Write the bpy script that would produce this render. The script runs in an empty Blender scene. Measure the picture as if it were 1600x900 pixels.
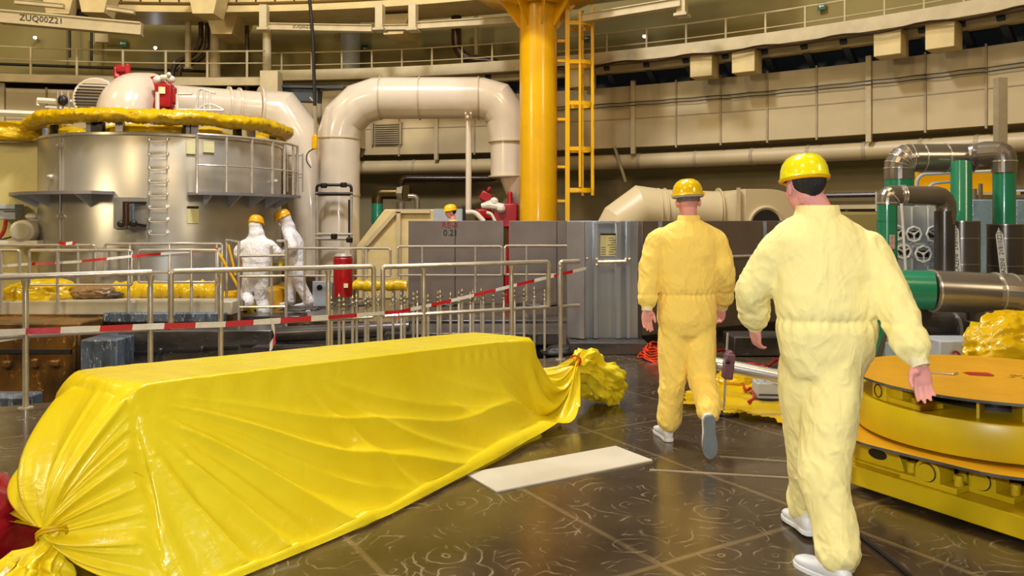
import bpy, bmesh, math, random
import numpy as np
from mathutils import Vector, Matrix, noise

random.seed(7)
PI = math.pi
SC = bpy.context.scene
COL = SC.collection
V = Vector

# ------------------------------------------------------------------ camera
EYE = 1.55          # camera height
F = 1250.0          # focal length in pixels of the 1600 px wide frame
HOR = 345.0         # row of the horizon
cam_data = bpy.data.cameras.new('camera')
cam = bpy.data.objects.new('camera', cam_data)
COL.objects.link(cam)
cam.location = (0, 0, EYE)
cam.rotation_euler = (PI / 2, 0, 0)
cam_data.sensor_width = 36
cam_data.lens = F / 1600 * 36
cam_data.shift_y = -(450 - HOR) / 1600
cam_data.clip_end = 200
SC.camera = cam


def srgb(r, g, b):
    def f(c):
        c /= 255.0
        return c / 12.92 if c <= 0.04045 else ((c + 0.055) / 1.055) ** 2.4
    return (f(r), f(g), f(b))


# ------------------------------------------------------------------ world, lights, exposure
world = bpy.data.worlds.new('world')
SC.world = world
world.use_nodes = True
world.node_tree.nodes['Background'].inputs[0].default_value = (*srgb(255, 214, 160), 1)
world.node_tree.nodes['Background'].inputs[1].default_value = 0.12


def area(name, loc, target, size, power, col, size_y=None):
    l = bpy.data.lights.new(name, 'AREA')
    l.energy = power
    l.color = col
    l.size = size
    if size_y:
        l.shape = 'RECTANGLE'
        l.size_y = size_y
    o = bpy.data.objects.new(name, l)
    COL.objects.link(o)
    o.location = loc
    o.rotation_euler = (V(target) - V(loc)).to_track_quat('-Z', 'Y').to_euler()
    return o


WARM = (1.0, 0.74, 0.38)
COOL = (0.80, 0.88, 1.0)
# hall floodlights high under the dome
area('hall_floodlight', (-12, 9, 12.2), (-9, 16, 2), 1.6, 230, WARM)
area('hall_floodlight', (-3, 8, 12.2), (-2, 15, 2), 1.6, 250, WARM)
area('hall_floodlight', (4, 6, 12.2), (4, 12, 2), 1.6, 150, WARM)
area('hall_floodlight', (-9, -4, 12.2), (-4, 5, 0), 1.6, 420, WARM)
area('hall_floodlight', (3, -3, 12.2), (1, 5, 0), 1.6, 300, WARM)
area('daylight_floodlight', (-3.0, 8.5, 12.2), (-4, 11.8, 0), 1.2, 900, COOL)  # raised and aimed down as added fill for the dark pit
area('daylight_floodlight', (1.0, 10.5, 12.0), (0, 8.5, 0), 1.0, 350, COOL)
area('unseen_side_light', (-14.5, 0.5, 6.5), (-7, 14, 1.5), 2.2, 520, (1.0, 0.82, 0.5))
area('unseen_side_light', (9.5, -2.0, 7.5), (3, 9, 1), 2.2, 260, (1.0, 0.84, 0.6))  # added fill for the pipes at right, no lamp is known there
# the photographer's flash, just above and left of the lens
flash = bpy.data.lights.new('camera_flash', 'SPOT')
flash.energy = 340
flash.color = (0.90, 0.95, 1.0)
flash.spot_size = math.radians(105)
flash.spot_blend = 0.6
flash.shadow_soft_size = 0.05
fo = bpy.data.objects.new('camera_flash', flash)
COL.objects.link(fo)
fo.location = (-0.12, -0.15, 1.85)
fo.rotation_euler = (math.radians(90), 0, math.radians(-6))

SC.view_settings.view_transform = 'Standard'
SC.view_settings.look = 'None'
SC.view_settings.gamma = 1
SC.view_settings.use_curve_mapping = False
SC.view_settings.exposure = 0.35

# ------------------------------------------------------------------ from photograph pixels to the place


def P(px, py, Y):
    """point at depth Y seen at a pixel"""
    return V(((px - 800) / F * Y, Y, EYE - (py - HOR) / F * Y))


def G(px, py, z=0.0):
    """point at height z seen at a pixel"""
    Y = (EYE - z) * F / (py - HOR)
    return V(((px - 800) / F * Y, Y, z))


def X(px, Y):
    return (px - 800) / F * Y


def Z(py, Y):
    return EYE - (py - HOR) / F * Y


HC = V((-7.0, -1.3, 0))      # centre of the round hall
HR = 22.0


def W(px, py, r=HR):
    """point of the cylinder of radius r round the hall centre seen at a pixel"""
    a = (px - 800) / F
    A = a * a + 1
    B = 2 * (-HC.x * a - HC.y)
    Cc = HC.x ** 2 + HC.y ** 2 - r * r
    t = (-B + math.sqrt(B * B - 4 * A * Cc)) / (2 * A)
    return P(px, py, t)


def ang(px, r=HR):
    p = W(px, 0, r) - HC
    return math.atan2(p.y, p.x)


def R(a, r, z):
    return V((HC.x + r * math.cos(a), HC.y + r * math.sin(a), z))


TH = math.radians(31)        # the floor plates run this way
U = V((math.cos(TH), math.sin(TH), 0))
VV = V((-math.sin(TH), math.cos(TH), 0))


def UV(u, v, z=0):
    return U * u + VV * v + V((0, 0, z))


# ------------------------------------------------------------------ materials
MATS = {}


def new_mat(name):
    m = bpy.data.materials.new(name)
    m.use_nodes = True
    MATS[name] = m
    nt = m.node_tree
    return m, nt, nt.nodes['Principled BSDF']


def nd(nt, typ, **kw):
    n = nt.nodes.new(typ)
    for k, v in kw.items():
        if k.startswith('i_'):
            n.inputs[k[2:]].default_value = v
        elif k[0] == 'n' and k[1:].isdigit():
            n.inputs[int(k[1:])].default_value = v
        else:
            setattr(n, k, v)
    return n


def mixc(nt, fac, a, b, blend='MIX'):
    n = nt.nodes.new('ShaderNodeMix')
    n.data_type = 'RGBA'
    n.blend_type = blend
    for sock, val in ((n.inputs[0], fac), (n.inputs[6], a), (n.inputs[7], b)):
        if hasattr(val, 'is_linked') or isinstance(val, bpy.types.NodeSocket):
            nt.links.new(val, sock)
        elif isinstance(val, tuple):
            sock.default_value = (*val[:3], 1)
        else:
            sock.default_value = val
    return n.outputs[2]


def ramp(nt, val, stops):
    n = nt.nodes.new('ShaderNodeValToRGB')
    nt.links.new(val, n.inputs[0])
    e = n.color_ramp.elements
    while len(e) < len(stops):
        e.new(0.5)
    for el, (p, c) in zip(e, stops):
        el.position = p
        el.color = (c, c, c, 1) if not isinstance(c, tuple) else (*c, 1)
    return n.outputs[0]


def math_(nt, op, a, b=None, c=None):
    n = nt.nodes.new('ShaderNodeMath')
    n.operation = op
    for s, v in zip(n.inputs, (a, b, c)):
        if v is None:
            continue
        if isinstance(v, bpy.types.NodeSocket):
            nt.links.new(v, s)
        else:
            s.default_value = v
    return n.outputs[0]


def mat(name, col, rough=0.5, metal=0.0, var=0.12, vscale=3.0, bump=0.0, bscale=25.0, col2=None,
        coat=0.0, spec=0.5, detail=4.0, stretch=None, rvar=0.12, sheen=0.0, emit=0.0, transl=0.0):
    m, nt, b = new_mat(name)
    c = srgb(*col)
    c2 = srgb(*col2) if col2 else tuple(x * (1 - 2.2 * var) for x in c)
    tc = nd(nt, 'ShaderNodeTexCoord')
    mp = nd(nt, 'ShaderNodeMapping')
    nt.links.new(tc.outputs['Object'], mp.inputs[0])
    if stretch:
        mp.inputs['Scale'].default_value = stretch
    n1 = nd(nt, 'ShaderNodeTexNoise', i_Scale=vscale, i_Detail=detail, i_Roughness=0.6)
    nt.links.new(mp.outputs[0], n1.inputs['Vector'])
    f = ramp(nt, n1.outputs['Fac'], [(0.35, 0.0), (0.68, 1.0)])
    colr = mixc(nt, f, c, c2)
    nt.links.new(colr, b.inputs['Base Color'])
    b.inputs['Metallic'].default_value = metal
    b.inputs['Specular IOR Level'].default_value = spec
    b.inputs['Coat Weight'].default_value = coat
    b.inputs['Coat Roughness'].default_value = 0.08
    if sheen:
        b.inputs['Sheen Weight'].default_value = sheen
    rr = math_(nt, 'MULTIPLY_ADD', n1.outputs['Fac'], 2 * rvar, rough - rvar)
    nt.links.new(rr, b.inputs['Roughness'])
    if bump:
        n2 = nd(nt, 'ShaderNodeTexNoise', i_Scale=bscale, i_Detail=3.0)
        nt.links.new(mp.outputs[0], n2.inputs['Vector'])
        bp = nd(nt, 'ShaderNodeBump', i_Strength=bump, i_Distance=0.02)
        nt.links.new(n2.outputs['Fac'], bp.inputs['Height'])
        nt.links.new(bp.outputs[0], b.inputs['Normal'])
    if emit:
        b.inputs['Emission Color'].default_value = (*c, 1)
        b.inputs['Emission Strength'].default_value = emit
    if transl:
        tr = nd(nt, 'ShaderNodeBsdfTranslucent')
        nt.links.new(colr, tr.inputs[0])
        mx = nd(nt, 'ShaderNodeMixShader', n0=transl)
        nt.links.new(b.outputs[0], mx.inputs[1])
        nt.links.new(tr.outputs[0], mx.inputs[2])
        nt.links.new(mx.outputs[0], nt.nodes['Material Output'].inputs[0])
    return m


mat('wall_paint', (150, 134, 76), 0.75, var=0.08, vscale=0.5, bump=0.1, bscale=6)
mat('wall_green', (142, 128, 92), 0.7, var=0.1, vscale=0.8)
mat('duct_paint', (204, 184, 142), 0.42, var=0.07, vscale=0.7, bump=0.06, bscale=2.0)
mat('seam_paint', (176, 160, 128), 0.5)
mat('cream_beam', (206, 188, 146), 0.45, var=0.08)
mat('white_pipe', (222, 206, 182), 0.22, var=0.03, coat=0.4, rvar=0.04)
mat('white_paint', (226, 220, 205), 0.35, var=0.05)
mat('cream_paint', (224, 200, 140), 0.45, var=0.07)
mat('cream_wall', (214, 200, 132), 0.5, var=0.05)
mat('rod_steel', (226, 218, 204), 0.3, 0.4, var=0.1, vscale=12)
mat('yellow_steel', (242, 182, 6), 0.3, var=0.06, coat=0.25, vscale=2)
mat('brown_pipe', (58, 36, 22), 0.25, var=0.1)
mat('blue_steel_and_shade', (62, 72, 84), 0.5)
mat('dark_steel', (52, 46, 42), 0.4, 0.5, var=0.2)
mat('black_rubber', (22, 22, 24), 0.6)
mat('red_paint', (170, 12, 20), 0.35, var=0.1)
mat('steel_tube', (222, 212, 196), 0.24, 0.55, var=0.15, vscale=6)
mat('steel_sheet', (166, 162, 168), 0.34, 0.45, var=0.12, vscale=1.5, rvar=0.1)
mat('grey_panel', (128, 116, 108), 0.42, 0.35, var=0.1, vscale=1.2)
mat('cable_black', (28, 24, 20), 0.5)
mat('light_grey', (176, 182, 188), 0.5, var=0.08)
mat('paper', (232, 224, 168), 0.7, var=0.04)
mat('ink', (26, 24, 22), 0.6, var=0)
mat('ink_red', (150, 20, 40), 0.6, var=0)
mat('tape_red', (214, 16, 26), 0.4, var=0.12, vscale=30, transl=0.15)
mat('tape_white', (240, 236, 230), 0.4, var=0.05, vscale=20, transl=0.15)
mat('sign_green', (10, 88, 58), 0.5, var=0.05)
mat('lamp_glow', (225, 235, 255), 0.4, var=0, emit=60)
mat('kerb_paint', (196, 186, 160), 0.5, var=0.14, vscale=2)
mat('yellow_film', (228, 186, 14), 0.24, var=0.05, bump=0.25, bscale=14, transl=0.12, coat=0.3)
mat('brown_film', (150, 116, 70), 0.3, var=0.15, bump=0.3, bscale=14)
mat('green_paint', (40, 132, 96), 0.25, var=0.05, coat=0.3)
mat('clad_brown', (104, 84, 50), 0.3, 0.8, var=0.1)
mat('gasket_orange', (224, 62, 20), 0.45)


def floor_mat():
    m, nt, b = new_mat('floor_plates')
    tc = nd(nt, 'ShaderNodeTexCoord')
    mp = nd(nt, 'ShaderNodeMapping')
    mp.inputs['Rotation'].default_value = (0, 0, -TH)
    nt.links.new(tc.outputs['Object'], mp.inputs[0])
    vec = mp.outputs[0]
    sep = nd(nt, 'ShaderNodeSeparateXYZ')
    nt.links.new(vec, sep.inputs[0])
    n1 = nd(nt, 'ShaderNodeTexNoise', i_Scale=1.3, i_Detail=6.0, i_Roughness=0.65)
    nt.links.new(vec, n1.inputs['Vector'])
    base = mixc(nt, ramp(nt, n1.outputs['Fac'], [(0.3, 0.0), (0.7, 1.0)]), srgb(66, 54, 42), srgb(104, 88, 68))
    # swirls left by grinding: rings round scattered points
    streaks = None
    for sc_, off, fr in ((2.6, 0.0, 34.0), (4.3, 7.3, 30.0)):
        dis = nd(nt, 'ShaderNodeTexNoise', i_Scale=5.0, i_Detail=2.0)
        nt.links.new(vec, dis.inputs['Vector'])
        add = nd(nt, 'ShaderNodeVectorMath', operation='MULTIPLY_ADD')
        nt.links.new(dis.outputs['Color'], add.inputs[0])
        add.inputs[1].default_value = (0.12, 0.12, 0)
        nt.links.new(vec, add.inputs[2])
        ad2 = nd(nt, 'ShaderNodeVectorMath', operation='ADD')
        nt.links.new(add.outputs[0], ad2.inputs[0])
        ad2.inputs[1].default_value = (off, off * 1.7, 0)
        vo = nd(nt, 'ShaderNodeTexVoronoi', i_Scale=sc_, voronoi_dimensions='2D')
        nt.links.new(ad2.outputs[0], vo.inputs['Vector'])
        s = math_(nt, 'SINE', math_(nt, 'MULTIPLY', vo.outputs['Distance'], fr))
        s = ramp(nt, s, [(0.80, 0.0), (1.0, 1.0)])
        mk = nd(nt, 'ShaderNodeTexNoise', i_Scale=sc_ * 1.6, i_Detail=5.0)
        nt.links.new(ad2.outputs[0], mk.inputs['Vector'])
        s = math_(nt, 'MULTIPLY', s, ramp(nt, mk.outputs['Fac'], [(0.52, 0.0), (0.66, 1.0)]))
        streaks = s if streaks is None else math_(nt, 'MAXIMUM', streaks, s)
    fine = nd(nt, 'ShaderNodeTexNoise', i_Scale=22.0, i_Detail=6.0, i_Roughness=0.8)
    nt.links.new(vec, fine.inputs['Vector'])
    spk = ramp(nt, fine.outputs['Fac'], [(0.66, 0.0), (0.76, 1.0)])
    streaks2 = math_(nt, 'MAXIMUM', math_(nt, 'MULTIPLY', streaks, 0.5), math_(nt, 'MULTIPLY', spk, 0.35))
    c = mixc(nt, streaks2, base, srgb(196, 180, 150))
    # weld joints between the plates
    du = math_(nt, 'PINGPONG', math_(nt, 'ADD', sep.outputs[0], 100 * 1.11 - 1.60 + 0.555 * 0), 0.555)
    dv = math_(nt, 'PINGPONG', math_(nt, 'ADD', sep.outputs[1], 100 * 2.0 - 3.83), 1.0)
    ju = ramp(nt, du, [(0.008, 1.0), (0.022, 0.0)])
    jv = ramp(nt, dv, [(0.008, 1.0), (0.022, 0.0)])
    jn = math_(nt, 'MAXIMUM', ju, jv)
    jm = math_(nt, 'MULTIPLY', jn, ramp(nt, n1.outputs['Fac'], [(0.3, 0.3), (0.6, 0.8)]))
    c = mixc(nt, jm, c, srgb(150, 130, 100))
    nt.links.new(c, b.inputs['Base Color'])
    b.inputs['Metallic'].default_value = 0.45
    b.inputs['Specular IOR Level'].default_value = 0.8
    r = math_(nt, 'MULTIPLY_ADD', n1.outputs['Fac'], 0.16, 0.10)
    r = math_(nt, 'ADD', r, math_(nt, 'MULTIPLY', streaks2, 0.25))
    nt.links.new(r, b.inputs['Roughness'])
    bp = nd(nt, 'ShaderNodeBump', i_Strength=0.25, i_Distance=0.01)
    h = math_(nt, 'ADD', math_(nt, 'MULTIPLY', n1.outputs['Fac'], 0.5), math_(nt, 'MULTIPLY', jn, 0.4))
    nt.links.new(h, bp.inputs['Height'])
    nt.links.new(bp.outputs[0], b.inputs['Normal'])


floor_mat()


def scuffed(name, c1, c2, c3, rough=0.35, metal=0.3, scale=3.0, stretch=(1, 1, 1), lo=0.6):
    """dark metal with pale scrape marks"""
    m, nt, b = new_mat(name)
    tc = nd(nt, 'ShaderNodeTexCoord')
    mp = nd(nt, 'ShaderNodeMapping')
    mp.inputs['Scale'].default_value = stretch
    nt.links.new(tc.outputs['Object'], mp.inputs[0])
    n1 = nd(nt, 'ShaderNodeTexNoise', i_Scale=scale * 0.5, i_Detail=5.0)
    n2 = nd(nt, 'ShaderNodeTexNoise', i_Scale=scale * 3, i_Detail=8.0, i_Roughness=0.75, i_Distortion=1.5)
    nt.links.new(mp.outputs[0], n1.inputs['Vector'])
    nt.links.new(mp.outputs[0], n2.inputs['Vector'])
    c = mixc(nt, ramp(nt, n1.outputs['Fac'], [(0.4, 0.0), (0.6, 1.0)]), srgb(*c1), srgb(*c2))
    c = mixc(nt, ramp(nt, n2.outputs['Fac'], [(lo, 0.0), (lo + 0.09, 1.0)]), c, srgb(*c3))
    nt.links.new(c, b.inputs['Base Color'])
    b.inputs['Metallic'].default_value = metal
    b.inputs['Roughness'].default_value = rough
    return m


scuffed('pit_steel', (56, 52, 50), (92, 86, 84), (190, 198, 210), 0.28, 0.3, 2.0, (1, 1, 3), 0.62)
scuffed('rusty_steel', (128, 88, 36), (66, 46, 24), (206, 150, 60), 0.35, 0.25, 3.0, (1, 1, 0.6), 0.58)
scuffed('blue_liner', (102, 114, 130), (66, 72, 82), (214, 222, 234), 0.33, 0.2, 3.0, (3, 3, 0.7), 0.56)
scuffed('tank_steel', (190, 184, 172), (162, 158, 150), (214, 208, 198), 0.32, 0.6, 0.8, (1, 1, 1.4), 0.66)
scuffed('clad_steel', (158, 148, 134), (132, 122, 110), (196, 188, 172), 0.26, 0.65, 1.0, (1, 1, 1), 0.7)
scuffed('clad_dark', (112, 104, 96), (84, 78, 74), (150, 142, 134), 0.28, 0.6, 1.0, (1, 1, 1), 0.7)
scuffed('polished_gate', (176, 184, 198), (136, 134, 136), (214, 220, 230), 0.22, 0.5, 1.0, (1, 1, 0.5), 0.7)
scuffed('valve_rust', (205, 195, 175), (150, 140, 120), (120, 80, 40), 0.3, 0.9, 8.0, (1, 1, 1), 0.66)


# ------------------------------------------------------------------ mesh builder
class MB:
    def __init__(self):
        self.v = []
        self.f = []
        self.mi = []
        self.slot = 0

    def add(self, vs, fs):
        k = len(self.v)
        self.v += [V(p) for p in vs]
        self.f += [tuple(k + i for i in f) for f in fs]
        self.mi += [self.slot] * len(fs)

    def box(self, c, s, rot=None):
        """centre, full sizes, optional 3x3 matrix or a z angle"""
        c = V(c)
        if rot is None:
            M = Matrix.Identity(3)
        elif isinstance(rot, (int, float)):
            M = Matrix.Rotation(rot, 3, 'Z')
        else:
            M = rot
        vs = [c + M @ V((x * s[0] / 2, y * s[1] / 2, z * s[2] / 2)) for z in (-1, 1) for x, y in ((-1, -1), (1, -1), (1, 1), (-1, 1))]
        self.add(vs, [(3, 2, 1, 0), (4, 5, 6, 7), (0, 1, 5, 4), (1, 2, 6, 5), (2, 3, 7, 6), (3, 0, 4, 7)])
        return self

    def bar(self, p0, p1, w, h, up=(0, 0, 1)):
        """square bar from p0 to p1, w across, h along 'up'"""
        p0, p1 = V(p0), V(p1)
        x = (p1 - p0).normalized()
        y = V(up).cross(x)
        if y.length < 1e-4:
            y = V((0, 1, 0))
        y.normalize()
        z = x.cross(y)
        M = Matrix((x, y, z)).transposed()
        return self.box((p0 + p1) / 2, ((p1 - p0).length, w, h), M)

    def tube(self, pts, r, seg=12, caps=True, closed=False):
        pts = [V(p) for p in pts]
        n = len(pts)
        rs = list(r) if hasattr(r, '__len__') else [r] * n
        T = []
        for i in range(n):
            if closed:
                t = pts[(i + 1) % n] - pts[i - 1]
            else:
                t = pts[min(i + 1, n - 1)] - pts[max(i - 1, 0)]
            T.append(t.normalized() if t.length > 1e-9 else V((0, 0, 1)))
        a = V((0, 0, 1)) if abs(T[0].z) < 0.9 else V((1, 0, 0))
        nx = a.cross(T[0]).normalized()
        vs = []
        for i in range(n):
            if i:
                q = T[i - 1].rotation_difference(T[i])
                nx = q @ nx
                nx = (nx - T[i] * nx.dot(T[i])).normalized()
            ny = T[i].cross(nx)
            sc = 1.0
            if 0 < i < n - 1 and not closed:
                d = (pts[i] - pts[i - 1]).normalized().dot((pts[i + 1] - pts[i]).normalized())
                sc = 1 / max(0.75, math.sqrt(max(0.0, (1 + d) / 2)))
            for k in range(seg):
                an = 2 * PI * k / seg
                vs.append(pts[i] + (nx * math.cos(an) + ny * math.sin(an)) * rs[i] * sc)
        fs = []
        m = n if closed else n - 1
        for i in range(m):
            j = (i + 1) % n
            for k in range(seg):
                l = (k + 1) % seg
                fs.append((i * seg + k, i * seg + l, j * seg + l, j * seg + k))
        if caps and not closed:
            fs.append(tuple(reversed(range(seg))))
            fs.append(tuple((n - 1) * seg + k for k in range(seg)))
        self.add(vs, fs)
        return self

    def cyl(self, p0, p1, r0, r1=None, seg=16):
        return self.tube([p0, p1], [r0, r0 if r1 is None else r1], seg)

    def lathe(self, prof, c=(0, 0, 0), seg=32, rot=None, a0=0.0, a1=2 * PI):
        """profile of (radius, height) round the local z axis"""
        c = V(c)
        M = rot or Matrix.Identity(3)
        full = abs(a1 - a0 - 2 * PI) < 1e-6
        ns = seg if full else seg + 1
        vs = []
        for (r, z) in prof:
            for k in range(ns):
                an = a0 + (a1 - a0) * k / seg
                vs.append(c + M @ V((r * math.cos(an), r * math.sin(an), z)))
        fs = []
        for i in range(len(prof) - 1):
            for k in range(seg):
                l = (k + 1) % ns if full else k + 1
                fs.append((i * ns + k, i * ns + l, (i + 1) * ns + l, (i + 1) * ns + k))
        self.add(vs, fs)
        return self

    def ball(self, c, r, seg=16, rot=None):
        c = V(c)
        r = r if hasattr(r, '__len__') else (r, r, r)
        M = rot or Matrix.Identity(3)
        n = seg // 2
        vs = [c + M @ V((0, 0, -r[2]))]
        for i in range(1, n):
            ph = -PI / 2 + PI * i / n
            for k in range(seg):
                an = 2 * PI * k / seg
                vs.append(c + M @ V((r[0] * math.cos(ph) * math.cos(an), r[1] * math.cos(ph) * math.sin(an), r[2] * math.sin(ph))))
        vs.append(c + M @ V((0, 0, r[2])))
        fs = [(0, 1 + (k + 1) % seg, 1 + k) for k in range(seg)]
        for i in range(n - 2):
            for k in range(seg):
                l = (k + 1) % seg
                a, b = 1 + i * seg, 1 + (i + 1) * seg
                fs.append((a + k, a + l, b + l, b + k))
        top = len(vs) - 1
        a = 1 + (n - 2) * seg
        fs += [(a + k, a + (k + 1) % seg, top) for k in range(seg)]
        self.add(vs, fs)
        return self

    def prism(self, poly, h0, h1, o=(0, 0, 0), x=(1, 0, 0), y=(0, 1, 0)):
        """polygon in the plane o,x,y extruded along x cross y from h0 to h1"""
        o, x, y = V(o), V(x), V(y)
        z = x.cross(y).normalized()
        n = len(poly)
        vs = [o + x * a + y * b + z * h for h in (h0, h1) for a, b in poly]
        fs = [tuple(reversed(range(n))), tuple(range(n, 2 * n))]
        fs += [(i, (i + 1) % n, n + (i + 1) % n, n + i) for i in range(n)]
        self.add(vs, fs)
        return self

    def ring_arc(self, a0, a1, r0, r1, z0, z1, seg=40):
        """box section swept round the hall centre"""
        vs = []
        for k in range(seg + 1):
            a = a0 + (a1 - a0) * k / seg
            vs += [R(a, r0, z0), R(a, r1, z0), R(a, r1, z1), R(a, r0, z1)]
        fs = []
        for k in range(seg):
            for j in range(4):
                l = (j + 1) % 4
                fs.append((4 * k + j, 4 * k + l, 4 * k + 4 + l, 4 * k + 4 + j))
        fs += [(0, 1, 2, 3), tuple(4 * seg + j for j in (3, 2, 1, 0))]
        self.add(vs, fs)
        return self

    def build(self, name, m, parent=None, bevel=0.0, smooth=True, sharp=0.6, label=None, cat=None, group=None, kind=None, fixn=True):
        me = bpy.data.meshes.new(name)
        vs = self.v
        o = bpy.data.objects.new(name, me)
        if parent is not None:
            M = parent.matrix_basis.inverted()
            if parent.parent is not None:
                M = M @ parent.parent.matrix_basis.inverted()
            vs = [M @ p for p in vs]
            o.parent = parent
        else:
            xs = [p.x for p in vs]
            ys = [p.y for p in vs]
            b = V(((min(xs) + max(xs)) / 2, (min(ys) + max(ys)) / 2, min(p.z for p in vs)))
            vs = [p - b for p in vs]
            o.location = b
        me.from_pydata([tuple(p) for p in vs], [], self.f)
        ms = m if isinstance(m, (list, tuple)) else [m]
        for k in ms:
            me.materials.append(MATS[k])
        bm = bmesh.new()
        bm.from_mesh(me)
        bm.faces.ensure_lookup_table()
        if len(ms) > 1:
            for f, i in zip(bm.faces, self.mi):
                f.material_index = i
        if fixn:
            bmesh.ops.recalc_face_normals(bm, faces=bm.faces)
        if smooth:
            for f in bm.faces:
                f.smooth = True
            for e in bm.edges:
                if len(e.link_faces) == 2 and e.calc_face_angle(0) > sharp:
                    e.smooth = False
        bm.to_mesh(me)
        bm.free()
        COL.objects.link(o)
        if bevel:
            md = o.modifiers.new('bevel', 'BEVEL')
            md.width = bevel
            md.segments = 2
            md.limit_method = 'ANGLE'
        tag(o, label, cat, group, kind)
        return o


def tag(o, label=None, cat=None, group=None, kind=None):
    if label:
        o['label'] = label
    if cat:
        o['category'] = cat
    if group:
        o['group'] = group
    if kind:
        o['kind'] = kind
    return o


def thing(name, label, cat, loc=(0, 0, 0), rz=0.0, group=None):
    o = bpy.data.objects.new(name, None)
    o.empty_display_size = 0.1
    COL.objects.link(o)
    o.location = loc
    o.rotation_euler = (0, 0, rz)
    o.matrix_basis = Matrix.Translation(V(loc)) @ Matrix.Rotation(rz, 4, 'Z')
    return tag(o, label, cat, group)


def children(o):
    return [c for c in bpy.data.objects if c.parent == o]


def dup(src, loc, rz=0.0, label=None, scale=None):
    def cp(o, parent):
        c = o.copy()
        COL.objects.link(c)
        c.parent = parent
        for ch in children(o):
            cp(ch, c)
        return c
    kids = children(src)
    r = src.copy()
    COL.objects.link(r)
    r.location = loc
    r.rotation_euler = (0, 0, rz)
    if scale:
        r.scale = (scale,) * 3
    for k in kids:
        cp(k, r)
    if label:
        r['label'] = label
    return r


def fillet(pts, r, n=6):
    """round the corners of a polyline"""
    pts = [V(p) for p in pts]
    out = [pts[0]]
    for i in range(1, len(pts) - 1):
        a, b, c = pts[i - 1], pts[i], pts[i + 1]
        d1, d2 = (a - b), (c - b)
        l = min(r, d1.length * 0.49, d2.length * 0.49) if r else 0
        # l is the distance from the corner where the bend begins
        p, q = b + d1.normalized() * l, b + d2.normalized() * l
        for k in range(n + 1):
            t = k / n
            # circular-ish bend from a rational quadratic
            w = math.cos(d1.angle(-d2) / 2) if d1.angle(-d2) > 1e-3 else 1
            A, B, Cw = (1 - t) ** 2, 2 * t * (1 - t) * w, t * t
            out.append((p * A + b * B + q * Cw) / (A + B + Cw))
    out.append(pts[-1])
    return out


def text_mesh(body, size, o, x, y, depth=0.0, align='CENTER', squeeze=1.0):
    """verts and faces of lettering placed in the plane o,x,y"""
    cu = bpy.data.curves.new('lettering', 'FONT')
    cu.body = body
    cu.size = size
    cu.align_x = align
    cu.align_y = 'CENTER'
    cu.extrude = depth
    cu.resolution_u = 2
    ob = bpy.data.objects.new('lettering', cu)
    COL.objects.link(ob)
    dg = bpy.context.evaluated_depsgraph_get()
    me = bpy.data.meshes.new_from_object(ob.evaluated_get(dg))
    o, x, y = V(o), V(x).normalized(), V(y).normalized()
    z = x.cross(y)
    vs = [o + x * v.co.x * squeeze + y * v.co.y + z * v.co.z for v in me.vertices]
    fs = [tuple(p.vertices) for p in me.polygons]
    bpy.data.objects.remove(ob)
    bpy.data.curves.remove(cu)
    bpy.data.meshes.remove(me)
    return vs, fs


def crumple(mb, c, s, rot=0.0, seed=0, sub=4, amp=0.25, flat=True, freq=2.2):
    """a heap of crumpled sheet: an icosphere pushed in and out in sharp folds"""
    bm = bmesh.new()
    bmesh.ops.create_icosphere(bm, subdivisions=sub, radius=1)
    M = Matrix.Rotation(rot, 3, 'Z')
    c = V(c)
    sd = V((seed * 3.7, seed * 1.9, seed * 5.3))
    vs = []
    for v in bm.verts:
        p = v.co
        q = p * freq * 0.8 + sd
        q = q + V((noise.noise(q * 1.5), noise.noise(q * 1.5 + V((5, 1, 2))), noise.noise(q * 1.5 + V((1, 7, 3))))) * 0.35
        F_, _ = noise.voronoi(q)
        F2_, _ = noise.voronoi(q * 2.3)
        d = noise.noise(q * 0.6) * 0.9 + (1 - min(1, (F_[1] - F_[0]) * 2.2)) * 0.55 - F_[0] * 0.5 + (1 - min(1, (F2_[1] - F2_[0]) * 2.5)) * 0.16
        p = p * (1 + amp * d)
        p = V((p.x * s[0], p.y * s[1], p.z * s[2]))
        if flat and p.z < -0.35 * s[2]:
            p.z = -0.35 * s[2] + (p.z + 0.35 * s[2]) * 0.05
        vs.append(c + M @ p + V((0, 0, 0.36 * s[2] if flat else 0)))
    fs = [tuple(v.index for v in f.verts) for f in bm.faces]
    bm.verts.index_update()
    mb.add(vs, fs)
    bm.free()
    return mb

# ================================================================== the hall
A_LO, A_HI = math.radians(-100), math.radians(260)
mb = MB()
n = 160
for k in range(n):
    a0, a1 = 2 * PI * k / n, 2 * PI * (k + 1) / n
    mb.add([R(a0, HR, -0.1), R(a1, HR, -0.1), R(a1, HR, 13), R(a0, HR, 13),
            R(a0, HR + 0.3, -0.1), R(a1, HR + 0.3, -0.1), R(a1, HR + 0.3, 13), R(a0, HR + 0.3, 13)],
           [(0, 1, 2, 3), (7, 6, 5, 4), (3, 2, 6, 7), (0, 4, 5, 1)])
mb.build('wall_back', 'wall_paint', kind='structure')
mb = MB()
mb.lathe([(0.01, 13.0), (HR + 0.3, 13.0), (HR + 0.3, 13.3), (0.01, 13.3)], (HC.x, HC.y, 0), 96)
mb.build('ceiling', 'wall_paint', kind='structure')

# floor with the sunken pit behind the near handrail
RA = V((-4.0, 6.6, 0))
RD = (V((0.35, 8.8, 0)) - RA).normalized()
RN = V((-RD.y, RD.x, 0))       # away from the camera


def rail_pt(px, off=0.0):
    """point of the near handrail line (offset away from the camera) seen in column px"""
    o = RA + RN * off
    a = (px - 800) / F
    t = (a * o.y - o.x) / (RD.x - a * RD.y)
    return o + RD * t


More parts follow.
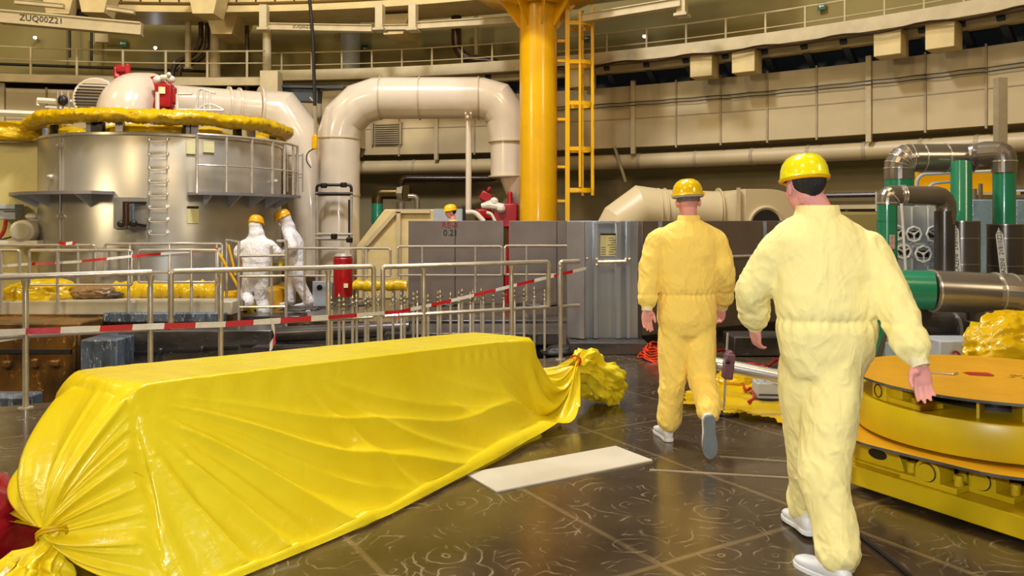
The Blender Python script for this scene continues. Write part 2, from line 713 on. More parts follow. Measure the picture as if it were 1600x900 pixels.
def line_y(x, off):
    o = RA + RN * off
    return o.y + RD.y / RD.x * (x - o.x)


PX1 = 0.62
PY1 = 12.3
E0, E1 = line_y(-15, 0.18), line_y(PX1, 0.18)
mb = MB()
T_ = -0.12


def slab(poly):
    mb.prism(poly, T_, 0.0)


slab([(-30, -24), (PX1, -24), (PX1, E1), (-15, E0), (-30, E0)])
slab([(PX1, -24), (17, -24), (17, 23), (PX1, 23)])
slab([(-30, PY1), (PX1, PY1), (PX1, 23), (-30, 23)])
slab([(-30, E0), (-15, E0), (-15, PY1), (-30, PY1)])
mb.build('floor', 'floor_plates', kind='structure', smooth=False)
mb = MB()
mb.box((-7, 8, -1.95), (17, 13, 0.1))
mb.build('trim_1', 'pit_steel', kind='structure')            # pit bottom
mb = MB()
mb.box(((-15 + PX1) / 2, PY1 + 0.1, -1.0), (PX1 + 15, 0.2, 1.76))
mb.build('trim_2', 'pit_steel', kind='structure')            # far face of the pit
mb = MB()
mb.box((PX1 + 0.1, (E1 + PY1) / 2, -1.0), (0.2, PY1 - E1 + 0.4, 1.76))
mb.build('trim_3', 'pit_steel', kind='structure')            # right face of the pit
mb = MB()
p0, p1 = V((-15, E0, -1.0)), V((PX1, E1, -1.0))
mb.bar(p0 - RN * 0.12, p1 - RN * 0.12, 0.2, 1.76)
mb.build('trim_4', 'pit_steel', kind='structure')            # near face of the pit

# ------------------------------------------------------------------ big ring things on the wall
AL, AR = ang(-140), ang(1760)


def arc_pts(px0, px1, r, z, n=30):
    a0, a1 = ang(px0, r), ang(px1, r)
    return [R(a0 + (a1 - a0) * k / n, r, z) for k in range(n + 1)]


# ventilation duct, in two runs: right of the tank and left of it
def duct(px0, px1, z0, z1, rin, label):
    t = thing('ventilation_duct', label, 'duct', R(ang((px0 + px1) / 2, rin), rin, z0))
    m = MB()
    m.ring_arc(ang(px0, rin), ang(px1, rin), rin, HR - 0.02, z0, z1, 60)
    m.build('casing', 'duct_paint', t)
    a0, a1 = ang(px0, rin), ang(px1, rin)
    k = int(abs(a1 - a0) * rin / 0.92)
    for i in range(k + 1):
        a = a0 + (a1 - a0) * i / k
        big = i % 5 == 2
        m = MB()
        m.ring_arc(a - (0.0022 if big else 0.0008), a + (0.0022 if big else 0.0008), rin - (0.06 if big else 0.03), rin + 0.03, z0 - (0.05 if not big else 0.15), z1 + (0.04 if not big else 0.1), 1)
        m.build('flange_rib', 'seam_paint' if not big else 'cream_beam', t)
    m = MB()
    m.ring_arc(a0, a1, rin - 0.012, rin + 0.02, z0 + (z1 - z0) * 0.46, z0 + (z1 - z0) * 0.475, 60)
    m.build('seam_strip', 'seam_paint', t)
    return t


d1 = duct(565, 1760, 3.16, 4.5, 21.1, 'long cream ventilation duct curving along the wall right of the tank')
d2 = duct(-140, 560, 3.3, 4.66, 20.6, 'pale ventilation duct along the wall behind the steel tank')
# louvre under the arch
a = ang(604, 21.08)
lv = MB()
for i in range(10):
    z = W(604, 194, 21.05).z - i * 0.052
    lv.ring_arc(ang(586, 21.08), ang(624, 21.08), 21.02, 21.09, z - 0.016, z + 0.008, 2)
for px_ in (583, 627):
    lv.ring_arc(ang(px_ - 1.3, 21.08), ang(px_ + 1.3, 21.08), 21.0, 21.1, W(604, 226, 21.05).z, W(604, 191, 21.05).z, 1)
lv.build('louvre', 'seam_paint', d1)

# pair of cables clipped to the duct
for dz, lab in ((0.0, 'upper thin black cable of the pair strung along the duct'), (-0.07, 'lower thin black cable of the pair strung along the duct')):
    pts = [p + V((0, 0, 0.006 * math.sin(i * 1.9))) for i, p in enumerate(arc_pts(640, 1760, 21.03, 4.13 + dz, 60))]
    MB().tube(pts, 0.011, 5).build('cable', 'cable_black', label=lab, cat='cable')

# white pipe under the duct
pt = thing('wall_pipe', 'long white insulated pipe running under the ventilation duct', 'pipe', R(ang(950, 21.3), 21.3, 2.7))
MB().tube(arc_pts(430, 1760, 21.3, 2.86, 60), 0.17, 14).build('pipe_run', 'duct_paint', pt)
for px_ in range(560, 1700, 88):
    a = ang(px_, 21.3)
    MB().tube([R(a - 0.0015, 21.3, 2.86), R(a + 0.0015, 21.3, 2.86)], 0.182, 14).build('joint_band', 'seam_paint', pt)
for px_ in (960, 1560):
    sp = MB().bar(R(ang(px_, 21.1), 21.1, 3.2), R(ang(px_ + 18, 21.1), 21.1, 2.4), 0.05, 0.05)
    sp.build('strut', 'seam_paint', pt)

MB().tube(arc_pts(1130, 1760, 21.7, 2.05, 30), 0.05, 8).build('wall_conduit', 'brown_pipe', label='thin dark conduit low on the wall behind the two men', cat='pipe')
c2 = thing('cable_tray', 'cream horizontal cable tray low on the wall at right', 'cable tray', R(ang(1300, 21.7), 21.7, 1.7))
m = MB()
m.ring_arc(ang(1090, 21.6), ang(1760, 21.6), 21.55, 21.95, 1.78, 1.86, 30)
m.build('tray', 'cream_beam', c2)
m = MB()
for px_ in range(1140, 1740, 60):
    m.ring_arc(ang(px_, 21.6) - 0.001, ang(px_, 21.6) + 0.001, 21.7, 21.98, 1.3, 1.8, 1)
m.build('bracket', 'cream_beam', c2)

# gallery
gal = thing('gallery_walkway', 'cream gallery walkway curving round the wall above the duct', 'walkway', R(ang(950, 20.4), 20.4, 4.9))
m = MB()
m.ring_arc(ang(1760, 20.2), ang(414, 20.2), 20.2, 20.35, 4.86, 5.10, 60)
m.build('edge_beam', 'cream_beam', gal)
m = MB()
m.ring_arc(ang(1760, 20.2), ang(-140, 20.2), 20.35, HR - 0.01, 4.90, 4.98, 70)
m.build('deck', 'wall_green', gal)
m = MB()
m.ring_arc(ang(1760, 20.6), ang(414, 20.6), 20.75, 20.95, 4.76, 4.9, 60)
m.build('girder', 'cream_paint', gal)
m = MB()
m.ring_arc(ang(1760, 21.7), ang(414, 21.7), 21.75, 21.95, 4.5, 4.9, 60)
m.build('gap_shade_strip', 'blue_steel_and_shade', gal)  # dark strip coloured in for the shade between gallery deck and duct
m = MB()
m.ring_arc(ang(414, 20.0), ang(-140, 20.0), 20.0, 20.12, 4.72, 4.9, 40)
m.build('edge_strip', 'cream_beam', gal)
m = MB()
m.ring_arc(ang(420, 20.8), ang(-140, 20.8), 21.0, 21.3, 4.5, 4.72, 40)
m.build('girder', 'brown_pipe', gal)
for i, px_ in enumerate((905, 1095, 1161, 1386, 1468, 1640)):
    m = MB()
    w_ = 0.011
    m.ring_arc(ang(px_, 20.3) - w_, ang(px_, 20.3) + w_, 20.3, 20.75, 4.42, 4.86, 2)
    m.build('support_box', 'cream_paint', gal, bevel=0.01)
m = MB()
for px_ in range(720, 1760, 62):
    a = ang(px_, 21.6)
    m.bar(R(a, 20.7, 4.9), R(a, 21.95, 4.25), 0.12, 0.12)
m.build('brace', 'blue_steel_and_shade', gal)
MB().tube([p + V((0, 0, 0.03 * math.sin(i * 0.9))) for i, p in enumerate(arc_pts(850, 1760, 20.17, 4.83, 50))], 0.022, 6).build('cable', 'brown_pipe', label='rusty brown cable hanging under the gallery edge at right', cat='cable')

gr = thing('gallery_railing', 'thin cream railing on the gallery right of the yellow column', 'railing', R(ang(950, 20.9), 20.9, 4.98))
m = MB().tube(arc_pts(1760, 414, 20.75, 5.62, 50), 0.018, 6)
m.build('handrail', 'cream_beam', gr)
m = MB().tube(arc_pts(1760, 414, 20.75, 5.32, 50), 0.012, 6)
m.build('middle_rail', 'cream_beam', gr)
for px_ in list(range(440, 900, 47)) + list(range(948, 1740, 62)):
    p = R(ang(px_, 20.75), 20.75, 4.98)
    MB().cyl(p, p + V((0, 0, 0.64)), 0.022, seg=6).build('post', 'cream_beam', gr)
gl = thing('gallery_railing', 'cream railing with two rails above the tank at left', 'railing', R(ang(200, 20.1), 20.1, 4.9))
MB().tube(arc_pts(414, -140, 20.05, 5.52, 40), 0.02, 6).build('handrail', 'cream_beam', gl)
MB().tube(arc_pts(414, -140, 20.05, 5.24, 40), 0.016, 6).build('middle_rail', 'cream_beam', gl)
for px_ in (-20, 48, 120, 192, 259, 324, 386):
    p = R(ang(px_, 20.05), 20.05, 4.88)
    MB().cyl(p, p + V((0, 0, 0.66)), 0.03, seg=6).build('post', 'cream_beam', gl)

# crane rail ring, high up, made of separate straight beams
def beam(px0, y0, px1, y1, r, h, w, label, txt=None, tpos=0.5, mt='cream_beam'):
    p0, p1 = W(px0, y0, r), W(px1, y1, r)
    t = thing('steel_beam', label, 'beam', (p0 + p1) / 2)
    m = MB().bar(p0, p1, w, h)
    m.bar(p0 + V((0, 0, h / 2)), p1 + V((0, 0, h / 2)), w * 1.5, h * 0.14)
    m.bar(p0 - V((0, 0, h / 2)), p1 - V((0, 0, h / 2)), w * 1.5, h * 0.14)
    m.build('girder', mt, t)
    if txt:
        x = (p1 - p0).normalized()
        y = V((0, 0, 1))
        nrm = x.cross(y)
        c = p0 + (p1 - p0) * tpos + nrm * (w / 2 + 0.012)
        vs, fs = text_mesh(txt, h * 0.75, c, x, y)
        m = MB()
        m.add(vs, fs)
        m.build('lettering', 'ink', t, smooth=False, fixn=False)
    return t


beam(416, 42, 582, 45, 19, 0.13, 0.12, 'white beam marked with black code, left of the small bracket pair', 'ZUQ00Z22', 0.36)
beam(594, 44, 642, 43, 19, 0.10, 0.12, 'short white beam between the two hanging brackets')
beam(650, 41, 812, 31, 19, 0.13, 0.12, 'white beam running from the brackets to the yellow column')
beam(905, 30, 1064, 4, 18.8, 0.14, 0.12, 'white beam rising from behind the yellow column to the top edge')
beam(0, 26, 222, 46, 18.5, 0.24, 0.16, 'heavy white beam at upper left with black code', 'ZUQ00Z21', 0.3)
beam(168, 13, 210, 19, 18.5, 0.08, 0.1, 'short white beam just above the heavy one at upper left')
beam(24, 3, 100, 10, 18.5, 0.08, 0.1, 'thin white beam at the very top left corner')
for px_, lab in ((413, 'tall white bracket at the left end of the coded beam'), (594, 'left one of two white hanging brackets above the arch pipe'), (646, 'right one of two white hanging brackets above the arch pipe'), (1066, 'white bracket at the end of the rising beam right of the column')):
    p = W(px_, 28 if px_ < 1000 else 2, 18.9)
    m = MB()
    m.box(p, (0.16, 0.2, 0.54), ang(px_) - PI / 2)
    m.box(p - V((0, 0, 0.26)), (0.24, 0.3, 0.05), ang(px_) - PI / 2)
    m.build('beam_bracket', 'cream_beam', label=lab, cat='bracket')
ub = thing('crane_runway', 'ochre panelled crane runway along the top of the picture', 'crane runway', R(ang(700, 19.4), 19.4, 6.1))
m = MB()
m.ring_arc(ang(1150, 19.6), ang(175, 19.6), 19.6, 20.0, 6.55, 7.4, 40)
m.build('fascia', 'cream_paint', ub)
m = MB()
m.ring_arc(ang(1150, 19.5), ang(150, 19.5), 19.5, 19.56, 6.30, 6.37, 40)
m.ring_arc(ang(1150, 19.5), ang(150, 19.5), 19.56, 21.0, 6.36, 6.46, 40)
m.build('flange', 'cream_paint', ub)
for px_ in range(190, 1150, 30):
    m = MB()
    a = ang(px_, 19.6)
    m.ring_arc(a - 0.0007, a + 0.0007, 19.57, 19.6, 6.55, 7.4, 1)
    m.build('joint', 'brown_pipe', ub)
c = W(629, 1, 19.58)
a = ang(629, 19.58)
xx = V((math.sin(a), -math.cos(a), 0))
vs, fs = text_mesh('ZUQ00Z23', 0.16, c, xx, (0, 0, 1))
m = MB()
m.add(vs, fs)
m.build('lettering', 'ink', ub, smooth=False, fixn=False)

# diagonal brackets of the crane rail
tr = thing('runway_corbel', 'cream trapezoid corbel under the runway, left of the coded beam', 'corbel', W(352, 20, 19.5), group=None)
ci = 0
for px_, lab in ((352, 'cream trapezoid corbel at upper left beside the thin brown pipe'), (372, None), 
                 (620, 'cream trapezoid corbel behind the two hanging brackets')):
    if lab is None:
        continue
    p = W(px_, 46, 20.2)
    a = ang(px_, 20.2)
    x = V((math.sin(a), -math.cos(a), 0))
    m = MB()
    m.prism([(-0.4, 0.32), (-0.26, -0.14), (0.2, -0.14), (0.36, 0.32)], -0.9, 0.15, p, x, (0, 0, 1))
    if ci == 0:
        bpy.data.objects.remove(tr)
    m.build('runway_corbel', 'cream_paint', label=lab, cat='corbel')
    ci += 1
for px_, py_, lab in ((95, 10, 'cream corbel at the top left corner, left one'), (150, 8, 'cream corbel at the top left corner, right one'), (322, 10, 'cream corbel at the top, above the brown bent pipe')):
    p = W(px_, py_, 18.9)
    a = ang(px_, 18.9)
    x = V((math.sin(a), -math.cos(a), 0))
    m = MB()
    m.prism([(-0.4, 0.5), (-0.26, -0.18), (0.2, -0.18), (0.36, 0.5)], -0.5, 0.1, p, x, (0, 0, 1))
    m.build('runway_corbel', 'cream_paint', label=lab, cat='corbel')

# wall pilasters and mottled panels
i = 0
for px_, w_, z0, z1, r_, mt, lab in (
        (548, 0.24, 4.98, 6.6, 21.6, 'light_grey', 'grey round column on the gallery above the arch pipe'),
        (336, 0.13, 4.98, 6.6, 20.9, 'cream_beam', 'slim cream post on the gallery right of the brown bent pipe'),
        (294, 0.07, 5.2, 6.5, 20.6, 'cream_beam', 'thin cream conduit post left of the brown bent pipe'),
        (417, 0.10, 4.98, 6.3, 20.3, 'cream_beam', 'cream post at the left end of the gallery beam'),
        (744, 0.05, 5.4, 6.5, 21.4, 'cream_beam', 'thin cream post beside the brown drain pipe')):
    p = R(ang(px_, r_), r_, 0)
    m = MB().cyl(p + V((0, 0, z0)), p + V((0, 0, z1)), w_, seg=16)
    m.cyl(p + V((0, 0, z0)), p + V((0, 0, z0 + 0.05)), w_ * 1.5, seg=16)
    m.build('gallery_column', mt, label=lab, cat='column')

# dark bent pipes high on the wall
def wpipe(name, pts, r, rad, mt, label, cat='pipe', bend=0.25, seg=12, bands=()):
    q = [W(x, y, r) for x, y in pts]
    MB().tube(fillet(q, bend, 6), rad, seg).build(name, mt, label=label, cat=cat)


for k, dx in enumerate((0, 10)):
    wpipe('drain_pipe', [(314 + dx, 18), (314 + dx, 80 + dx), (270 + dx, 100 + dx * .5), (270 + dx, 128)], 20.7 + 0.1 * k, 0.06, 'brown_pipe',
          ('left' if k == 0 else 'right') + ' one of two brown pipes bending down above the tank', bend=0.35)
wpipe('drain_pipe', [(386, 40), (386, 140)], 20.5, 0.05, 'brown_pipe', 'thin straight brown pipe crossing the railing above the tank')
wpipe('drain_pipe', [(713, 20), (713, 92), (770, 94), (783, 112)], 20.9, 0.12, 'brown_pipe', 'thick brown pipe bending right above the arch pipe', bend=0.45, seg=16)
wpipe('wall_cable', [(109, 10), (109, 90)], 21.6, 0.03, 'cable_black', 'dark vertical cable at upper left beside the wall lamp', 'cable')
wpipe('wall_cable', [(143, 48), (143, 95)], 21.6, 0.03, 'cable_black', 'second dark vertical cable at upper left under the small box', 'cable')
wpipe('wall_cable', [(0, 100), (330, 112)], 21.4, 0.035, 'cable_black', 'long dark cable behind the upper left railing', 'cable')
wpipe('hanging_cable', [(484, 0), (489, 60), (492, 165)], 17.0, 0.035, 'dark_steel', 'thin dark cable hanging straight down in front of the gallery', 'cable')
m = MB()
p = W(160, 60, 21.6)
m.box(p, (0.32, 0.14, 0.22), ang(160) - PI / 2)
m.build('junction_box', 'cream_beam', label='small cream junction box on the wall at upper left', cat='junction box', bevel=0.01)
m = MB()
p = W(120, 24, 19.3)
m.box(p, (0.5, 0.3, 0.22), ang(120) - PI / 2)
m.build('cable_block', 'dark_steel', label='dark block between the upper left corbels', cat='bracket', bevel=0.01)
# dark steel beams behind the tank pipe
m = MB()
m.bar(W(422, 147, 19.8), W(500, 151, 19.8), 0.3, 0.28)
m.bar(W(422, 136, 19.7), W(540, 138, 19.7), 0.3, 0.05)
m.build('steel_girder', 'blue_steel_and_shade', label='dark girder under the gallery left of the arch pipe', cat='beam')
m = MB()
m.box(W(432, 168, 19.4), (0.5, 0.4, 0.6))
m.box(W(424, 130, 19.4), (0.4, 0.4, 0.5))
m.build('gallery_pedestal', 'cream_beam', label='cream stepped block at the left end of the gallery beam', cat='block', bevel=0.01)

# lamps and exit signs
for px_, py_, lab in ((55, 59, 'bright small wall lamp at far upper left'), (243, 75, 'bright small wall lamp above the red valve'), (1007, 57, 'bright small wall lamp right of the yellow ladder')):
    p = W(px_, py_, 21.7)
    t = thing('wall_lamp', lab, 'lamp', p)
    inw = (V((HC.x, HC.y, p.z)) - p).normalized()
    MB().cyl(p - inw * 0.25, p, 0.03, 0.032, 12).build('housing', 'cream_beam', t)
    MB().ball(p - inw * 0.0 + inw * 0.02, 0.034, 12).build('bulb', 'lamp_glow', t)
for px_, py_, w_, lab in ((192, 68, 0.2, 'green exit sign with white arrow at upper left'), (571, 76, 0.17, 'green exit sign with white arrow above the arch pipe'),
                      (917, 60, 0.16, 'green exit sign with white arrow behind the ladder cage'), (1284, 10, 0.15, 'green exit sign with white arrow at upper right')):
    p = W(px_, py_, 21.9)
    a = ang(px_, 21.9)
    t = thing('exit_sign', lab, 'sign', p)
    x = V((math.sin(a), -math.cos(a), 0))
    y = V((0, 0, 1))
    MB().prism([(-w_ / 2, -w_ / 2), (w_ / 2, -w_ / 2), (w_ / 2, w_ / 2), (-w_ / 2, w_ / 2)], 0, 0.03, p, x, y).build('sign_plate', 'sign_green', t)
    s = w_ * 0.36
    MB().prism([(-s, 0), (-s * .3, s * .6), (-s * .3, s * .2), (s, s * .2), (s, -s * .2), (-s * .3, -s * .2), (-s * .3, -s * .6)], 0.03, 0.034, p, x, y).build('arrow', 'tape_white', t)

# dark recesses and plain lower wall coat
m = MB()
m.ring_arc(ang(1760, 21.9), ang(-140, 21.9), 21.9, 22.0, 0.0, 2.5, 60)
m.build('baseboard_back', 'wall_green', kind='structure')

# ================================================================== the steel tank at left
TC = V((-6.43, 14.87, 0))
TR = 2.06


def TA(px, r=TR):
    """angle on the tank's near side seen in column px"""
    a = (px - 800) / F
    A = a * a + 1
    B = 2 * (-TC.x * a - TC.y)
    C_ = TC.x ** 2 + TC.y ** 2 - r * r
    D = B * B - 4 * A * C_
    t = (-B - math.sqrt(max(0, D))) / (2 * A)
    return math.atan2(t - TC.y, a * t - TC.x)


def TP(px, py, r=TR):
    an = TA(px, r)
    x, y = TC.x + r * math.cos(an), TC.y + r * math.sin(an)
    return V((x, y, Z(py, y)))


def TV(an, r, z):
    return V((TC.x + r * math.cos(an), TC.y + r * math.sin(an), z))


tank = thing('reactor_tank', 'large round stainless steel tank at left with rungs and bracket ledge', 'tank', TC)
m = MB()
m.lathe([(0.02, 0.30), (TR, 0.30), (TR, 2.95), (TR - 0.02, 2.98), (TR - 0.12, 2.98), (TR - 0.12, 2.9), (0.02, 2.9)], TC, 96)
m.build('shell', 'tank_steel', tank)
m = MB()
m.lathe([(TR, 0.02), (TR + 0.22, 0.02), (TR + 0.22, 0.30), (TR, 0.36)], TC, 96)
m.build('base_ring', 'yellow_steel', tank)
m = MB()
m.lathe([(TR, 2.93), (TR + 0.02, 2.93), (TR + 0.02, 2.97), (TR, 2.97)], TC, 96)
m.build('rim_band', 'steel_tube', tank)
# vertical weld and pipe at left
m = MB()
p = TP(94, 300, TR + 0.015)
m.cyl((p.x, p.y, 0.5), (p.x, p.y, 2.9), 0.02, seg=8)
m.build('conduit', 'tank_steel', tank)
# rungs
for y_ in (217, 240, 261, 281, 302, 322, 342, 362):
    m = MB()
    a_, b_ = TP(234, y_, TR), TP(262, y_, TR)
    out = (TP(248, y_, TR) - V((TC.x, TC.y, TP(248, y_).z))).normalized()
    dn = V((0, 0, -0.05))
    m.tube(fillet([a_, a_ + out * 0.09, a_ + out * 0.1 + dn, b_ + out * 0.1 + dn, b_ + out * 0.09, b_], 0.025, 3), 0.011, 6)
    for q in (a_, b_):
        m.box(q, (0.05, 0.012, 0.05), TA(248) + PI / 2)
    m.build('rung', 'steel_tube', tank)
# bracket ledge (the work platform), one arc each side of the rungs
for x0, x1 in ((38, 178), (293, 482)):
    r0 = TR
    ledge = MB()
    if x0 < 100:
        a0, a1 = -PI - 0.25, TA(178)
    else:
        a0, a1 = TA(293), 0.05
    zz = 1.97
    vs = []
    k = 30
    for i in range(k + 1):
        a_ = a0 + (a1 - a0) * i / k
        if x0 < 100 and i == k:
            ro = TR + 0.03
        elif x0 > 200 and i == 0:
            ro = TR + 0.03
        else:
            ro = TR + 0.42
        vs += [TV(a_, TR - 0.01, zz), TV(a_, ro, zz), TV(a_, ro, zz + 0.05), TV(a_, TR - 0.01, zz + 0.05)]
    fs = [(4 * i + j, 4 * i + (j + 1) % 4, 4 * i + 4 + (j + 1) % 4, 4 * i + 4 + j) for i in range(k) for j in range(4)]
    ledge.add(vs, fs)
    ledge.build('ledge', 'steel_sheet', tank)
    nb = 5 if x0 > 200 else 4
    for i in range(nb):
        a_ = a0 + (a1 - a0) * (i + 0.6) / nb
        m = MB()
        b = TV(a_, TR, zz)
        rad = V((math.cos(a_), math.sin(a_), 0))
        tg = V((-math.sin(a_), math.cos(a_), 0))
        m.prism([(0, 0), (0.38, 0), (0, -0.2)], -0.012, 0.012, b, rad, (0, 0, 1))
        m.build('bracket', 'light_grey', tank)
# plates, tags, lugs
def tank_plate(x0, y0, x1, y1, mt, name, d=0.015, parent=tank):
    m = MB()
    a_, b_ = TP(x0, y0), TP(x1, y1)
    an = (TA(x0) + TA(x1)) / 2
    c_ = TV(an, TR + d / 2, (a_.z + b_.z) / 2)
    m.box(c_, (d + 0.02, (V((a_.x, a_.y, 0)) - V((b_.x, b_.y, 0))).length, a_.z - b_.z), an)
    return m.build(name, mt, parent, bevel=0.003)


tank_plate(291, 221, 305, 241, 'paper', 'paper_tag')
tank_plate(317, 220, 334, 239, 'paper', 'paper_tag')
tank_plate(292, 326, 310, 349, 'paper', 'paper_tag')
tank_plate(292, 322, 310, 326, 'dark_steel', 'tag_clip')
hatch = tank_plate(179, 308, 230, 357, 'tank_steel', 'hatch', 0.03)
m = MB()
q0, q1 = TP(197, 315, TR + 0.16), TP(197, 352, TR + 0.16)
m.tube([q0, q1], 0.05, 12)
m.build('hatch_hinge', 'brown_pipe', hatch)
m = MB()
m.tube([TP(189, 349, TR + 0.14), TP(214, 349, TR + 0.14)], 0.035, 10)
m.ball(TP(209, 349, TR + 0.16), 0.06, 10)
m.ball(TP(189, 350, TR + 0.16), 0.06, 10)
m.build('hatch_latch', 'dark_steel', hatch)
for a_, b_ in (((203, 317), (229, 317)), ((210, 350), (229, 353))):
    MB().bar(TP(*a_, TR + 0.08), TP(*b_, TR + 0.08), 0.03, 0.04).build('latch_arm', 'dark_steel', hatch)
m = MB()
m.bar(TP(208, 318, TR + 0.1), TP(208, 350, TR + 0.1), 0.05, 0.04)
m.build('hatch_guide', 'blue_liner', hatch)
for x_, y_ in ((82, 276), (97, 338), (96, 228), (426, 283)):
    m = MB()
    c_ = TP(x_, y_, TR)
    o_ = (c_ - V((TC.x, TC.y, c_.z))).normalized()
    m.cyl(c_, c_ + o_ * 0.06, 0.05, 0.035, 10)
    m.ball(c_ + o_ * 0.07, 0.035, 8)
    m.build('lug', 'steel_tube', tank)
# raised rail round the right part of the tank above the ledge
m = MB()
ras = [TA(306, TR + 0.3) + (0.0 - TA(306, TR + 0.3)) * i / 20 for i in range(21)]
m.tube([TV(a_, TR + 0.38, 2.94) for a_ in ras], 0.026, 8)
m.build('platform_rail', 'steel_tube', tank)
m = MB()
m.tube([TV(a_, TR + 0.38, 2.45) for a_ in ras], 0.014, 6)
m.build('platform_rail', 'steel_tube', tank)
for i in (0, 4, 8, 12, 15, 18, 20):
    m = MB().cyl(TV(ras[i], TR + 0.38, 2.0), TV(ras[i], TR + 0.38, 2.94), 0.024, seg=8)
    m.build('platform_post', 'steel_tube', tank)
# side steps right of the tank
m = MB()
for x_ in (449, 463, 473):
    m.cyl(P(x_, 240, 15.6), P(x_, 300, 15.6), 0.018, seg=6)
for y_ in (243, 272, 277):
    m.cyl(P(449, y_, 15.6), P(473, y_, 15.6), 0.014, seg=6)
m.build('side_steps', 'steel_tube', tank)

# plastic-wrapped ring above the tank
m = MB()
N1, N2 = 420, 18
rr = TR + 0.02
for i in range(N1):
    a_ = 2 * PI * i / N1
    for k in range(N2):
        t = 2 * PI * k / N2
        q = V((math.cos(a_) * 7, math.sin(a_) * 7, 0))
        d = noise.noise(V((q.x * 1.5 + k * 0.3, q.y * 1.5, t))) * 0.03 + (1 - min(1, abs(noise.noise(V((a_ * 26 + t * 1.3, t * 0.9, 2))) * 3.5))) * 0.03 + (1 - min(1, abs(noise.noise(V((a_ * 60 + t * 2.5, t * 1.2, 7))) * 3.5))) * 0.014 + 0.02 * noise.noise(V((a_ * 3, 5, 1)))
        sg = 0.05 * noise.noise(V((math.cos(a_) * 2.5, math.sin(a_) * 2.5, 4)))
        r_ = 0.115 + d
        m.v.append(TV(a_, rr + 0.02 + r_ * math.cos(t) * 1.25, 3.24 + sg * 0.8 + r_ * 0.86 * math.sin(t)))
        l, i2 = (k + 1) % N2, (i + 1) % N1
        m.f.append((i * N2 + k, i2 * N2 + k, i2 * N2 + l, i * N2 + l))
        m.mi.append(0)
ringw = thing('wrapped_ring', 'ring wrapped in crumpled yellow plastic on top of the steel tank', 'ring', TV(0, 0, 2.98))
m.build('plastic_wrap', 'yellow_film', ringw, sharp=1.6)
for i, x_ in enumerate((66, 83, 141, 152, 187, 292, 300, 372, 394, 428)):
    m = MB()
    a_ = TA(x_, TR - 0.1)
    m.box(TV(a_, TR - 0.12, 3.05), (0.09, 0.12 if i % 3 else 0.2, 0.2), a_)
    m.build('support_block', 'dark_steel' if i % 2 else 'steel_sheet', ringw)
for i, (x_, s_) in enumerate(((110, .34), (210, .5), (262, .4), (328, .4), (405, .3))):
    m = MB()
    a_ = TA(x_, TR - 0.35)
    crumple(m, TV(a_, TR - 0.38, 2.93), (s_, 0.22, 0.16), a_ + PI / 2, seed=i + 3)
    m.build('plastic_fold', 'yellow_film', ringw, sharp=1.6)

# white duct elbow with grille, red valves and pipe on the tank
t = thing('white_duct', 'short white duct elbow with round grille standing on the steel tank', 'duct', P(196, 175, 14.9))
pz = P(196, 150, 14.9)
m = MB().tube(fillet([P(236, 155, 15.2), P(196, 157, 14.5), V((X(196, 14.5), 14.5, 3.0))], 0.5, 8), 0.5, 24)
m.build('elbow', 'white_pipe', t)
m = MB().tube([P(168, 152, 15.2), P(150, 155, 14.4)], [0.36, 0.36], 20)
m.build('inlet', 'white_pipe', t)
m = MB()
c_ = P(150, 155, 14.38)
dd = (P(150, 155, 14.4) - P(168, 152, 15.2)).normalized()
sx = dd.cross(V((0, 0, 1))).normalized()
for k in range(-6, 7):
    h = k * 0.055
    w_ = math.sqrt(max(0.001, 0.35 ** 2 - h * h))
    m.bar(c_ + V((0, 0, h)) - sx * w_ + dd * 0.02, c_ + V((0, 0, h)) + sx * w_ + dd * 0.02, 0.02, 0.022)
m.build('grille', 'dark_steel', t)
m = MB().tube([c_ + (sx * math.cos(2 * PI * k / 24) + V((0, 0, 1)) * math.sin(2 * PI * k / 24)) * 0.36 for k in range(24)], 0.03, 6, closed=True)
m.build('grille_rim', 'white_pipe', t)

t = thing('white_duct', 'long horizontal white duct behind the red valve bending down right of the tank', 'duct', P(480, 330, 17.0))
m = MB().tube([P(262, 160, 16.0), P(405, 170, 16.8)], 0.36, 28)
m.build('straight_pipe', 'white_pipe', t)
m = MB().tube([P(405, 170, 16.8), P(432, 176, 17.0), P(462, 215, 17.0), P(482, 270, 17.0), P(487, 330, 17.0), V((X(487, 17), 17, 0.4))], [0.42, 0.5, 0.55, 0.5, 0.46, 0.44], 28)
m.build('elbow', 'white_pipe', t, sharp=0.3)
for x_, y_, dy in ((355, 165, 16.5), (371, 167, 16.6), (404, 170, 16.8)):
    m = MB().tube([P(x_, y_, dy), P(x_ + 3, y_ + 0.3, dy + 0.02)], 0.40 if x_ < 400 else 0.47, 28)
    m.build('flange', 'white_pipe', t)

t = thing('red_valve', 'red valve actuator with two white caps beside the duct on the tank', 'valve', P(257, 175, 14.3))
MB().tube([P(232, 150, 14.6), P(247, 158, 14.8)], [0.40, 0.36], 20).build('collar', 'red_paint', t)
m = MB().box(P(258, 150, 14.4), (0.28, 0.3, 0.42), 0.2)
m.box(P(266, 150, 14.45), (0.2, 0.26, 0.3), 0.5)
m.build('actuator_body', 'red_paint', t, bevel=0.03)
for x_, y_ in ((247, 125), (266, 124)):
    MB().ball(P(x_, y_, 14.4), (0.09, 0.09, 0.075), 14).build('cap', 'white_paint', t)
m = MB().tube([P(252, 121, 14.3), P(262, 121, 14.3)], 0.05, 10)
m.ball(P(264, 116, 14.3), 0.04, 8)
m.build('cross_pipe', 'white_paint', t)
MB().box(P(253, 141, 14.22), (0.11, 0.02, 0.12), 0.2).build('name_plate', 'paper', t)
m = MB()
for x_ in (252, 261, 268):
    m.cyl(P(x_, 162, 14.4), P(x_, 180, 14.4), 0.04, seg=10)
m.build('stem', 'red_paint', t)
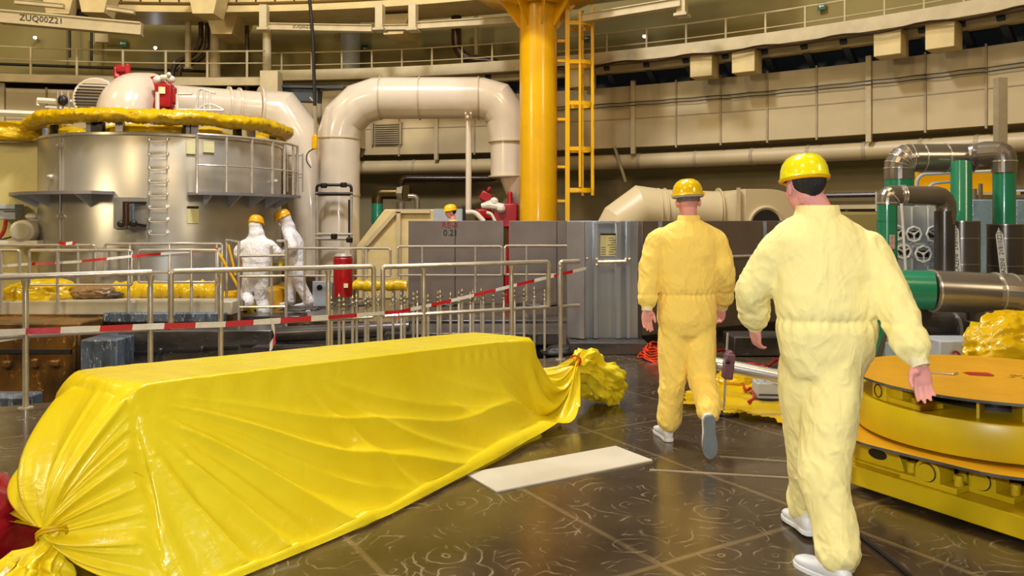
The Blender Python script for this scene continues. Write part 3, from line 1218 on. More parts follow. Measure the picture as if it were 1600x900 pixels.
t = thing('red_valve', 'small red valve handle standing on the white duct elbow', 'valve', P(190, 127, 14.9))
m = MB().box(P(191, 108, 14.9), (0.2, 0.2, 0.14), 0.4)
m.bar(P(183, 104, 14.9), P(183, 123, 14.85), 0.12, 0.1)
m.box(P(199, 110, 14.9), (0.1, 0.16, 0.24), 0.6)
m.build('actuator_body', 'red_paint', t, bevel=0.03)
MB().cyl(P(193, 112, 14.9), P(193, 132, 14.9), 0.035, seg=8).build('stem', 'red_paint', t)
# handrail pieces on top of the tank
def frame(name, pts_list, rad, mt, label, cat, seg=6, bend=0.0, loc=None):
    m = MB()
    for pl in pts_list:
        m.tube(fillet(pl, bend, 4) if bend and len(pl) > 2 else pl, rad, seg)
    return m.build(name, mt, label=label, cat=cat)


D1 = 15.0
frame('step_rail', [[P(305, 178, D1), P(311, 138, D1), P(336, 146, D1)], [P(319, 141, D1), P(319, 178, D1)], [P(328, 143, D1), P(328, 178, D1)], [P(309, 172, D1), P(318, 164, D1), P(332, 163, D1), P(350, 172, D1)]],
      0.022, 'white_paint', 'white tubular step rail on the tank beside the long duct', 'rail', bend=0.06)
frame('white_tube', [[P(246, 144, 14.0), P(246, 176, 14.0)]], 0.035, 'white_paint', 'upright white tube in front of the red valve', 'tube')
frame('white_tube', [[P(277, 147, 14.2), P(277, 178, 14.2)], [P(277, 147, 14.2), P(300, 147, 14.2)]], 0.025, 'white_paint', 'thin white tube frame right of the red valve', 'tube')
frame('white_tube', [[P(60, 165, 14.6), P(60, 157, 14.6), P(155, 162, 14.6)]], 0.045, 'white_paint', 'long white tube left of the round grille, upper one', 'tube')
frame('white_tube', [[P(72, 168, 14.8), P(132, 172, 14.8)]], 0.035, 'white_paint', 'white tube left of the round grille, lower one', 'tube')
frame('white_tube', [[P(-40, 175, 13.6), P(64, 179, 13.6)], ], 0.06, 'white_paint', 'white tube at the left edge above the cream wall block', 'tube')
frame('white_tube', [[P(275, 172, 14.3), P(350, 173, 14.3)]], 0.03, 'white_paint', 'low white tube on the tank under the long duct', 'tube')
t = thing('valve_cross', 'small dark valve with upright stems left of the round grille', 'valve', P(100, 175, 14.5))
m = MB()
for x_ in (90, 97, 107):
    m.cyl(P(x_, 142, 14.5), P(x_ + 1, 176, 14.5), 0.02, seg=6)
m.build('stem', 'steel_tube', t)
MB().ball(P(98, 157, 14.45), (0.09, 0.07, 0.1), 10).build('valve_body', 'dark_steel', t)

# cream wall block left of the tank with its things
m = MB()
m.box(((X(-160, 14.0) + X(60, 14)) / 2, 14.6, (Z(222, 14)) / 2 + 0.15), (X(60, 14.0) - X(-160, 14.0), 1.2, Z(222, 14) - 0.3))
m.build('cream_wall_block', 'cream_wall', label='plain cream wall block left of the steel tank', cat='wall block', bevel=0.02)
t = thing('control_box', 'grey control box with white cable on the cream wall block', 'box', P(15, 342, 13.8))
MB().box(P(15, 332, 13.85), (0.33, 0.22, 0.25)).build('box_body', 'light_grey', t, bevel=0.015)
MB().box(P(15, 323, 13.8), (0.34, 0.26, 0.08)).build('lid', 'light_grey', t, bevel=0.01)
m = MB().box(P(15, 330.5, 13.73), (0.2, 0.01, 0.012))
m.build('lid_seam', 'dark_steel', t)
frame('red_cable', [[P(9, 344, 13.7), P(8, 355, 13.65), P(3, 368, 13.6), P(-8, 376, 13.6)]], 0.03, 'red_paint', 'short red cable hanging under the grey control box', 'cable', bend=0.1)
frame('brown_cable', [[P(26, 344, 13.7), P(27, 358, 13.65), P(20, 370, 13.6), P(-8, 377, 13.6)]], 0.015, 'brown_pipe', 'thin brown cable hanging under the grey control box', 'cable', bend=0.1)
t = thing('white_motor', 'round white motor housing beside the tank under the control box', 'motor', P(40, 378, 13.4))
MB().tube([P(33, 361, 13.1), P(34, 361, 13.15), P(44, 361, 13.5), P(56, 360, 13.8)], [0.14, 0.18, 0.19, 0.17], 22).build('housing', 'white_paint', t)
MB().cyl(P(32.2, 361, 13.07), P(33, 361, 13.12), 0.13, seg=20).build('end_cover', 'kerb_paint', t)
m = MB().cyl(P(54, 343, 13.8), P(54, 352, 13.8), 0.07, seg=10)
m.ball(P(50, 338, 13.8), (0.12, 0.08, 0.06), 10)
m.build('cap', 'white_paint', t)
m = MB().box(P(30, 380, 13.4), (0.9, 0.5, 0.1))
m.build('motor_shelf', 'white_paint', label='white shelf carrying the round white motor', cat='shelf')

# yellow plastic bundles round the tank
def bundle(c_, s_, rot, seed, label, mt='yellow_film', sub=5, freq=2.2, amp=0.25, cat='plastic sheet', name='plastic_bundle', sm=1.6):
    m = MB()
    crumple(m, c_, s_, rot, seed, sub=sub, freq=freq, amp=amp)
    return m.build(name, mt, label=label, cat=cat, sharp=sm)


bundle(P(68, 470, 12.4), (0.55, 0.3, 0.26), 0.1, 1, 'crumpled yellow plastic heap on the kerb at far left')
bundle(P(18, 220, 13.9), (0.5, 0.3, 0.24), 0, 12, 'crumpled yellow plastic on top of the cream wall block')
bundle(P(148, 464, 12.5), (0.36, 0.2, 0.14), 0.1, 5, 'brownish crumpled plastic beside the yellow heap on the kerb', mt='brown_film')
t = thing('wrapped_beam', 'low beam wrapped in yellow plastic along the foot of the tank', 'beam', P(265, 470, 12.55))
m = MB()
N1, N2 = 70, 12
for i in range(N1):
    p_ = P(180 + (345 - 180) * i / (N1 - 1), 452, 12.62)
    for k in range(N2):
        a_ = 2 * PI * k / N2
        r_ = 0.13 + 0.05 * noise.noise(V((i * 0.35, k * 0.5, 3))) + 0.02 * noise.noise(V((i * 1.1, k, 8)))
        m.v.append(p_ + V((0, r_ * math.cos(a_), r_ * 1.2 * math.sin(a_) - 0.03)))
        if i < N1 - 1:
            l = (k + 1) % N2
            m.f.append((i * N2 + k, i * N2 + l, (i + 1) * N2 + l, (i + 1) * N2 + k))
            m.mi.append(0)
m.build('plastic_wrap', 'yellow_film', t, sharp=1.6)

# kerb in front of the tank
KY = 12.28
t = thing('pit_kerb', 'long painted kerb step along the far edge of the pit', 'kerb', (X(150, KY), KY, 0.12))
m = MB()
m.box(((X(-300, KY) + X(372, KY)) / 2, KY, 0.235), (X(372, KY) - X(-300, KY), 0.5, 0.21))
m.build('kerb_block', 'kerb_paint', t, bevel=0.02)
m = MB()
m.box(((X(-300, KY) + X(372, KY)) / 2, KY - 0.03, 0.065), (X(372, KY) - X(-300, KY), 0.5, 0.13))
m.build('kerb_base', 'rusty_steel', t)
m = MB()
m.box(((X(-300, KY) + X(372, KY)) / 2, KY + 0.275, 0.22), (X(372, KY) - X(-300, KY), 0.05, 0.16))
m.build('deck_strip', 'pit_steel', t)

# pit machinery on the far wall of the pit
PY = 12.2
def pitbox(x0, y0, x1, y1, Y, depth, mt, name, label, cat, slots=(), bev=0.02, pats=()):
    t = thing(name, label, cat, (X((x0 + x1) / 2, Y), Y, Z(y1, Y)))
    a_, b_ = P(x0, y0, Y), P(x1, y1, Y)
    MB().box(((a_.x + b_.x) / 2, Y + depth / 2, (a_.z + b_.z) / 2), (b_.x - a_.x, depth, a_.z - b_.z)).build('body', mt, t, bevel=bev)
    for (sx0, sy0, sx1, sy1) in slots:
        c0, c1 = P(sx0, sy0, Y), P(sx1, sy1, Y)
        MB().box(((c0.x + c1.x) / 2, Y - 0.01, (c0.z + c1.z) / 2), (c1.x - c0.x, 0.03, c0.z - c1.z)).build('slot', 'black_rubber', t)
    for (sx0, sy0, sx1, sy1) in pats:
        c0, c1 = P(sx0, sy0, Y), P(sx1, sy1, Y)
        MB().box(((c0.x + c1.x) / 2, Y - 0.03, (c0.z + c1.z) / 2), (c1.x - c0.x, 0.08, c0.z - c1.z)).build('lug', mt, t, bevel=0.02)
    return t


pitbox(-120, 505, 124, 640, 11.3, 0.9, 'rusty_steel', 'pit_block', 'rusty brown machine block with a black slot in the pit at left', 'machine block', slots=((-100, 546, 112, 552),),
       pats=((6, 563, 20, 574), (50, 560, 62, 574), (80, 562, 95, 572), (116, 520, 122, 590)))
pitbox(125, 531, 183, 640, 11.0, 1.1, 'blue_liner', 'pit_liner', 'scuffed blue-grey steel liner panel in the pit', 'panel')
pitbox(184, 516, 424, 640, 11.5, 0.7, 'pit_steel', 'pit_block', 'dark steel machine block with long black slots in the pit', 'machine block',
       slots=((186, 549, 245, 553), (260, 545, 312, 549), (320, 541, 372, 545), (376, 538, 420, 541)), pats=((190, 558, 206, 566), (250, 543, 256, 552), (315, 540, 320, 548)))
pitbox(160, 489, 350, 504, 11.9, 0.5, 'blue_liner', 'pit_ledge', 'scuffed blue-grey ledge plate below the kerb', 'ledge')
pitbox(-120, 496, 160, 508, 11.9, 0.4, 'rusty_steel', 'pit_ledge', 'rusty ledge plate below the kerb at far left', 'ledge')
t = thing('pit_pipe', 'thick dark pipe lying in the pit below the two workers', 'pipe', P(520, 540, 11.3))
MB().tube([P(432, 523, 11.3), P(640, 513, 11.3)], 0.11, 14).build('pipe_run', 'pit_steel', t)
MB().box(P(530, 560, 11.35), (2.4, 0.3, 0.35)).build('pipe_bed', 'pit_steel', t)
pitbox(640, 500, 892, 512, 12.1, 0.4, 'pit_steel', 'pit_ledge', 'dark ledge beam below the grey shield panels', 'ledge')
pitbox(600, 520, 905, 540, 11.0, 1.0, 'pit_steel', 'pit_block', 'dark steel block in the pit behind the valve stems', 'machine block', slots=((690, 528, 800, 532),))
pitbox(-60, 620, 42, 660, 7.05, 0.25, 'blue_liner', 'pit_rail', 'blue-grey slotted guide rail at the left pit edge', 'guide rail', slots=((-50, 640, 14, 643), (2, 646, 36, 650)))
# lower near deck piece, small debris on the far deck
for i, (x_, y_, s_, lab) in enumerate(((175, 462, 0.16, 'small dark scrap heap beside the brownish plastic'), (470, 485, 0.3, 'scattered dark scraps on the deck near the right white worker'), (560, 478, 0.25, 'scattered scraps on the deck below the red drum'),
                                       (690, 478, 0.3, 'dark scraps at the foot of the left shield panel'), (840, 478, 0.35, 'dark scraps at the foot of the right shield panel'))):
    bundle(P(x_, y_, 13.0 if i else 12.5) * 1.0, (s_, 0.16, 0.05), 0, 20 + i, lab, mt='pit_steel', sub=4, freq=4, cat='scrap', name='scrap_heap')
m = MB()
m.box(V((X(430, 12.75), 12.75, 0.03)), (0.9, 0.5, 0.06))
m.build('checker_step', 'pit_steel', label='low dark step plate under the left white worker', cat='step', bevel=0.01)

# ------------------------------------------------------------------ the big white arch pipe
AY = 16.5
t = thing('arch_pipe', 'huge white pipe forming an arch left of the yellow column', 'pipe', V((X(530, AY), AY, 0.3)))
r0 = 0.43
zt = Z(153.5, AY)
xl, xr = X(529.5, AY), X(797, AY)


def Q(px, py, dy=0.0):
    return V((X(px, AY), AY + dy, Z(py, AY)))


MB().tube([V((xl, AY, 0.3)), V((xl, AY, Z(215, AY)))], r0, 32).build('left_leg', 'white_pipe', t)
MB().tube([Q(529.5, 218), Q(529.6, 213), Q(537, 187), Q(562, 163), Q(591, 153.6), Q(596, 153.5)], r0, 32).build('left_elbow', 'white_pipe', t, sharp=0.3)
MB().tube([Q(595, 153.5), Q(748, 153.5)], r0, 32).build('cross_pipe', 'white_pipe', t)
MB().tube([Q(746, 153.5), Q(751, 153.6), Q(775, 160), Q(791, 182), Q(796.9, 217), Q(797, 222)], r0 * 0.985, 32).build('right_elbow', 'white_pipe', t, sharp=0.3)
MB().tube([Q(797, 222), Q(797, 278)], r0 * 0.94, 32).build('right_leg', 'white_pipe', t)
MB().lathe([(r0 * .96, Z(278, AY)), (0.30, Z(300, AY)), (0.16, Z(322, AY)), (0.02, Z(323, AY))], (X(812, AY), AY, 0), 32).build('funnel', 'white_pipe', t)
for x_ in (595, 656, 748):
    MB().tube([Q(x_ - 1, 153.5), Q(x_ + 1, 153.5)], r0 + 0.018, 32).build('weld_band', 'duct_paint', t)
for x_, y_ in ((529.5, 217), (529.5, 305), (797, 222), (797, 276)):
    MB().tube([Q(x_, y_ - 1), Q(x_, y_ + 1)], r0 + (0.02 if y_ != 305 else 0.012), 32).build('weld_band', 'duct_paint', t)
m = MB()
m.cyl(Q(733, 330, -0.2), Q(733, 190, -0.2), 0.062, seg=12)
m.bar(Q(729, 192, -0.2), Q(729, 180, -0.35), 0.03, 0.06)
m.bar(Q(737, 192, -0.2), Q(737, 180, -0.35), 0.03, 0.06)
m.cyl(Q(733, 188, -0.6), Q(733, 188, 0.1), 0.03, seg=8)
m.build('support_strut', 'white_pipe', t)
# steel cage round the left leg
t = thing('pipe_cage', 'tall steel tube cage with clamps around the foot of the arch pipe', 'cage', V((X(522, 15.9), 15.9, 0.1)))
CY = 15.8
for x_ in (495, 549):
    MB().cyl(P(x_, 470, CY), P(x_, 295, CY), 0.03, seg=8).build('upright', 'steel_tube', t)
MB().tube(fillet([P(495, 300, CY), P(495, 289, CY), P(549, 289, CY), P(549, 300, CY)], 0.08, 4), 0.03, 8).build('top_bar', 'dark_steel', t)
for y_ in (303, 366, 373):
    MB().cyl(P(493, y_, CY), P(551, y_, CY), 0.034, seg=8).build('cross_bar', 'dark_steel' if y_ < 340 else 'steel_tube', t)
for x_, y_ in ((506, 290), (537, 289), (522, 369), (546, 375)):
    MB().box(P(x_, y_, CY - 0.02), (0.12, 0.1, 0.1), 0.5).build('clamp', 'dark_steel', t, bevel=0.02)
MB().cyl(P(545.5, 372, CY), P(545.5, 312, CY), 0.02, seg=6).build('chain', 'dark_steel', t)
# red drum, grey plate, yellow beam
t = thing('red_cylinder', 'dark red cylinder with silver top beside the cream hopper', 'cylinder', P(536, 463, 13.8))
MB().lathe([(0.01, Z(463, 13.8)), (0.165, Z(463, 13.8)), (0.165, Z(404, 13.8)), (0.13, Z(400, 13.8))], (X(536, 13.8), 13.8, 0), 24).build('drum', 'red_paint', t)
MB().lathe([(0.13, Z(402, 13.8)), (0.16, Z(400, 13.8)), (0.12, Z(396, 13.8)), (0.01, Z(396, 13.8))], (X(536, 13.8), 13.8, 0), 24).build('lid', 'steel_tube', t)
MB().box((X(544, 13.8), 13.62, Z(445, 13.8)), (0.07, 0.03, 0.07)).build('sticker', 'paper', t)
t = thing('steel_plate', 'light grey upright plate with a round hole by the right white worker', 'plate', P(505, 478, 14.3))
MB().box(P(504, 459, 14.3), (0.35, 0.05, 0.45)).build('plate', 'light_grey', t, bevel=0.01)
MB().cyl(P(500, 449, 14.3) + V((0, -0.035, 0)), P(500, 449, 14.3) + V((0, 0.03, 0)), 0.05, seg=16).build('hole_ring', 'dark_steel', t)
t = thing('yellow_beam', 'yellow wrapped horizontal beam with small legs behind the valve stems', 'beam', P(595, 465, 13.6))
m = MB()
N1, N2 = 40, 10
for i in range(N1):
    p_ = P(552 + (636 - 552) * i / (N1 - 1), 446 + (i % 9 == 0), 13.6)
    for k in range(N2):
        a_ = 2 * PI * k / N2
        r_ = 0.085 + 0.04 * noise.noise(V((i * 0.35, k * 0.5, 13)))
        m.v.append(p_ + V((0, r_ * math.cos(a_), r_ * math.sin(a_))))
        if i < N1 - 1:
            l = (k + 1) % N2
            m.f.append((i * N2 + k, i * N2 + l, (i + 1) * N2 + l, (i + 1) * N2 + k))
            m.mi.append(0)
m.build('wrap', 'yellow_film', t, sharp=1.6)
for x_ in (558, 615, 628):
    MB().cyl(P(x_, 450, 13.6), V((X(x_, 13.6), 13.6, 0.02)), 0.03, seg=8).build('leg', 'steel_sheet', t)

# cream hopper housing behind the shield panels
HY = 15.9
t = thing('cream_housing', 'cream slanted machine housing behind the grey shield panels', 'machine housing', V((X(660, HY), HY, 0)))
def hp(px, py):
    return (X(px, HY), Z(py, HY))
m = MB()
poly = [(hp(557, 384)[0], 0.0), hp(557, 384), hp(601, 327), hp(722, 327), (hp(722, 327)[0], 0.0)]
m.prism(poly, -1.3, 0.0, (0, HY, 0), (1, 0, 0), (0, 0, 1))
m.build('housing', 'cream_paint', t, bevel=0.02)
m = MB()
for a_, b_ in (((571, 384), (618, 331)), ((571, 384), (571, 470)), ((623, 331), (623, 470)), ((618, 330), (672, 330))):
    p_, q_ = P(*a_, HY - 0.04), P(*b_, HY - 0.04)
    m.bar(p_, q_, 0.08, 0.08, up=(0, 1, 0))
m.build('rib', 'duct_paint', t)
MB().box(P(702, 338, HY - 0.02), (0.62, 0.06, 0.3)).build('side_panel', 'light_grey', t)
MB().box(P(725, 334, HY - 0.02), (0.05, 0.2, 0.3)).build('dark_edge', 'dark_steel', t)
# copper and green elbow behind
BY = 17.5
t = thing('green_elbow_pipe', 'small green pipe with brown elbow above the cream housing', 'pipe', P(590, 340, BY))
MB().cyl(P(589.5, 350, BY), P(589.5, 318, BY), 0.125, seg=16).build('green_pipe', 'green_paint', t)
MB().tube(fillet([P(589.5, 318, BY), P(589.5, 302, BY), P(620, 302, BY)], 0.2, 6), 0.125, 16).build('elbow', 'clad_brown', t)
MB().tube([P(615, 302, BY), P(629, 302, BY)], [0.11, 0.16], 4).build('reducer', 'kerb_paint', t, sharp=0.3)
MB().box(P(636, 302, BY), (0.14, 0.32, 0.34)).build('head_box', 'clad_brown', t)
MB().tube(fillet([P(638, 307, BY - .2), P(652, 307, BY - .2), P(652, 335, BY - .2)], 0.12, 6), 0.06, 12).build('outlet', 'clad_steel', t)
MB().cyl(P(626, 316, BY - .2), P(626, 335, BY - .2), 0.09, seg=12).build('stub', 'clad_steel', t)
wp = MB().tube(fillet([P(625, 296, 19), P(628, 279, 19), P(770, 279, 19), P(778, 273, 19)], 0.3, 5), 0.075, 12)
wp.build('brown_wall_pipe', 'brown_pipe', label='dark brown pipe running right above the cream housing', cat='pipe')
# red machine beside the column
RY = 16.1
t = thing('red_machine', 'red valve machine with white fittings left of the yellow column foot', 'machine', P(780, 346, RY))
m = MB()
m.box(P(790, 337, RY), (0.5, 0.4, 0.5))
m.box(P(755, 335, RY - .1), (0.3, 0.3, 0.22), 0.3)
m.box(P(797, 350, RY), (0.1, 0.3, 1.3))
m.build('machine_body', 'red_paint', t, bevel=0.04)
MB().cyl(P(797, 325, RY), P(797, 305, RY), 0.05, seg=12).build('standpipe', 'red_paint', t)
m = MB()
m.box(P(759, 308, RY), (0.24, 0.16, 0.2), Matrix.Rotation(0.5, 3, 'Y'))
m.bar(P(762, 300, RY), P(766, 292, RY), 0.07, 0.07)
m.build('handle', 'red_paint', t, bevel=0.03)
m = MB()
m.tube([P(752, 322, RY - .2), P(764, 320, RY - .2), P(787, 324, RY - .2)], [0.05, 0.09, 0.07], 10)
m.ball(P(772, 315, RY - .2), 0.09, 10)
m.ball(P(783, 326, RY - .25), 0.09, 10)
m.build('fitting', 'white_paint', t)
m = MB()
m.tube(fillet([P(728, 332, RY - .4), P(742, 331, RY - .4), P(756, 346, RY - .4)], 0.15, 4), 0.05, 10)
m.tube(fillet([P(760, 332, RY - .4), P(768, 334, RY - .4), P(774, 347, RY - .4)], 0.1, 4), 0.03, 8)
m.build('hose', 'white_paint', t)

# ------------------------------------------------------------------ the yellow column with flange and ladder
CYY = 15.6
cr = 0.365
cx_ = X(841, CYY)
t = thing('yellow_column', 'tall thick yellow steel column with flared platform at top', 'column', V((cx_, CYY, 0)))
MB().cyl((cx_, CYY, 0.0), (cx_, CYY, 6.0), cr, seg=40).build('shaft', 'yellow_steel', t)
MB().lathe([(cr + 0.1, 5.72), (1.2, 5.9), (1.42, 6.0), (1.42, 6.25), (0.3, 6.25)], (cx_, CYY, 0), 8).build('platform', 'yellow_steel', t, sharp=0.2)
for k in range(8):
    a_ = 2 * PI * k / 8 + 0.15
    d_ = V((math.cos(a_), math.sin(a_), 0))
    m = MB().prism([(cr - 0.02, 5.30), (cr + 0.02, 5.30), (0.75, 5.80), (0.6, 5.98), (cr - 0.02, 5.98)], -0.015, 0.015, (cx_, CYY, 0), d_, (0, 0, 1))
    m.build('gusset', 'yellow_steel', t)
lt = thing('cage_ladder', 'yellow ladder with safety cage on the right of the yellow column', 'ladder', V((X(890, CYY), CYY, 0)))
LX0, LX1 = X(874, CYY), X(886.5, CYY)
for x_ in (X(886.5, CYY - .1),):
    MB().box((x_, CYY - 0.1, 2.95), (0.085, 0.07, 5.9)).build('rail', 'yellow_steel', lt)
MB().box((X(886.5, CYY + .4), CYY + 0.35, 2.95), (0.06, 0.06, 5.9)).build('rail', 'yellow_steel', lt)
for k in range(19):
    z = 0.4 + k * 0.29
    MB().cyl((X(886.5, CYY - .1), CYY - 0.1, z), (X(886.5, CYY + .4), CYY + 0.35, z), 0.016, seg=6).build('rung', 'yellow_steel', lt)
for y_ in (66, 97, 188, 262, 315):
    MB().box((X(880, CYY), CYY - 0.05, Z(y_ - 1, CYY)), (0.24, 0.05, 0.05)).build('wall_bracket', 'yellow_steel', lt)
for y_ in (38, 98, 162, 233, 297):
    z = Z(y_, CYY)
    c_ = V((X(905, CYY), CYY + 0.12, z))
    pts = [c_ + V((-0.24, -0.24, 0)), c_ + V((0.08, -0.26, 0)), c_ + V((0.25, -0.14, 0)), c_ + V((0.3, 0.05, 0)), c_ + V((0.2, 0.25, 0)), c_ + V((-0.2, 0.3, 0))]
    pts = fillet(pts, 0.1, 3)
    m = MB()
    for a_, b_ in zip(pts, pts[1:]):
        m.bar(a_, b_, 0.015, 0.075)
    m.build('cage_hoop', 'yellow_steel', lt)
for dx, dy in ((0.0, -0.26), (0.25, -0.12), (0.29, 0.1), (0.1, 0.28)):
    x_, y_ = X(905, CYY) + dx, CYY + 0.12 + dy
    MB().box((x_, y_, 3.9), (0.045, 0.03, 3.7 - (0.3 if dx == 0 else 0))).build('cage_strip', 'yellow_steel', lt)

# yellow hook fitting left of the arch leg
t = thing('yellow_clamp', 'small yellow clamp on a thin post left of the arch pipe', 'clamp', P(492, 245, 15.8))
MB().box(P(492, 222, 15.8), (0.1, 0.1, 0.28)).build('clamp_body', 'yellow_steel', t, bevel=0.015)
m = MB().bar(P(493, 160, 15.8), P(493, 212, 15.8), 0.06, 0.06)
m.tube(fillet([P(494, 160, 15.8), P(488, 157, 15.8), P(484, 152, 15.8)], .03, 3), 0.02, 6)
m.build('post', 'seam_paint', t)
MB().tube(fillet([P(491, 232, 15.8), P(480, 238, 15.8), P(478, 252, 15.8), P(486, 262, 15.8)], 0.1, 4), 0.012, 6).build('wire', 'black_rubber', t)

# ------------------------------------------------------------------ grey shield panels
SY = 14.9
def panel(x0, x1, Y, label, texts=(), seam=None):
    t = thing('shield_panel', label, 'panel', V((X((x0 + x1) / 2, Y), Y, 0)))
    MB().box((X((x0 + x1) / 2, Y), Y + 0.05, 0.775), (X(x1, Y) - X(x0, Y), 0.1, 1.55)).build('plate', 'grey_panel', t, bevel=0.008)
    if seam:
        MB().box((X(seam, Y), Y - 0.002, 0.775), (0.012, 0.01, 1.53)).build('seam', 'dark_steel', t)
    for txt, x_, y_, sz, mt in texts:
        vs, fs = text_mesh(txt, sz, V((X(x_, Y), Y - 0.008, Z(y_, Y))), (1, 0, 0), (0, 0, 1))
        m = MB()
        m.add(vs, fs)
        m.build('lettering', mt, t, smooth=False, fixn=False)
    return t


panel(638, 787, SY, 'tall grey shield panel with red and black painted code', (('RE-4', 703, 352, 0.16, 'ink_red'), ('0.21', 704, 364, 0.16, 'ink')), 711)
panel(795, 895, SY, 'tall grey shield panel right of the coded one', seam=870)
m = MB()
m.cyl(P(792, 382, 14.98), V((X(792, 15), 15, 0)), 0.06, seg=10)
m.build('red_post', 'red_paint', label='narrow red post in the gap between the grey shield panels', cat='post')

# ------------------------------------------------------------------ shiny steel gate panel and the wall going right
GY = 9.45
t = thing('steel_gate', 'shiny stainless steel gate panel with ribs and a paper notice', 'gate', V((X(945, GY), GY, 0)))
gx = lambda px: X(px, GY)
MB().box((gx(944), GY + 0.2, 0.14 + 0.705), (gx(1000) - gx(888), 0.08, 1.41)).build('plate', 'polished_gate', t, bevel=0.004)
for x_, w_, d_ in ((914, 0.055, 0.07), (932, 0.055, 0.09), (968, 0.06, 0.09), (984, 0.05, 0.07)):
    MB().box((gx(x_), GY + 0.13, 0.845), (w_, d_, 1.40)).build('rib', 'polished_gate', t, bevel=0.006)
MB().prism([(gx(888), GY + .16), (gx(913), GY + .02), (gx(915), GY + .04), (gx(890), GY + .2)], 0.15, 1.54).build('folded_wing', 'steel_sheet', t, bevel=0.003)
MB().box((gx(949), GY + 0.13, Z(348, GY)), (0.30, 0.1, 0.02)).build('top_lip', 'steel_sheet', t)
MB().cyl(P(934, 409, GY + .02), P(978, 408, GY + .02), 0.018, seg=8).build('latch_bar', 'steel_tube', t)
for x_, y_ in ((933, 405), (933, 414), (918, 404), (978, 405), (978, 411), (984, 405)):
    MB().ball(P(x_, y_, GY + .05), 0.022, 8).build('bolt', 'steel_tube', t)
n_ = thing('paper_notice', 'cream paper notice with black header stuck on the steel gate', 'notice', P(950, 401, GY))
MB().box(P(950, 382.5, GY + 0.155), (0.185, 0.006, 0.27)).build('sheet', 'paper', n_)
m = MB().box(P(950, 366, GY + 0.15), (0.18, 0.006, 0.02))
m.build('header', 'ink', n_)
for i in range(8):
    m = MB()
    yy = 372 + i * 3.6
    m.box(P(955 + (i % 3) * 1.5, yy, GY + 0.15), (0.06 + 0.02 * (i % 2), 0.004, 0.006), Matrix.Rotation(-0.05, 3, 'Y'))
    if i > 3:
        m.box(P(943, yy, GY + 0.15), (0.05, 0.004, 0.006))
    m.build('handwriting', 'ink', n_)
m = MB()
m.box((gx(948), GY + 0.1, 0.07), (gx(1008) - gx(888), 0.62, 0.14))
m.build('gate_plinth', 'pit_steel', label='dark steel plinth under the shiny gate panel', cat='plinth', bevel=0.01)
# shield wall behind the two men
t = thing('shield_wall', 'long low grey shield wall behind the two men in yellow', 'wall panel', V((X(1100, 10.2), 10.2, 0)))
q0, q1 = V((X(1001, 9.7), 9.75, 0)), V((X(1222, 11.2), 11.2, 0))
MB().bar(q0 + V((0, 0, 0.775)), q1 + V((0, 0, 0.775)), 0.08, 1.55).build('plate', 'grey_panel', t, bevel=0.006)
dq = (q1 - q0)
for f_ in (0.12, 0.85, 0.97):
    c_ = q0 + dq * f_
    m = MB().bar(c_ + V((0.0, -0.05, 0.02)), c_ + V((0.0, -0.05, 1.54)), 0.05, 0.05)
    m.build('rib', 'polished_gate', t)
nq = V((-dq.y, dq.x, 0)).normalized()
m = MB().tube([q0 - nq * 0.1 + V((0, 0, 1.08)), q1 - nq * 0.1 + V((0, 0, 1.08))], 0.02, 8)
m.build('handrail', 'steel_tube', t)
m = MB().bar(q0 - nq * 0.06 + V((0, 0, 0.1)), q1 - nq * 0.06 + V((0, 0, 0.1)), 0.06, 0.12)
m.build('skirting', 'dark_steel', t)

# ================================================================== the near handrail
def near_rail(x0, x1, y0, y1, yl, posts, label, open_l=False, open_r=False, ends=(True, True)):
    a_, b_ = rail_pt(x0), rail_pt(x1)
    t = thing('handrail_section', label, 'railing', (a_ + b_) / 2, group=None)
    ta, tb = V((a_.x, a_.y, Z(y0, a_.y))), V((b_.x, b_.y, Z(y1, b_.y)))
    zl = 0.60
    la, lb = V((a_.x, a_.y, zl)), V((b_.x, b_.y, zl))
    pts = [ta, tb]
    if ends[0]:
        pts = [la] + pts
    if ends[1]:
        pts = pts + [lb]
    MB().tube(fillet(pts, 0.03, 3), 0.0245, 12).build('top_rail', 'steel_tube', t)
    MB().tube([la, lb], 0.019, 10).build('middle_rail', 'steel_tube', t)
    for p_ in posts:
        c_ = rail_pt(p_)
        f_ = (c_ - a_).length / (b_ - a_).length
        zt_ = ta.z + (tb.z - ta.z) * f_
        m = MB()
        m.tube([V((c_.x, c_.y, 0.0)), V((c_.x, c_.y, zt_ - 0.14)), V((c_.x, c_.y, zt_ - 0.10)), V((c_.x, c_.y, zt_ - 0.03))], [0.024, 0.024, 0.02, 0.034], 12)
        m.cyl((c_.x, c_.y, 0), (c_.x, c_.y, 0.012), 0.06, seg=12)
        m.build('post', 'steel_tube', t)
    return t


near_rail(-60, 237, 435, 425, 520, (40, 235), 'near steel handrail section at left edge above the yellow cover', ends=(False, False))
near_rail(267, 584, 424, 416, 500, (345, 513), 'near steel handrail section in front of the two white workers')
near_rail(598, 857, 417, 409, 490, (662, 799), 'near steel handrail section above the row of valve stems')
near_rail(875, 905, 409, 408, 480, (876,), 'short steel handrail end piece beside the shiny gate', ends=(True, False))

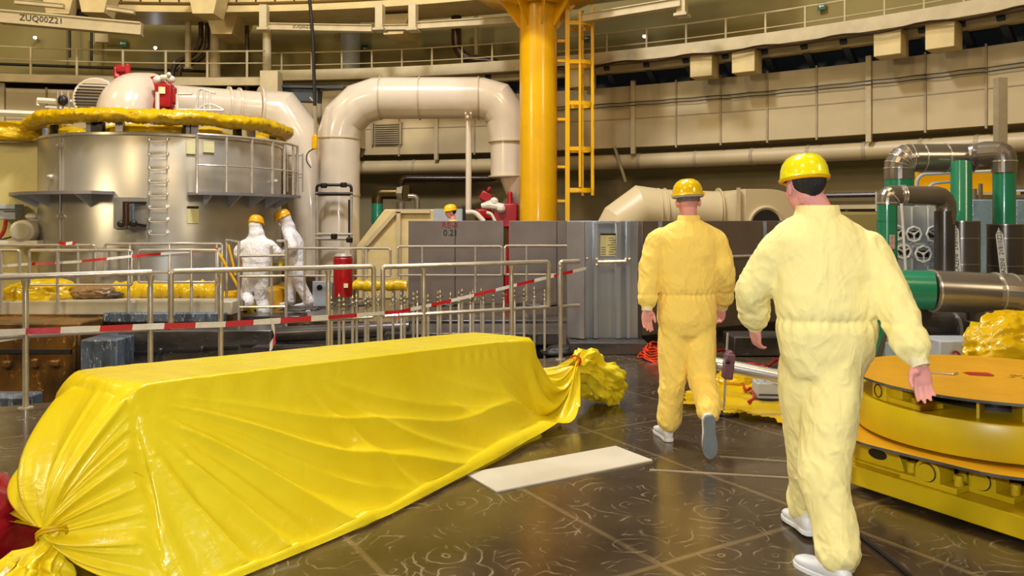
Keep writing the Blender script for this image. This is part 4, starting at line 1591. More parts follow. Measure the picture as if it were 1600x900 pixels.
# valve stems standing in a row in the pit edge
def stem():
    t = thing('valve_rod', 'thin steel valve stem', 'valve rod', (0, 0, 0), group='row of thin steel valve stems behind the near handrail')
    MB().tube([V((0, 0, -1.0)), V((0, 0, 0.62)), V((0, 0, 0.66))], [0.015, 0.015, 0.011], 8).build('rod', 'rod_steel', t)
    m = MB()
    m.lathe([(0.002, 0.64), (0.02, 0.645), (0.02, 0.66), (0.012, 0.67), (0.012, 0.69), (0.024, 0.695), (0.024, 0.71), (0.01, 0.72), (0.01, 0.745), (0.018, 0.75), (0.006, 0.775), (0.002, 0.785)], (0, 0, 0), 10)
    m.box((0.02, 0, 0.70), (0.05, 0.012, 0.012))
    m.box((-0.015, 0, 0.655), (0.04, 0.012, 0.012))
    m.build('valve_head', 'valve_rust', t)
    for g_ in children(t):
        pass
    return t


st0 = stem()
xs = [518, 530, 537, 551, 557, 571, 575, 591, 596, 614, 627, 632, 646, 652, 669, 684, 688, 704, 717, 722, 735, 739, 752, 755, 771, 787, 804, 819, 835, 851]
for i, px_ in enumerate(xs):
    p_ = rail_pt(px_, 0.42 if px_ % 2 else 0.5)
    z_ = 0.0 + 0.02 * math.sin(i * 2.1)
    lab = 'one of the thin steel valve stems standing in the row behind the near handrail'
    if i == 0:
        st0.location = (p_.x, p_.y, z_)
        st0['label'] = lab
    else:
        dup(st0, (p_.x, p_.y, z_), random.uniform(0, 3), lab)

# far, thinner railings
def far_rail(x0, x1, yt, ybot, yl, Y, posts, label, hooks=(), mid=True, close=(True, True), rad=0.022, mt='steel_tube'):
    t = thing('far_railing', label, 'railing', P((x0 + x1) / 2, ybot, Y))
    a_, b_ = P(x0, yt, Y), P(x1, yt, Y)
    la, lb = P(x0, yl, Y), P(x1, yl, Y)
    pts = ([la] if close[0] else []) + [a_, b_] + ([lb] if close[1] else [])
    MB().tube(fillet(pts, 0.04, 3), rad, 8).build('top_rail', mt, t)
    if mid:
        MB().tube([la, lb], rad * 0.8, 8).build('middle_rail', mt, t)
    for p_ in posts:
        MB().cyl(P(p_, ybot, Y), P(p_, yt, Y), rad, seg=8).build('post', mt, t)
    return t


far_rail(-40, 149, 383, 470, 428, 12.62, (91, 122), 'farther thin railing at far left in front of the tank')
far_rail(164, 347, 381, 470, 425, 12.62, (203, 265, 339), 'farther thin railing across the middle of the tank')
far_rail(-40, 31, 391, 489, 434, 11.95, (2,), 'nearer thin railing piece at the far left edge')
far_rail(46, 206, 391, 489, 445, 11.95, (90, 201), 'nearer thin railing in front of the yellow plastic heap')
far_rail(217, 340, 391, 489, 441, 11.95, (299, 338), 'nearer thin railing in front of the tank, right piece', close=(True, True))
far_rail(449, 610, 388, 470, 431, 13.9, (476, 568), 'thin railing in front of the red cylinder')
far_rail(622, 784, 385, 470, 430, 14.2, (660, 743), 'thin railing in front of the coded shield panel')
far_rail(789, 905, 384, 470, 429, 14.2, (823,), 'thin railing in front of the right shield panel', close=(True, False))
# the step frame where the left white worker kneels
t = thing('step_ladder_frame', 'steel ladder frame with four rungs behind which the left white worker kneels', 'ladder', P(398, 510, 12.2))
LY = 12.25
for x_, y_ in ((373, 378), (447, 376)):
    MB().cyl(P(x_, 512, LY), P(x_, y_, LY), 0.024, seg=8).build('upright', 'steel_tube', t)
for x_, y_ in ((354, 374), (424, 384)):
    MB().cyl(P(x_, 500, LY + 0.5), P(x_, y_, LY + 0.5), 0.022, seg=8).build('upright', 'steel_tube', t)
for y_ in (400, 432, 480):
    MB().cyl(P(373, y_, LY), P(447, y_ - 1, LY), 0.02, seg=8).build('rung', 'steel_tube', t)
MB().cyl(P(354, 375, LY + .5), P(373, 378, LY), 0.02, seg=8).build('side_bar', 'steel_tube', t)
MB().cyl(P(434, 376, LY + .5), P(447, 376, LY), 0.02, seg=8).build('side_bar', 'steel_tube', t)
MB().cyl(P(357, 382, LY + .2), P(368, 430, LY + .2), 0.02, seg=8).build('brace', 'yellow_steel', t)
MB().cyl(P(340, 392, LY + .2), P(372, 448, LY + .2), 0.022, seg=8).build('brace', 'yellow_steel', t)

# ------------------------------------------------------------------ barrier tapes
def tape(pts, width, seg_len, label, first=0, sag=0.0, tails=()):
    """flat striped ribbon, every colour a strip of the same band"""
    path = []
    for a_, b_ in zip(pts, pts[1:]):
        n_ = max(2, int((b_ - a_).length / 0.04))
        for i in range(n_):
            f_ = i / n_
            path.append(a_.lerp(b_, f_) - V((0, 0, sag * 4 * f_ * (1 - f_))))
    path.append(pts[-1])
    m = MB()
    d = 0.0
    L = [0.0]
    for a_, b_ in zip(path, path[1:]):
        d += (b_ - a_).length
        L.append(d)
    for i, p_ in enumerate(path):
        tw = 0.35 * math.sin(L[i] * 0.9) + 0.15 * noise.noise(V((L[i] * 3, 0, 0)))
        up = V((0, math.sin(tw), math.cos(tw)))
        w_ = width * (1 + 0.12 * noise.noise(V((L[i] * 5, 2, 0))))
        m.v += [p_ + up * w_ / 2, p_ - up * w_ / 2, p_ - up * w_ / 2 + V((0, 0.002, 0)), p_ + up * w_ / 2 + V((0, 0.002, 0))]
    for i in range(len(path) - 1):
        s_ = (int((L[i]) / seg_len) + first) % 2
        for j in range(4):
            l = (j + 1) % 4
            m.f.append((4 * i + j, 4 * i + l, 4 * i + 4 + l, 4 * i + 4 + j))
            m.mi.append(s_)
    return m.build('barrier_tape', ['tape_red', 'tape_white'], label=label, cat='barrier tape', sharp=1.0)


def rp(px, py, off=-0.06):
    q = rail_pt(px, off)
    return V((q.x, q.y, Z(py, q.y)))


ga = P(916, 419, GY + 0.0)
tape([rp(-80, 523), rp(40, 518), rp(240, 510), rp(345, 507), rp(513, 496)], 0.052, 0.255, 'near red and white barrier tape tied along the handrail, left length')
tape([rp(513, 496, -0.03), rp(625, 487, -0.03), rp(700, 471, 0.1), ga], 0.036, 0.27, 'red and white barrier tape rising to the shiny gate', first=0)
tape([rp(-80, 545, .1), rp(30, 528, .05), rp(60, 524, .05), rp(250, 512, 0.05)], 0.02, 0.9, 'twisted second strand of tape under the near one', first=1)
tape([rp(424, 503, -0.07), rp(428, 514, -0.1), rp(431, 528, -0.1), rp(421, 545, -0.1)], 0.09, 0.09, 'short loose tape end hanging below the handrail near the ladder frame', first=1)
tape([rp(620, 485, -0.07), rp(624, 492, -0.08), rp(619, 508, -0.08)], 0.035, 0.08, 'short loose tape end hanging among the valve stems', first=0)
tape([P(-40, 418, 12.0), P(40, 413, 12.0), P(120, 409, 12.0), P(210, 400, 11.9), P(345, 389, 12.2)], 0.04, 0.4, 'farther thin barrier tape crossing in front of the tank', first=0)
tape([P(92, 379, 12.6), P(103, 381, 12.58), P(118, 379, 12.6)], 0.05, 0.09, 'knotted bit of tape on the farther thin railing at left')

# ================================================================== the yellow plastic cover (its drape is worked out by a small cloth solver)
BX0 = V((-1.89, 3.54, 0))
BX1 = V((-0.06, 6.27, 0))
KN1 = V((-1.80, 3.13, 0.33))
KN2 = V((0.50, 6.42, 0.42))


CREASE = []


def drape():
    rng = np.random.RandomState(4)
    d = np.array((BX1 - BX0).normalized())
    nrm = np.array((d[1], -d[0], 0.0))          # towards the open floor
    o = np.array(BX0)
    L = (BX1 - BX0).length
    hw0, hw1, h0, h1 = 0.31, 0.30, 0.85, 0.655
    s_a, s_b = -1.28, L + 1.45                   # sheet ends along the box
    t_a, t_b = -1.25, 1.17                      # across: back edge, front edge
    N, M = 168, 88
    S = np.linspace(s_a, s_b, N)
    T = np.linspace(t_a, t_b, M)
    ds, dt = S[1] - S[0], T[1] - T[0]
    SS, TT = np.meshgrid(S, T, indexing='ij')
    TT = np.where(TT > 0, TT * (1 - 0.17 * np.clip(SS / L, 0, 1)), TT)      # the film is narrower at the low far end
    X_ = o[None, None, :] + SS[..., None] * d + TT[..., None] * nrm
    zl = h0 + (h1 - h0) * np.clip(SS / L, 0, 1) + 0.03
    X_[..., 2] = zl - 0.25 * np.clip(-SS, 0, 9) - 0.25 * np.clip(SS - L, 0, 9)
    X_[..., 2] += 0.01 * rng.randn(N, M)
    X_ = X_.reshape(-1, 3)
    idx = np.arange(N * M).reshape(N, M)
    cons = []
    RS = L * 0.5 + (SS - L * 0.5) * (1 + 0.045 * np.clip((TT - 0.3) / 0.9, 0, 1))     # a little fuller along the front hem

    def addc(a, b, stiff):
        a, b = a.ravel(), b.ravel()
        pa = np.stack([RS.ravel()[a], TT.ravel()[a]], 1)
        pb = np.stack([RS.ravel()[b], TT.ravel()[b]], 1)
        cons.append((a, b, np.linalg.norm(pa - pb, axis=1)[:, None], stiff))
    for c in (0, 1):
        addc(idx[c:-1:2, :], idx[c + 1::2, :], 1.0)
        addc(idx[:, c:-1:2], idx[:, c + 1::2], 1.0)
        addc(idx[c:-1:2, :-1], idx[c + 1::2, 1:], 0.6)
        addc(idx[c:-1:2, 1:], idx[c + 1::2, :-1], 0.6)
    for c in (0, 1, 2, 3):
        a = idx[c:-2:4, :]
        addc(a, idx[c + 2::4, :][:a.shape[0]], 0.05)
        a = idx[:, c:-2:4]
        addc(a, idx[:, c + 2::4][:, :a.shape[1]], 0.05)
    W_ = np.ones((N * M, 1))
    r1 = int(round((-0.80 - s_a) / ds))
    r2 = int(round((L + 0.60 - s_a) / ds))
    pins = []
    for row, K, ax in ((r1, np.array(KN1), np.array((0.35, -0.55, -0.75))), (r2, np.array(KN2), np.array((0.65, 0.65, -0.35)))):
        ax = ax / np.linalg.norm(ax)
        e1 = np.cross(ax, (0, 0, 1.0))
        e1 /= np.linalg.norm(e1)
        e2 = np.cross(e1, ax)
        for dr in (0, 1):
            ids = idx[row + dr]
            th = np.linspace(0.1, 2 * PI - 0.1, M) + PI / 2
            rr = 0.035 * (1 + 0.35 * np.sin(th * 9))[:, None]
            sgn = 1 if row == r1 else -1
            # front edge of the sheet comes round the front, back edge round the back
            tgt = K + e1 * np.cos(th)[:, None] * rr + e2 * np.sin(th)[:, None] * rr + ax * (ds * (-dr if row == r1 else dr))
            pins.append((ids, X_[ids].copy(), tgt))
            W_[ids] = 0
    Vel = np.zeros_like(X_)
    dtm = 1 / 60.0
    steps = 210
    for st in range(steps):
        Vel[:, 2] -= 9.8 * dtm
        Vel *= 0.975
        prev = X_.copy()
        X_ = X_ + Vel * dtm * (W_ > 0)
        f = min(1.0, st / 110.0)
        f = f * f * (3 - 2 * f)
        for ids, a, b in pins:
            X_[ids] = a + (b - a) * f
        for it in range(9):
            for a, b, r0, k in cons:
                dv = X_[b] - X_[a]
                ln = np.sqrt((dv * dv).sum(1, keepdims=True)) + 1e-9
                wa, wb = W_[a], W_[b]
                ws = wa + wb + 1e-9
                if k < 0.5:
                    c = dv * (np.minimum(0, ln - r0 * 0.97) / ln / ws * k)
                else:
                    c = dv * ((ln - r0) / ln / ws * k)
                X_[a] += c * wa
                X_[b] -= c * wb
            if it % 4 == 0:
                for rep in (0, 1):
                    rel = X_ - o
                    l = rel @ d
                    w = rel @ nrm
                    z = X_[:, 2]
                    fl = np.clip(l / L, 0, 1)
                    hh = h0 + (h1 - h0) * fl
                    hw = hw0 + (hw1 - hw0) * fl
                    ins = (l > 0) & (l < L) & (np.abs(w) < hw) & (z < hh) & (W_[:, 0] > 0)
                    if rep == 0:
                        X_[ins] = prev[ins] * 0.12 + X_[ins] * 0.88
                        continue
                    pen = np.stack([hh - z, hw - w, hw + w, l, L - l], 1)
                    k = np.argmin(pen, 1)
                    pm = pen[np.arange(len(k)), k]
                    mv = np.zeros_like(X_)
                    mv[:, 2] = np.where(k == 0, pm, 0)
                    mv += nrm * np.where(k == 1, pm, 0)[:, None] - nrm * np.where(k == 2, pm, 0)[:, None]
                    mv += -d * np.where(k == 3, pm, 0)[:, None] + d * np.where(k == 4, pm, 0)[:, None]
                    X_[ins] += mv[ins]
        g = X_[:, 2] < 0.008
        X_[g, 2] = 0.008
        X_[g, :2] = prev[g, :2] + (X_[g, :2] - prev[g, :2]) * 0.55
        Vel = (X_ - prev) / dtm
        sp = np.linalg.norm(Vel, axis=1, keepdims=True)
        Vel *= np.minimum(1, 4.0 / (sp + 1e-9))
    # finer grid, then press the film back onto the box so that its edges are crisp
    K3 = 3
    G3 = X_.reshape(N, M, 3)

    def up(A, ax):
        A = np.moveaxis(A, ax, 0)
        n_ = A.shape[0]
        t_ = np.arange((n_ - 1) * K3 + 1) / K3
        i_ = np.minimum(t_.astype(int), n_ - 2)
        f_ = (t_ - i_).reshape((-1,) + (1,) * (A.ndim - 1))
        p0, p1, p2, p3 = A[np.maximum(i_ - 1, 0)], A[i_], A[i_ + 1], A[np.minimum(i_ + 2, n_ - 1)]
        out = 0.5 * (2 * p1 + (p2 - p0) * f_ + (2 * p0 - 5 * p1 + 4 * p2 - p3) * f_ ** 2 + (3 * p1 - p0 - 3 * p2 + p3) * f_ ** 3)
        return np.moveaxis(out, 0, ax)

    def smooth(A, n_):
        for _ in range(n_):
            A = A.copy()
            A[1:-1] = 0.5 * A[1:-1] + 0.25 * (A[:-2] + A[2:])
            A[:, 1:-1] = 0.5 * A[:, 1:-1] + 0.25 * (A[:, :-2] + A[:, 2:])
        return A
    kr = (r1, r2)
    G3 = smooth(G3, 2)
    G3 = up(up(G3, 0), 1)
    SS = up(up(SS, 0), 1)
    TT = up(up(TT, 0), 1)
    N, M = SS.shape
    r1, r2 = r1 * K3, r2 * K3
    ds = ds / K3

    def press(A, e=0.004):
        for _ in range(2):
            rel = A - o
            l, w, z = rel @ d, rel @ nrm, A[..., 2]
            fl = np.clip(l / L, 0, 1)
            hh = h0 + (h1 - h0) * fl + e
            hw = hw0 + (hw1 - hw0) * fl + e
            ins = (l > -e) & (l < L + e) & (np.abs(w) < hw) & (z < hh)
            pen = np.stack([hh - z, hw - w, hw + w, l + e, L + e - l], -1)
            k = np.argmin(pen, -1)
            pm = np.take_along_axis(pen, k[..., None], -1)[..., 0] * ins
            A = A.copy()
            A[..., 2] += np.where(k == 0, pm, 0)
            A += nrm * (np.where(k == 1, pm, 0) - np.where(k == 2, pm, 0))[..., None]
            A += d * (np.where(k == 4, pm, 0) - np.where(k == 3, pm, 0))[..., None]
        return A
    G3 = press(G3)
    # the front hangs in one slope from the box edge to the hem on the floor
    rel = G3 - o
    l3, w3 = rel @ d, rel @ nrm
    Df = np.zeros_like(SS)
    ltop = np.full(N, -9.0)
    for i in range(N):
        fl = min(max(l3[i].mean() / L, 0), 1)
        hh, hw = h0 + (h1 - h0) * fl, hw0 + (hw1 - hw0) * fl
        fr = np.where((w3[i] > hw * 0.9) & (TT[i] > 0))[0]
        if len(fr) < 5:
            continue
        # first vertex round the top front edge
        j0 = int(np.argmin(np.hypot(w3[i] - hw, G3[i, :, 2] - hh)))
        n_ = M - 1 - j0
        ltop[i] = l3[i, j0]
        a_ = np.clip((np.arange(M) - j0) / n_, 0, 1)
        Df[i] = a_ * hh / 0.92
        lc = l3[i, j0] + 0 * l3[i, j0:]
        ho = np.interp(lc, [-0.1, 0.285, 0.8, 1.24, 2.28, 3.3], [0.20, 0.29, 0.32, 0.33, 0.24, 0.10])
        aa = np.clip(a_[j0:] / 0.93, 0, 1)
        ex = np.clip((a_[j0:] - 0.93) / 0.07, 0, 1)
        wn = hw + ho * (0.25 * aa + 0.75 * aa ** 1.9) + 0.035 * ex
        zn = hh * (1 - aa) + 0.008 + 0.03 * np.sin(PI * ex) ** 2
        q = o + d * lc[:, None] + nrm * wn[:, None]
        q[:, 2] = zn
        wt = np.clip((l3[i, j0] + 0.02) / 0.05, 0, 1) * np.clip((L + 0.05 - l3[i, j0]) / 0.6, 0, 1)
        G3[i, j0:] = G3[i, j0:] * (1 - wt) + q * wt
    # long folds that fall from the near top corner and sweep to the far knot
    du_ = np.gradient(smooth(G3, 4), axis=0)
    dv_ = np.gradient(smooth(G3, 4), axis=1)
    nn = np.cross(du_, dv_)
    nn /= np.linalg.norm(nn, axis=2, keepdims=True) + 1e-9
    nn *= np.sign((nn * (nrm + np.array([0, 0, 0.5]))).sum(2, keepdims=True))
    rel = G3 - o
    lx = rel @ d
    D = smooth(Df, 3)
    disp = 0 * SS
    dx = np.clip(lx + 0.02, 0.0, None)
    wob = np.array([[0.0]])
    c = D / (1 - np.exp(-dx / 2.0) + 0.015)
    c = c * (1 + 0.10 * np.sin(lx * 2.3 + 1.0) + 0.05 * np.sin(lx * 5.1))

    def crest(q, sharp=1.15):
        return np.exp(-np.abs(q) ** sharp)
    for c0, w_, a_, x1 in ((0.62, 0.05, 0.030, 9), (0.98, 0.07, 0.050, 9), (1.30, 0.08, 0.028, 1.6), (1.75, 0.12, 0.052, 9), (2.35, 0.13, 0.03, 0.9), (3.0, 0.2, 0.045, 9), (4.6, 0.3, 0.035, 9)):
        disp += a_ * crest(np.where(c > c0, (c - c0) / (w_ * 2.6), (c - c0) / w_)) * np.clip((dx * w_ * 3 - 0.02) / 0.12, 0, 1) * np.clip((x1 - dx) / 0.4, 0, 1)
    for xs_, sc_, fam in ((0.95, 1.1, ((0.55, 0.07, 0.024), (0.95, 0.10, 0.030), (1.7, 0.2, 0.03))), (1.75, 0.8, ((0.5, 0.08, 0.020), (0.9, 0.13, 0.022))), (2.5, 0.7, ((0.5, 0.1, 0.014), (1.0, 0.15, 0.016)))):
        dx2 = np.clip(lx - xs_, 0.0, None)
        c2 = D / (1 - np.exp(-dx2 / sc_) + 0.02)
        for c0, w_, a_ in fam:
            disp += a_ * crest(np.where(c2 > c0, (c2 - c0) / (w_ * 2.4), (c2 - c0) / w_)) * np.clip((dx2 * w_ * 3 - 0.02) / 0.14, 0, 1)
    ph = np.arctan2(D, dx + 1e-6)
    rr = np.hypot(D, dx)
    for p0, w_, a_ in ((1.40, 0.06, 0.030), (1.19, 0.05, 0.026)):
        disp += a_ * crest((ph - p0) / w_) * np.clip((rr - 0.08) / 0.4, 0, 1) * np.clip((1.5 - rr) / 0.7, 0, 1)
    ramp_ = np.clip(D / 0.08, 0, 1) * np.clip((dx + 0.1) / 0.06, 0, 1) * np.clip((L + 0.30 - SS) / 0.5, 0, 1) * np.clip((0.90 - D) / 0.10, 0, 1)
    pl = 0.0035 * np.sin(SS * 46 + 3 * np.sin(SS * 5)) * np.exp(-((D - 0.07) / 0.06) ** 2) * (SS > 0) * (SS < L) * (0.5 + 0.5 * np.sin(SS * 3.1))
    # creases pressed into the film when it was folded
    cz = 0.0025 * (np.exp(-((SS - 1.9) / 0.012) ** 2) + np.exp(-((TT + 0.05 - 0.03 * np.sin(SS * 2)) / 0.012) ** 2))
    G3 = press(G3 + nn * (disp * ramp_ + pl + cz)[..., None], 0.003)
    # the near end: film drawn straight from the end of the box to the knot, in radiating pleats
    r0 = int(np.argmax(ltop > 0.035)) + 1
    Bst = G3[r0].copy()
    Kst = G3[r1].copy()
    tt = np.linspace(0, 1, M)
    plt_ = np.array([noise.noise(V((a_ * 26, 3.3, 0))) + 0.6 * (1 - min(1, abs(noise.noise(V((a_ * 17, 8.1, 0)))) * 4)) for a_ in tt])
    back = np.clip((-TT[r0]) / 0.5, 0, 1)
    for i in range(r1, r0):
        u = (i - r1) / (r0 - r1)
        bell = math.sin(PI * u ** 0.9) ** 0.9
        q = Kst + (Bst - Kst) * u ** 1.08
        q = q - d * (0.06 * bell) - nrm * (back * 0.32 * math.sin(PI * u ** 0.7))[:, None]
        q = q - d * (plt_ * 0.055 * bell)[:, None] + nrm * (plt_ * 0.03 * bell * np.sign(TT[r0]))[:, None]
        wgt = min(1.0, (r0 - i) / 6.0)
        G3[i] = q * wgt + G3[i] * (1 - wgt)
    for _ in range(3):
        blk = G3[r0 - 9:r0 + 15].copy()
        blk[1:-1] = 0.5 * blk[1:-1] + 0.25 * (blk[:-2] + blk[2:])
        G3[r0 - 9:r0 + 15] = blk
    # the loose ends beyond the two knots: crumpled bags of film
    for row, K, path, rads in ((r1, KN1, ((0, 0, 0), (-0.03, -0.05, -0.12), (-0.06, -0.12, -0.26), (-0.08, -0.22, -0.30)), (0.045, 0.10, 0.17, 0.20)),
                               (r2 + K3, KN2, ((0, 0, 0), (0.10, 0.10, -0.02), (0.24, 0.26, -0.18), (0.34, 0.42, -0.34)), (0.045, 0.11, 0.15, 0.13))):
        rows = range(row, -1, -1) if row == r1 else range(row, N)
        n_ = len(rows)
        P_ = np.array([np.array(K) + np.array(q) for q in path])
        for k, i in enumerate(rows):
            f = k / (n_ - 1) * 3
            j = min(int(f), 2)
            q = P_[j] + (P_[j + 1] - P_[j]) * (f - j)
            rad = rads[j] + (rads[j + 1] - rads[j]) * (f - j)
            axv = P_[j + 1] - P_[j]
            axv /= np.linalg.norm(axv)
            e1 = np.cross(axv, (0, 0, 1.0))
            e1 /= np.linalg.norm(e1)
            e2 = np.cross(e1, axv)
            th = np.linspace(0.1, 2 * PI - 0.1, M) + PI / 2
            rr = np.array([rad * (1 + 0.10 * math.sin(11 * a_ + k * 0.033) + 0.5 * noise.noise(V((math.cos(a_) * 2, math.sin(a_) * 2, k * 0.053))) + 0.3 * noise.noise(V((math.cos(a_) * 5, math.sin(a_) * 5, k * 0.13)))) for a_ in th])
            new = q + e1 * (np.cos(th) * rr)[:, None] + e2 * (np.sin(th) * rr)[:, None]
            w_ = min(1.0, k / 9.0)
            G3[i] = G3[i] * (1 - w_) + new * w_
    G3[..., 2] = np.maximum(G3[..., 2], 0.006)
    return G3


def film_mat(name, col, col2, rough, tr):
    m, nt, b = new_mat(name)
    tc = nd(nt, 'ShaderNodeTexCoord')
    n1 = nd(nt, 'ShaderNodeTexNoise', i_Scale=1.6, i_Detail=3.0)
    nt.links.new(tc.outputs['Object'], n1.inputs['Vector'])
    c = mixc(nt, ramp(nt, n1.outputs['Fac'], [(0.35, 0.0), (0.7, 1.0)]), srgb(*col), srgb(*col2))
    nt.links.new(c, b.inputs['Base Color'])
    b.inputs['Roughness'].default_value = rough
    b.inputs['Specular IOR Level'].default_value = 0.55
    n2 = nd(nt, 'ShaderNodeTexNoise', i_Scale=9.0, i_Detail=4.0, i_Distortion=0.8)
    nt.links.new(tc.outputs['Object'], n2.inputs['Vector'])
    bp = nd(nt, 'ShaderNodeBump', i_Strength=0.22, i_Distance=0.03)
    nt.links.new(n2.outputs['Fac'], bp.inputs['Height'])
    nt.links.new(bp.outputs[0], b.inputs['Normal'])
    t = nd(nt, 'ShaderNodeBsdfTranslucent')
    nt.links.new(c, t.inputs[0])
    mx = nd(nt, 'ShaderNodeMixShader', n0=tr)
    nt.links.new(b.outputs[0], mx.inputs[1])
    nt.links.new(t.outputs[0], mx.inputs[2])
    nt.links.new(mx.outputs[0], nt.nodes['Material Output'].inputs[0])


film_mat('cover_film', (250, 230, 44), (244, 216, 22), 0.27, 0.16)
G_ = drape()
N_, M_ = G_.shape[:2]
m = MB()
m.v = [V(p) for p in G_.reshape(-1, 3).tolist()]
m.f = [(i * M_ + j, i * M_ + j + 1, (i + 1) * M_ + j + 1, (i + 1) * M_ + j) for i in range(N_ - 1) for j in range(M_ - 1)]
m.mi = [0] * len(m.f)
cv = thing('plastic_cover', 'big bright yellow plastic sheet draped over a long box and tied at both ends', 'cover', V((-1.0, 4.9, 0)))
sheet = m.build('sheet', 'cover_film', cv, sharp=3.0)
for K, ax in ((KN1, V((0.35, -0.55, -0.75))), (KN2, V((0.65, 0.65, -0.35)))):
    ax = ax.normalized()
    e1 = ax.cross(V((0, 0, 1))).normalized()
    e2 = e1.cross(ax)
    m = MB()
    for q in (0.0, 0.012):
        m.tube([K + (e1 * math.cos(2 * PI * k / 20) + e2 * math.sin(2 * PI * k / 20)) * (0.052 + 0.004 * math.sin(k)) + ax * q for k in range(20)], 0.006, 6, closed=True)
    m.build('tie_string', 'gasket_orange' if K is KN2 else 'yellow_film', cv)

# ================================================================== yellow turntable at right
mat('steel_bright', (225, 222, 218), 0.25, 0.6, var=0.08)
mat('plate_orange', (220, 160, 16), 0.38, var=0.08, vscale=2.5, bump=0.05)
mat('bright_yellow', (212, 182, 16), 0.35, var=0.07, vscale=2.5)
scuffed('scuffed_edge', (110, 112, 110), (70, 72, 70), (200, 200, 190), 0.5, 0.2, 6.0)
TT_ = V((2.75, 4.57, 0))
tt = thing('turntable', 'yellow steel turntable with round top plate, drum and square base at right', 'turntable', TT_)


def disc(mb, r, z0, z1, seg=96, r_in=0.0):
    mb.lathe([(r_in + 0.001, z0), (r, z0), (r, z1), (r_in + 0.001, z1)], (TT_.x, TT_.y, 0), seg)
    return mb


def plate_with_edge(name, poly, z0, z1, mt):
    """thin plate: painted faces, scuffed bare rim"""
    m = MB()
    n = len(poly)
    vs = [V((x, y, z)) for z in (z0, z1) for x, y in poly]
    m.add(vs, [tuple(reversed(range(n))), tuple(range(n, 2 * n))])
    m.slot = 1
    m.add(vs, [(i, (i + 1) % n, n + (i + 1) % n, n + i) for i in range(n)])
    return m.build(name, [mt, 'scuffed_edge'], tt, fixn=False)


plate_with_edge('top_plate', [(TT_.x + 0.745 * math.cos(2 * PI * k / 110), TT_.y + 0.745 * math.sin(2 * PI * k / 110)) for k in range(110)], 0.648, 0.662, 'plate_orange')
m = MB()
m.lathe([(0.55, 0.36), (0.72, 0.36), (0.725, 0.37), (0.725, 0.535), (0.72, 0.545), (0.40, 0.545), (0.40, 0.50), (0.55, 0.50), (0.55, 0.36)], (TT_.x, TT_.y, 0), 110)
m.build('drum', 'bright_yellow', tt)
MB().lathe([(0.02, 0.42), (0.4, 0.42), (0.4, 0.648), (0.02, 0.648)], (TT_.x, TT_.y, 0), 40).build('hub', 'dark_steel', tt)
hexa = []
n_ang = math.atan2(-0.578, -0.816)
for k in range(6):
    a_ = n_ang + PI / 6 + k * PI / 3
    rr_ = 0.813 / math.cos(PI / 6)
    hexa.append((TT_.x + rr_ * math.cos(a_), TT_.y + rr_ * math.sin(a_)))
# round the corners a little
hx = []
for i in range(6):
    a_, b_, c_ = V((*hexa[i - 1], 0)), V((*hexa[i], 0)), V((*hexa[(i + 1) % 6], 0))
    for k in range(7):
        t_ = k / 6
        p_, q_ = b_ + (a_ - b_).normalized() * 0.25, b_ + (c_ - b_).normalized() * 0.25
        w_ = p_ * (1 - t_) ** 2 + b_ * 2 * t_ * (1 - t_) + q_ * t_ * t_
        hx.append((w_.x, w_.y))
plate_with_edge('middle_plate', hx, 0.325, 0.34, 'plate_orange')
E2 = V((0.5, -0.866, 0))
N2_ = V((-0.866, -0.5, 0))
Mb = Matrix((E2, -N2_, V((0, 0, 1)))).transposed()


def tb(e, n, z):
    """point in the base frame: e along the front edge (to the right), n towards the camera"""
    return TT_ + E2 * e + N2_ * n + V((0, 0, z))


def tbox(mb, e, n, z, se, sn, sz):
    return mb.box(tb(e, n, z), (se, sn, sz), Mb)


m = MB()
tbox(m, 0.45, 0.0, 0.085, 1.9, 1.32, 0.11)
m.build('base_frame', 'bright_yellow', tt, bevel=0.006)
m = MB()
for e in (-0.4, 0.1, 0.6, 1.1):
    tbox(m, e, 0.4, 0.0135, 0.12, 0.25, 0.025)
m.build('foot', 'dark_steel', tt)
MB().cyl(TT_ + V((0, 0, 0.17)), TT_ + V((0, 0, 0.33)), 0.35, seg=40).build('bearing', 'dark_steel', tt)
# pillow blocks with shaft ends under the middle plate
def pillow_block(e, n, z, w=0.22, d=0.13, r=0.07, turn=0.0):
    m = MB()
    tbox(m, e, n, z + 0.016, w * 1.45, d, 0.032)
    c_ = tb(e, n, z + 0.03)
    poly = [(-r, 0)] + [(r * math.cos(PI - PI * k / 12), 0.045 + r * math.sin(PI * k / 12)) for k in range(13)] + [(r, 0)]
    m.prism(poly, -d / 2, d / 2, c_, E2, (0, 0, 1))
    blk = m.build('bearing_block', 'bright_yellow', tt, bevel=0.004)
    m = MB()
    cc = c_ + V((0, 0, 0.045))
    m.cyl(cc + N2_ * (d / 2 - 0.002), cc + N2_ * (d / 2 + 0.012), r * 0.66, seg=24)
    m.build('bearing_cap', 'bright_yellow', blk)
    m = MB()
    m.tube([cc + N2_ * (d / 2 + 0.004) + (E2 * math.cos(2 * PI * k / 24) + V((0, 0, 1)) * math.sin(2 * PI * k / 24)) * r * 0.68 for k in range(24)], 0.003, 5, closed=True)
    m.build('cap_groove', 'dark_steel', blk)
    for sx_ in (-1, 1):
        m = MB()
        m.cyl(tb(e + sx_ * w * 0.6, n, z + 0.03), tb(e + sx_ * w * 0.6, n, z + 0.06), 0.022, seg=16)
        m.cyl(tb(e + sx_ * w * 0.6, n, z + 0.06), tb(e + sx_ * w * 0.6, n, z + 0.085), 0.024, seg=6)
        m.build('bolt', 'bright_yellow', blk)


def tsee(px, n, z):
    """e coordinate on the line n (towards the camera), seen in column px"""
    o_ = TT_ + N2_ * n
    a_ = (px - 800) / F
    return (a_ * o_.y - o_.x) / (E2.x - a_ * E2.y)


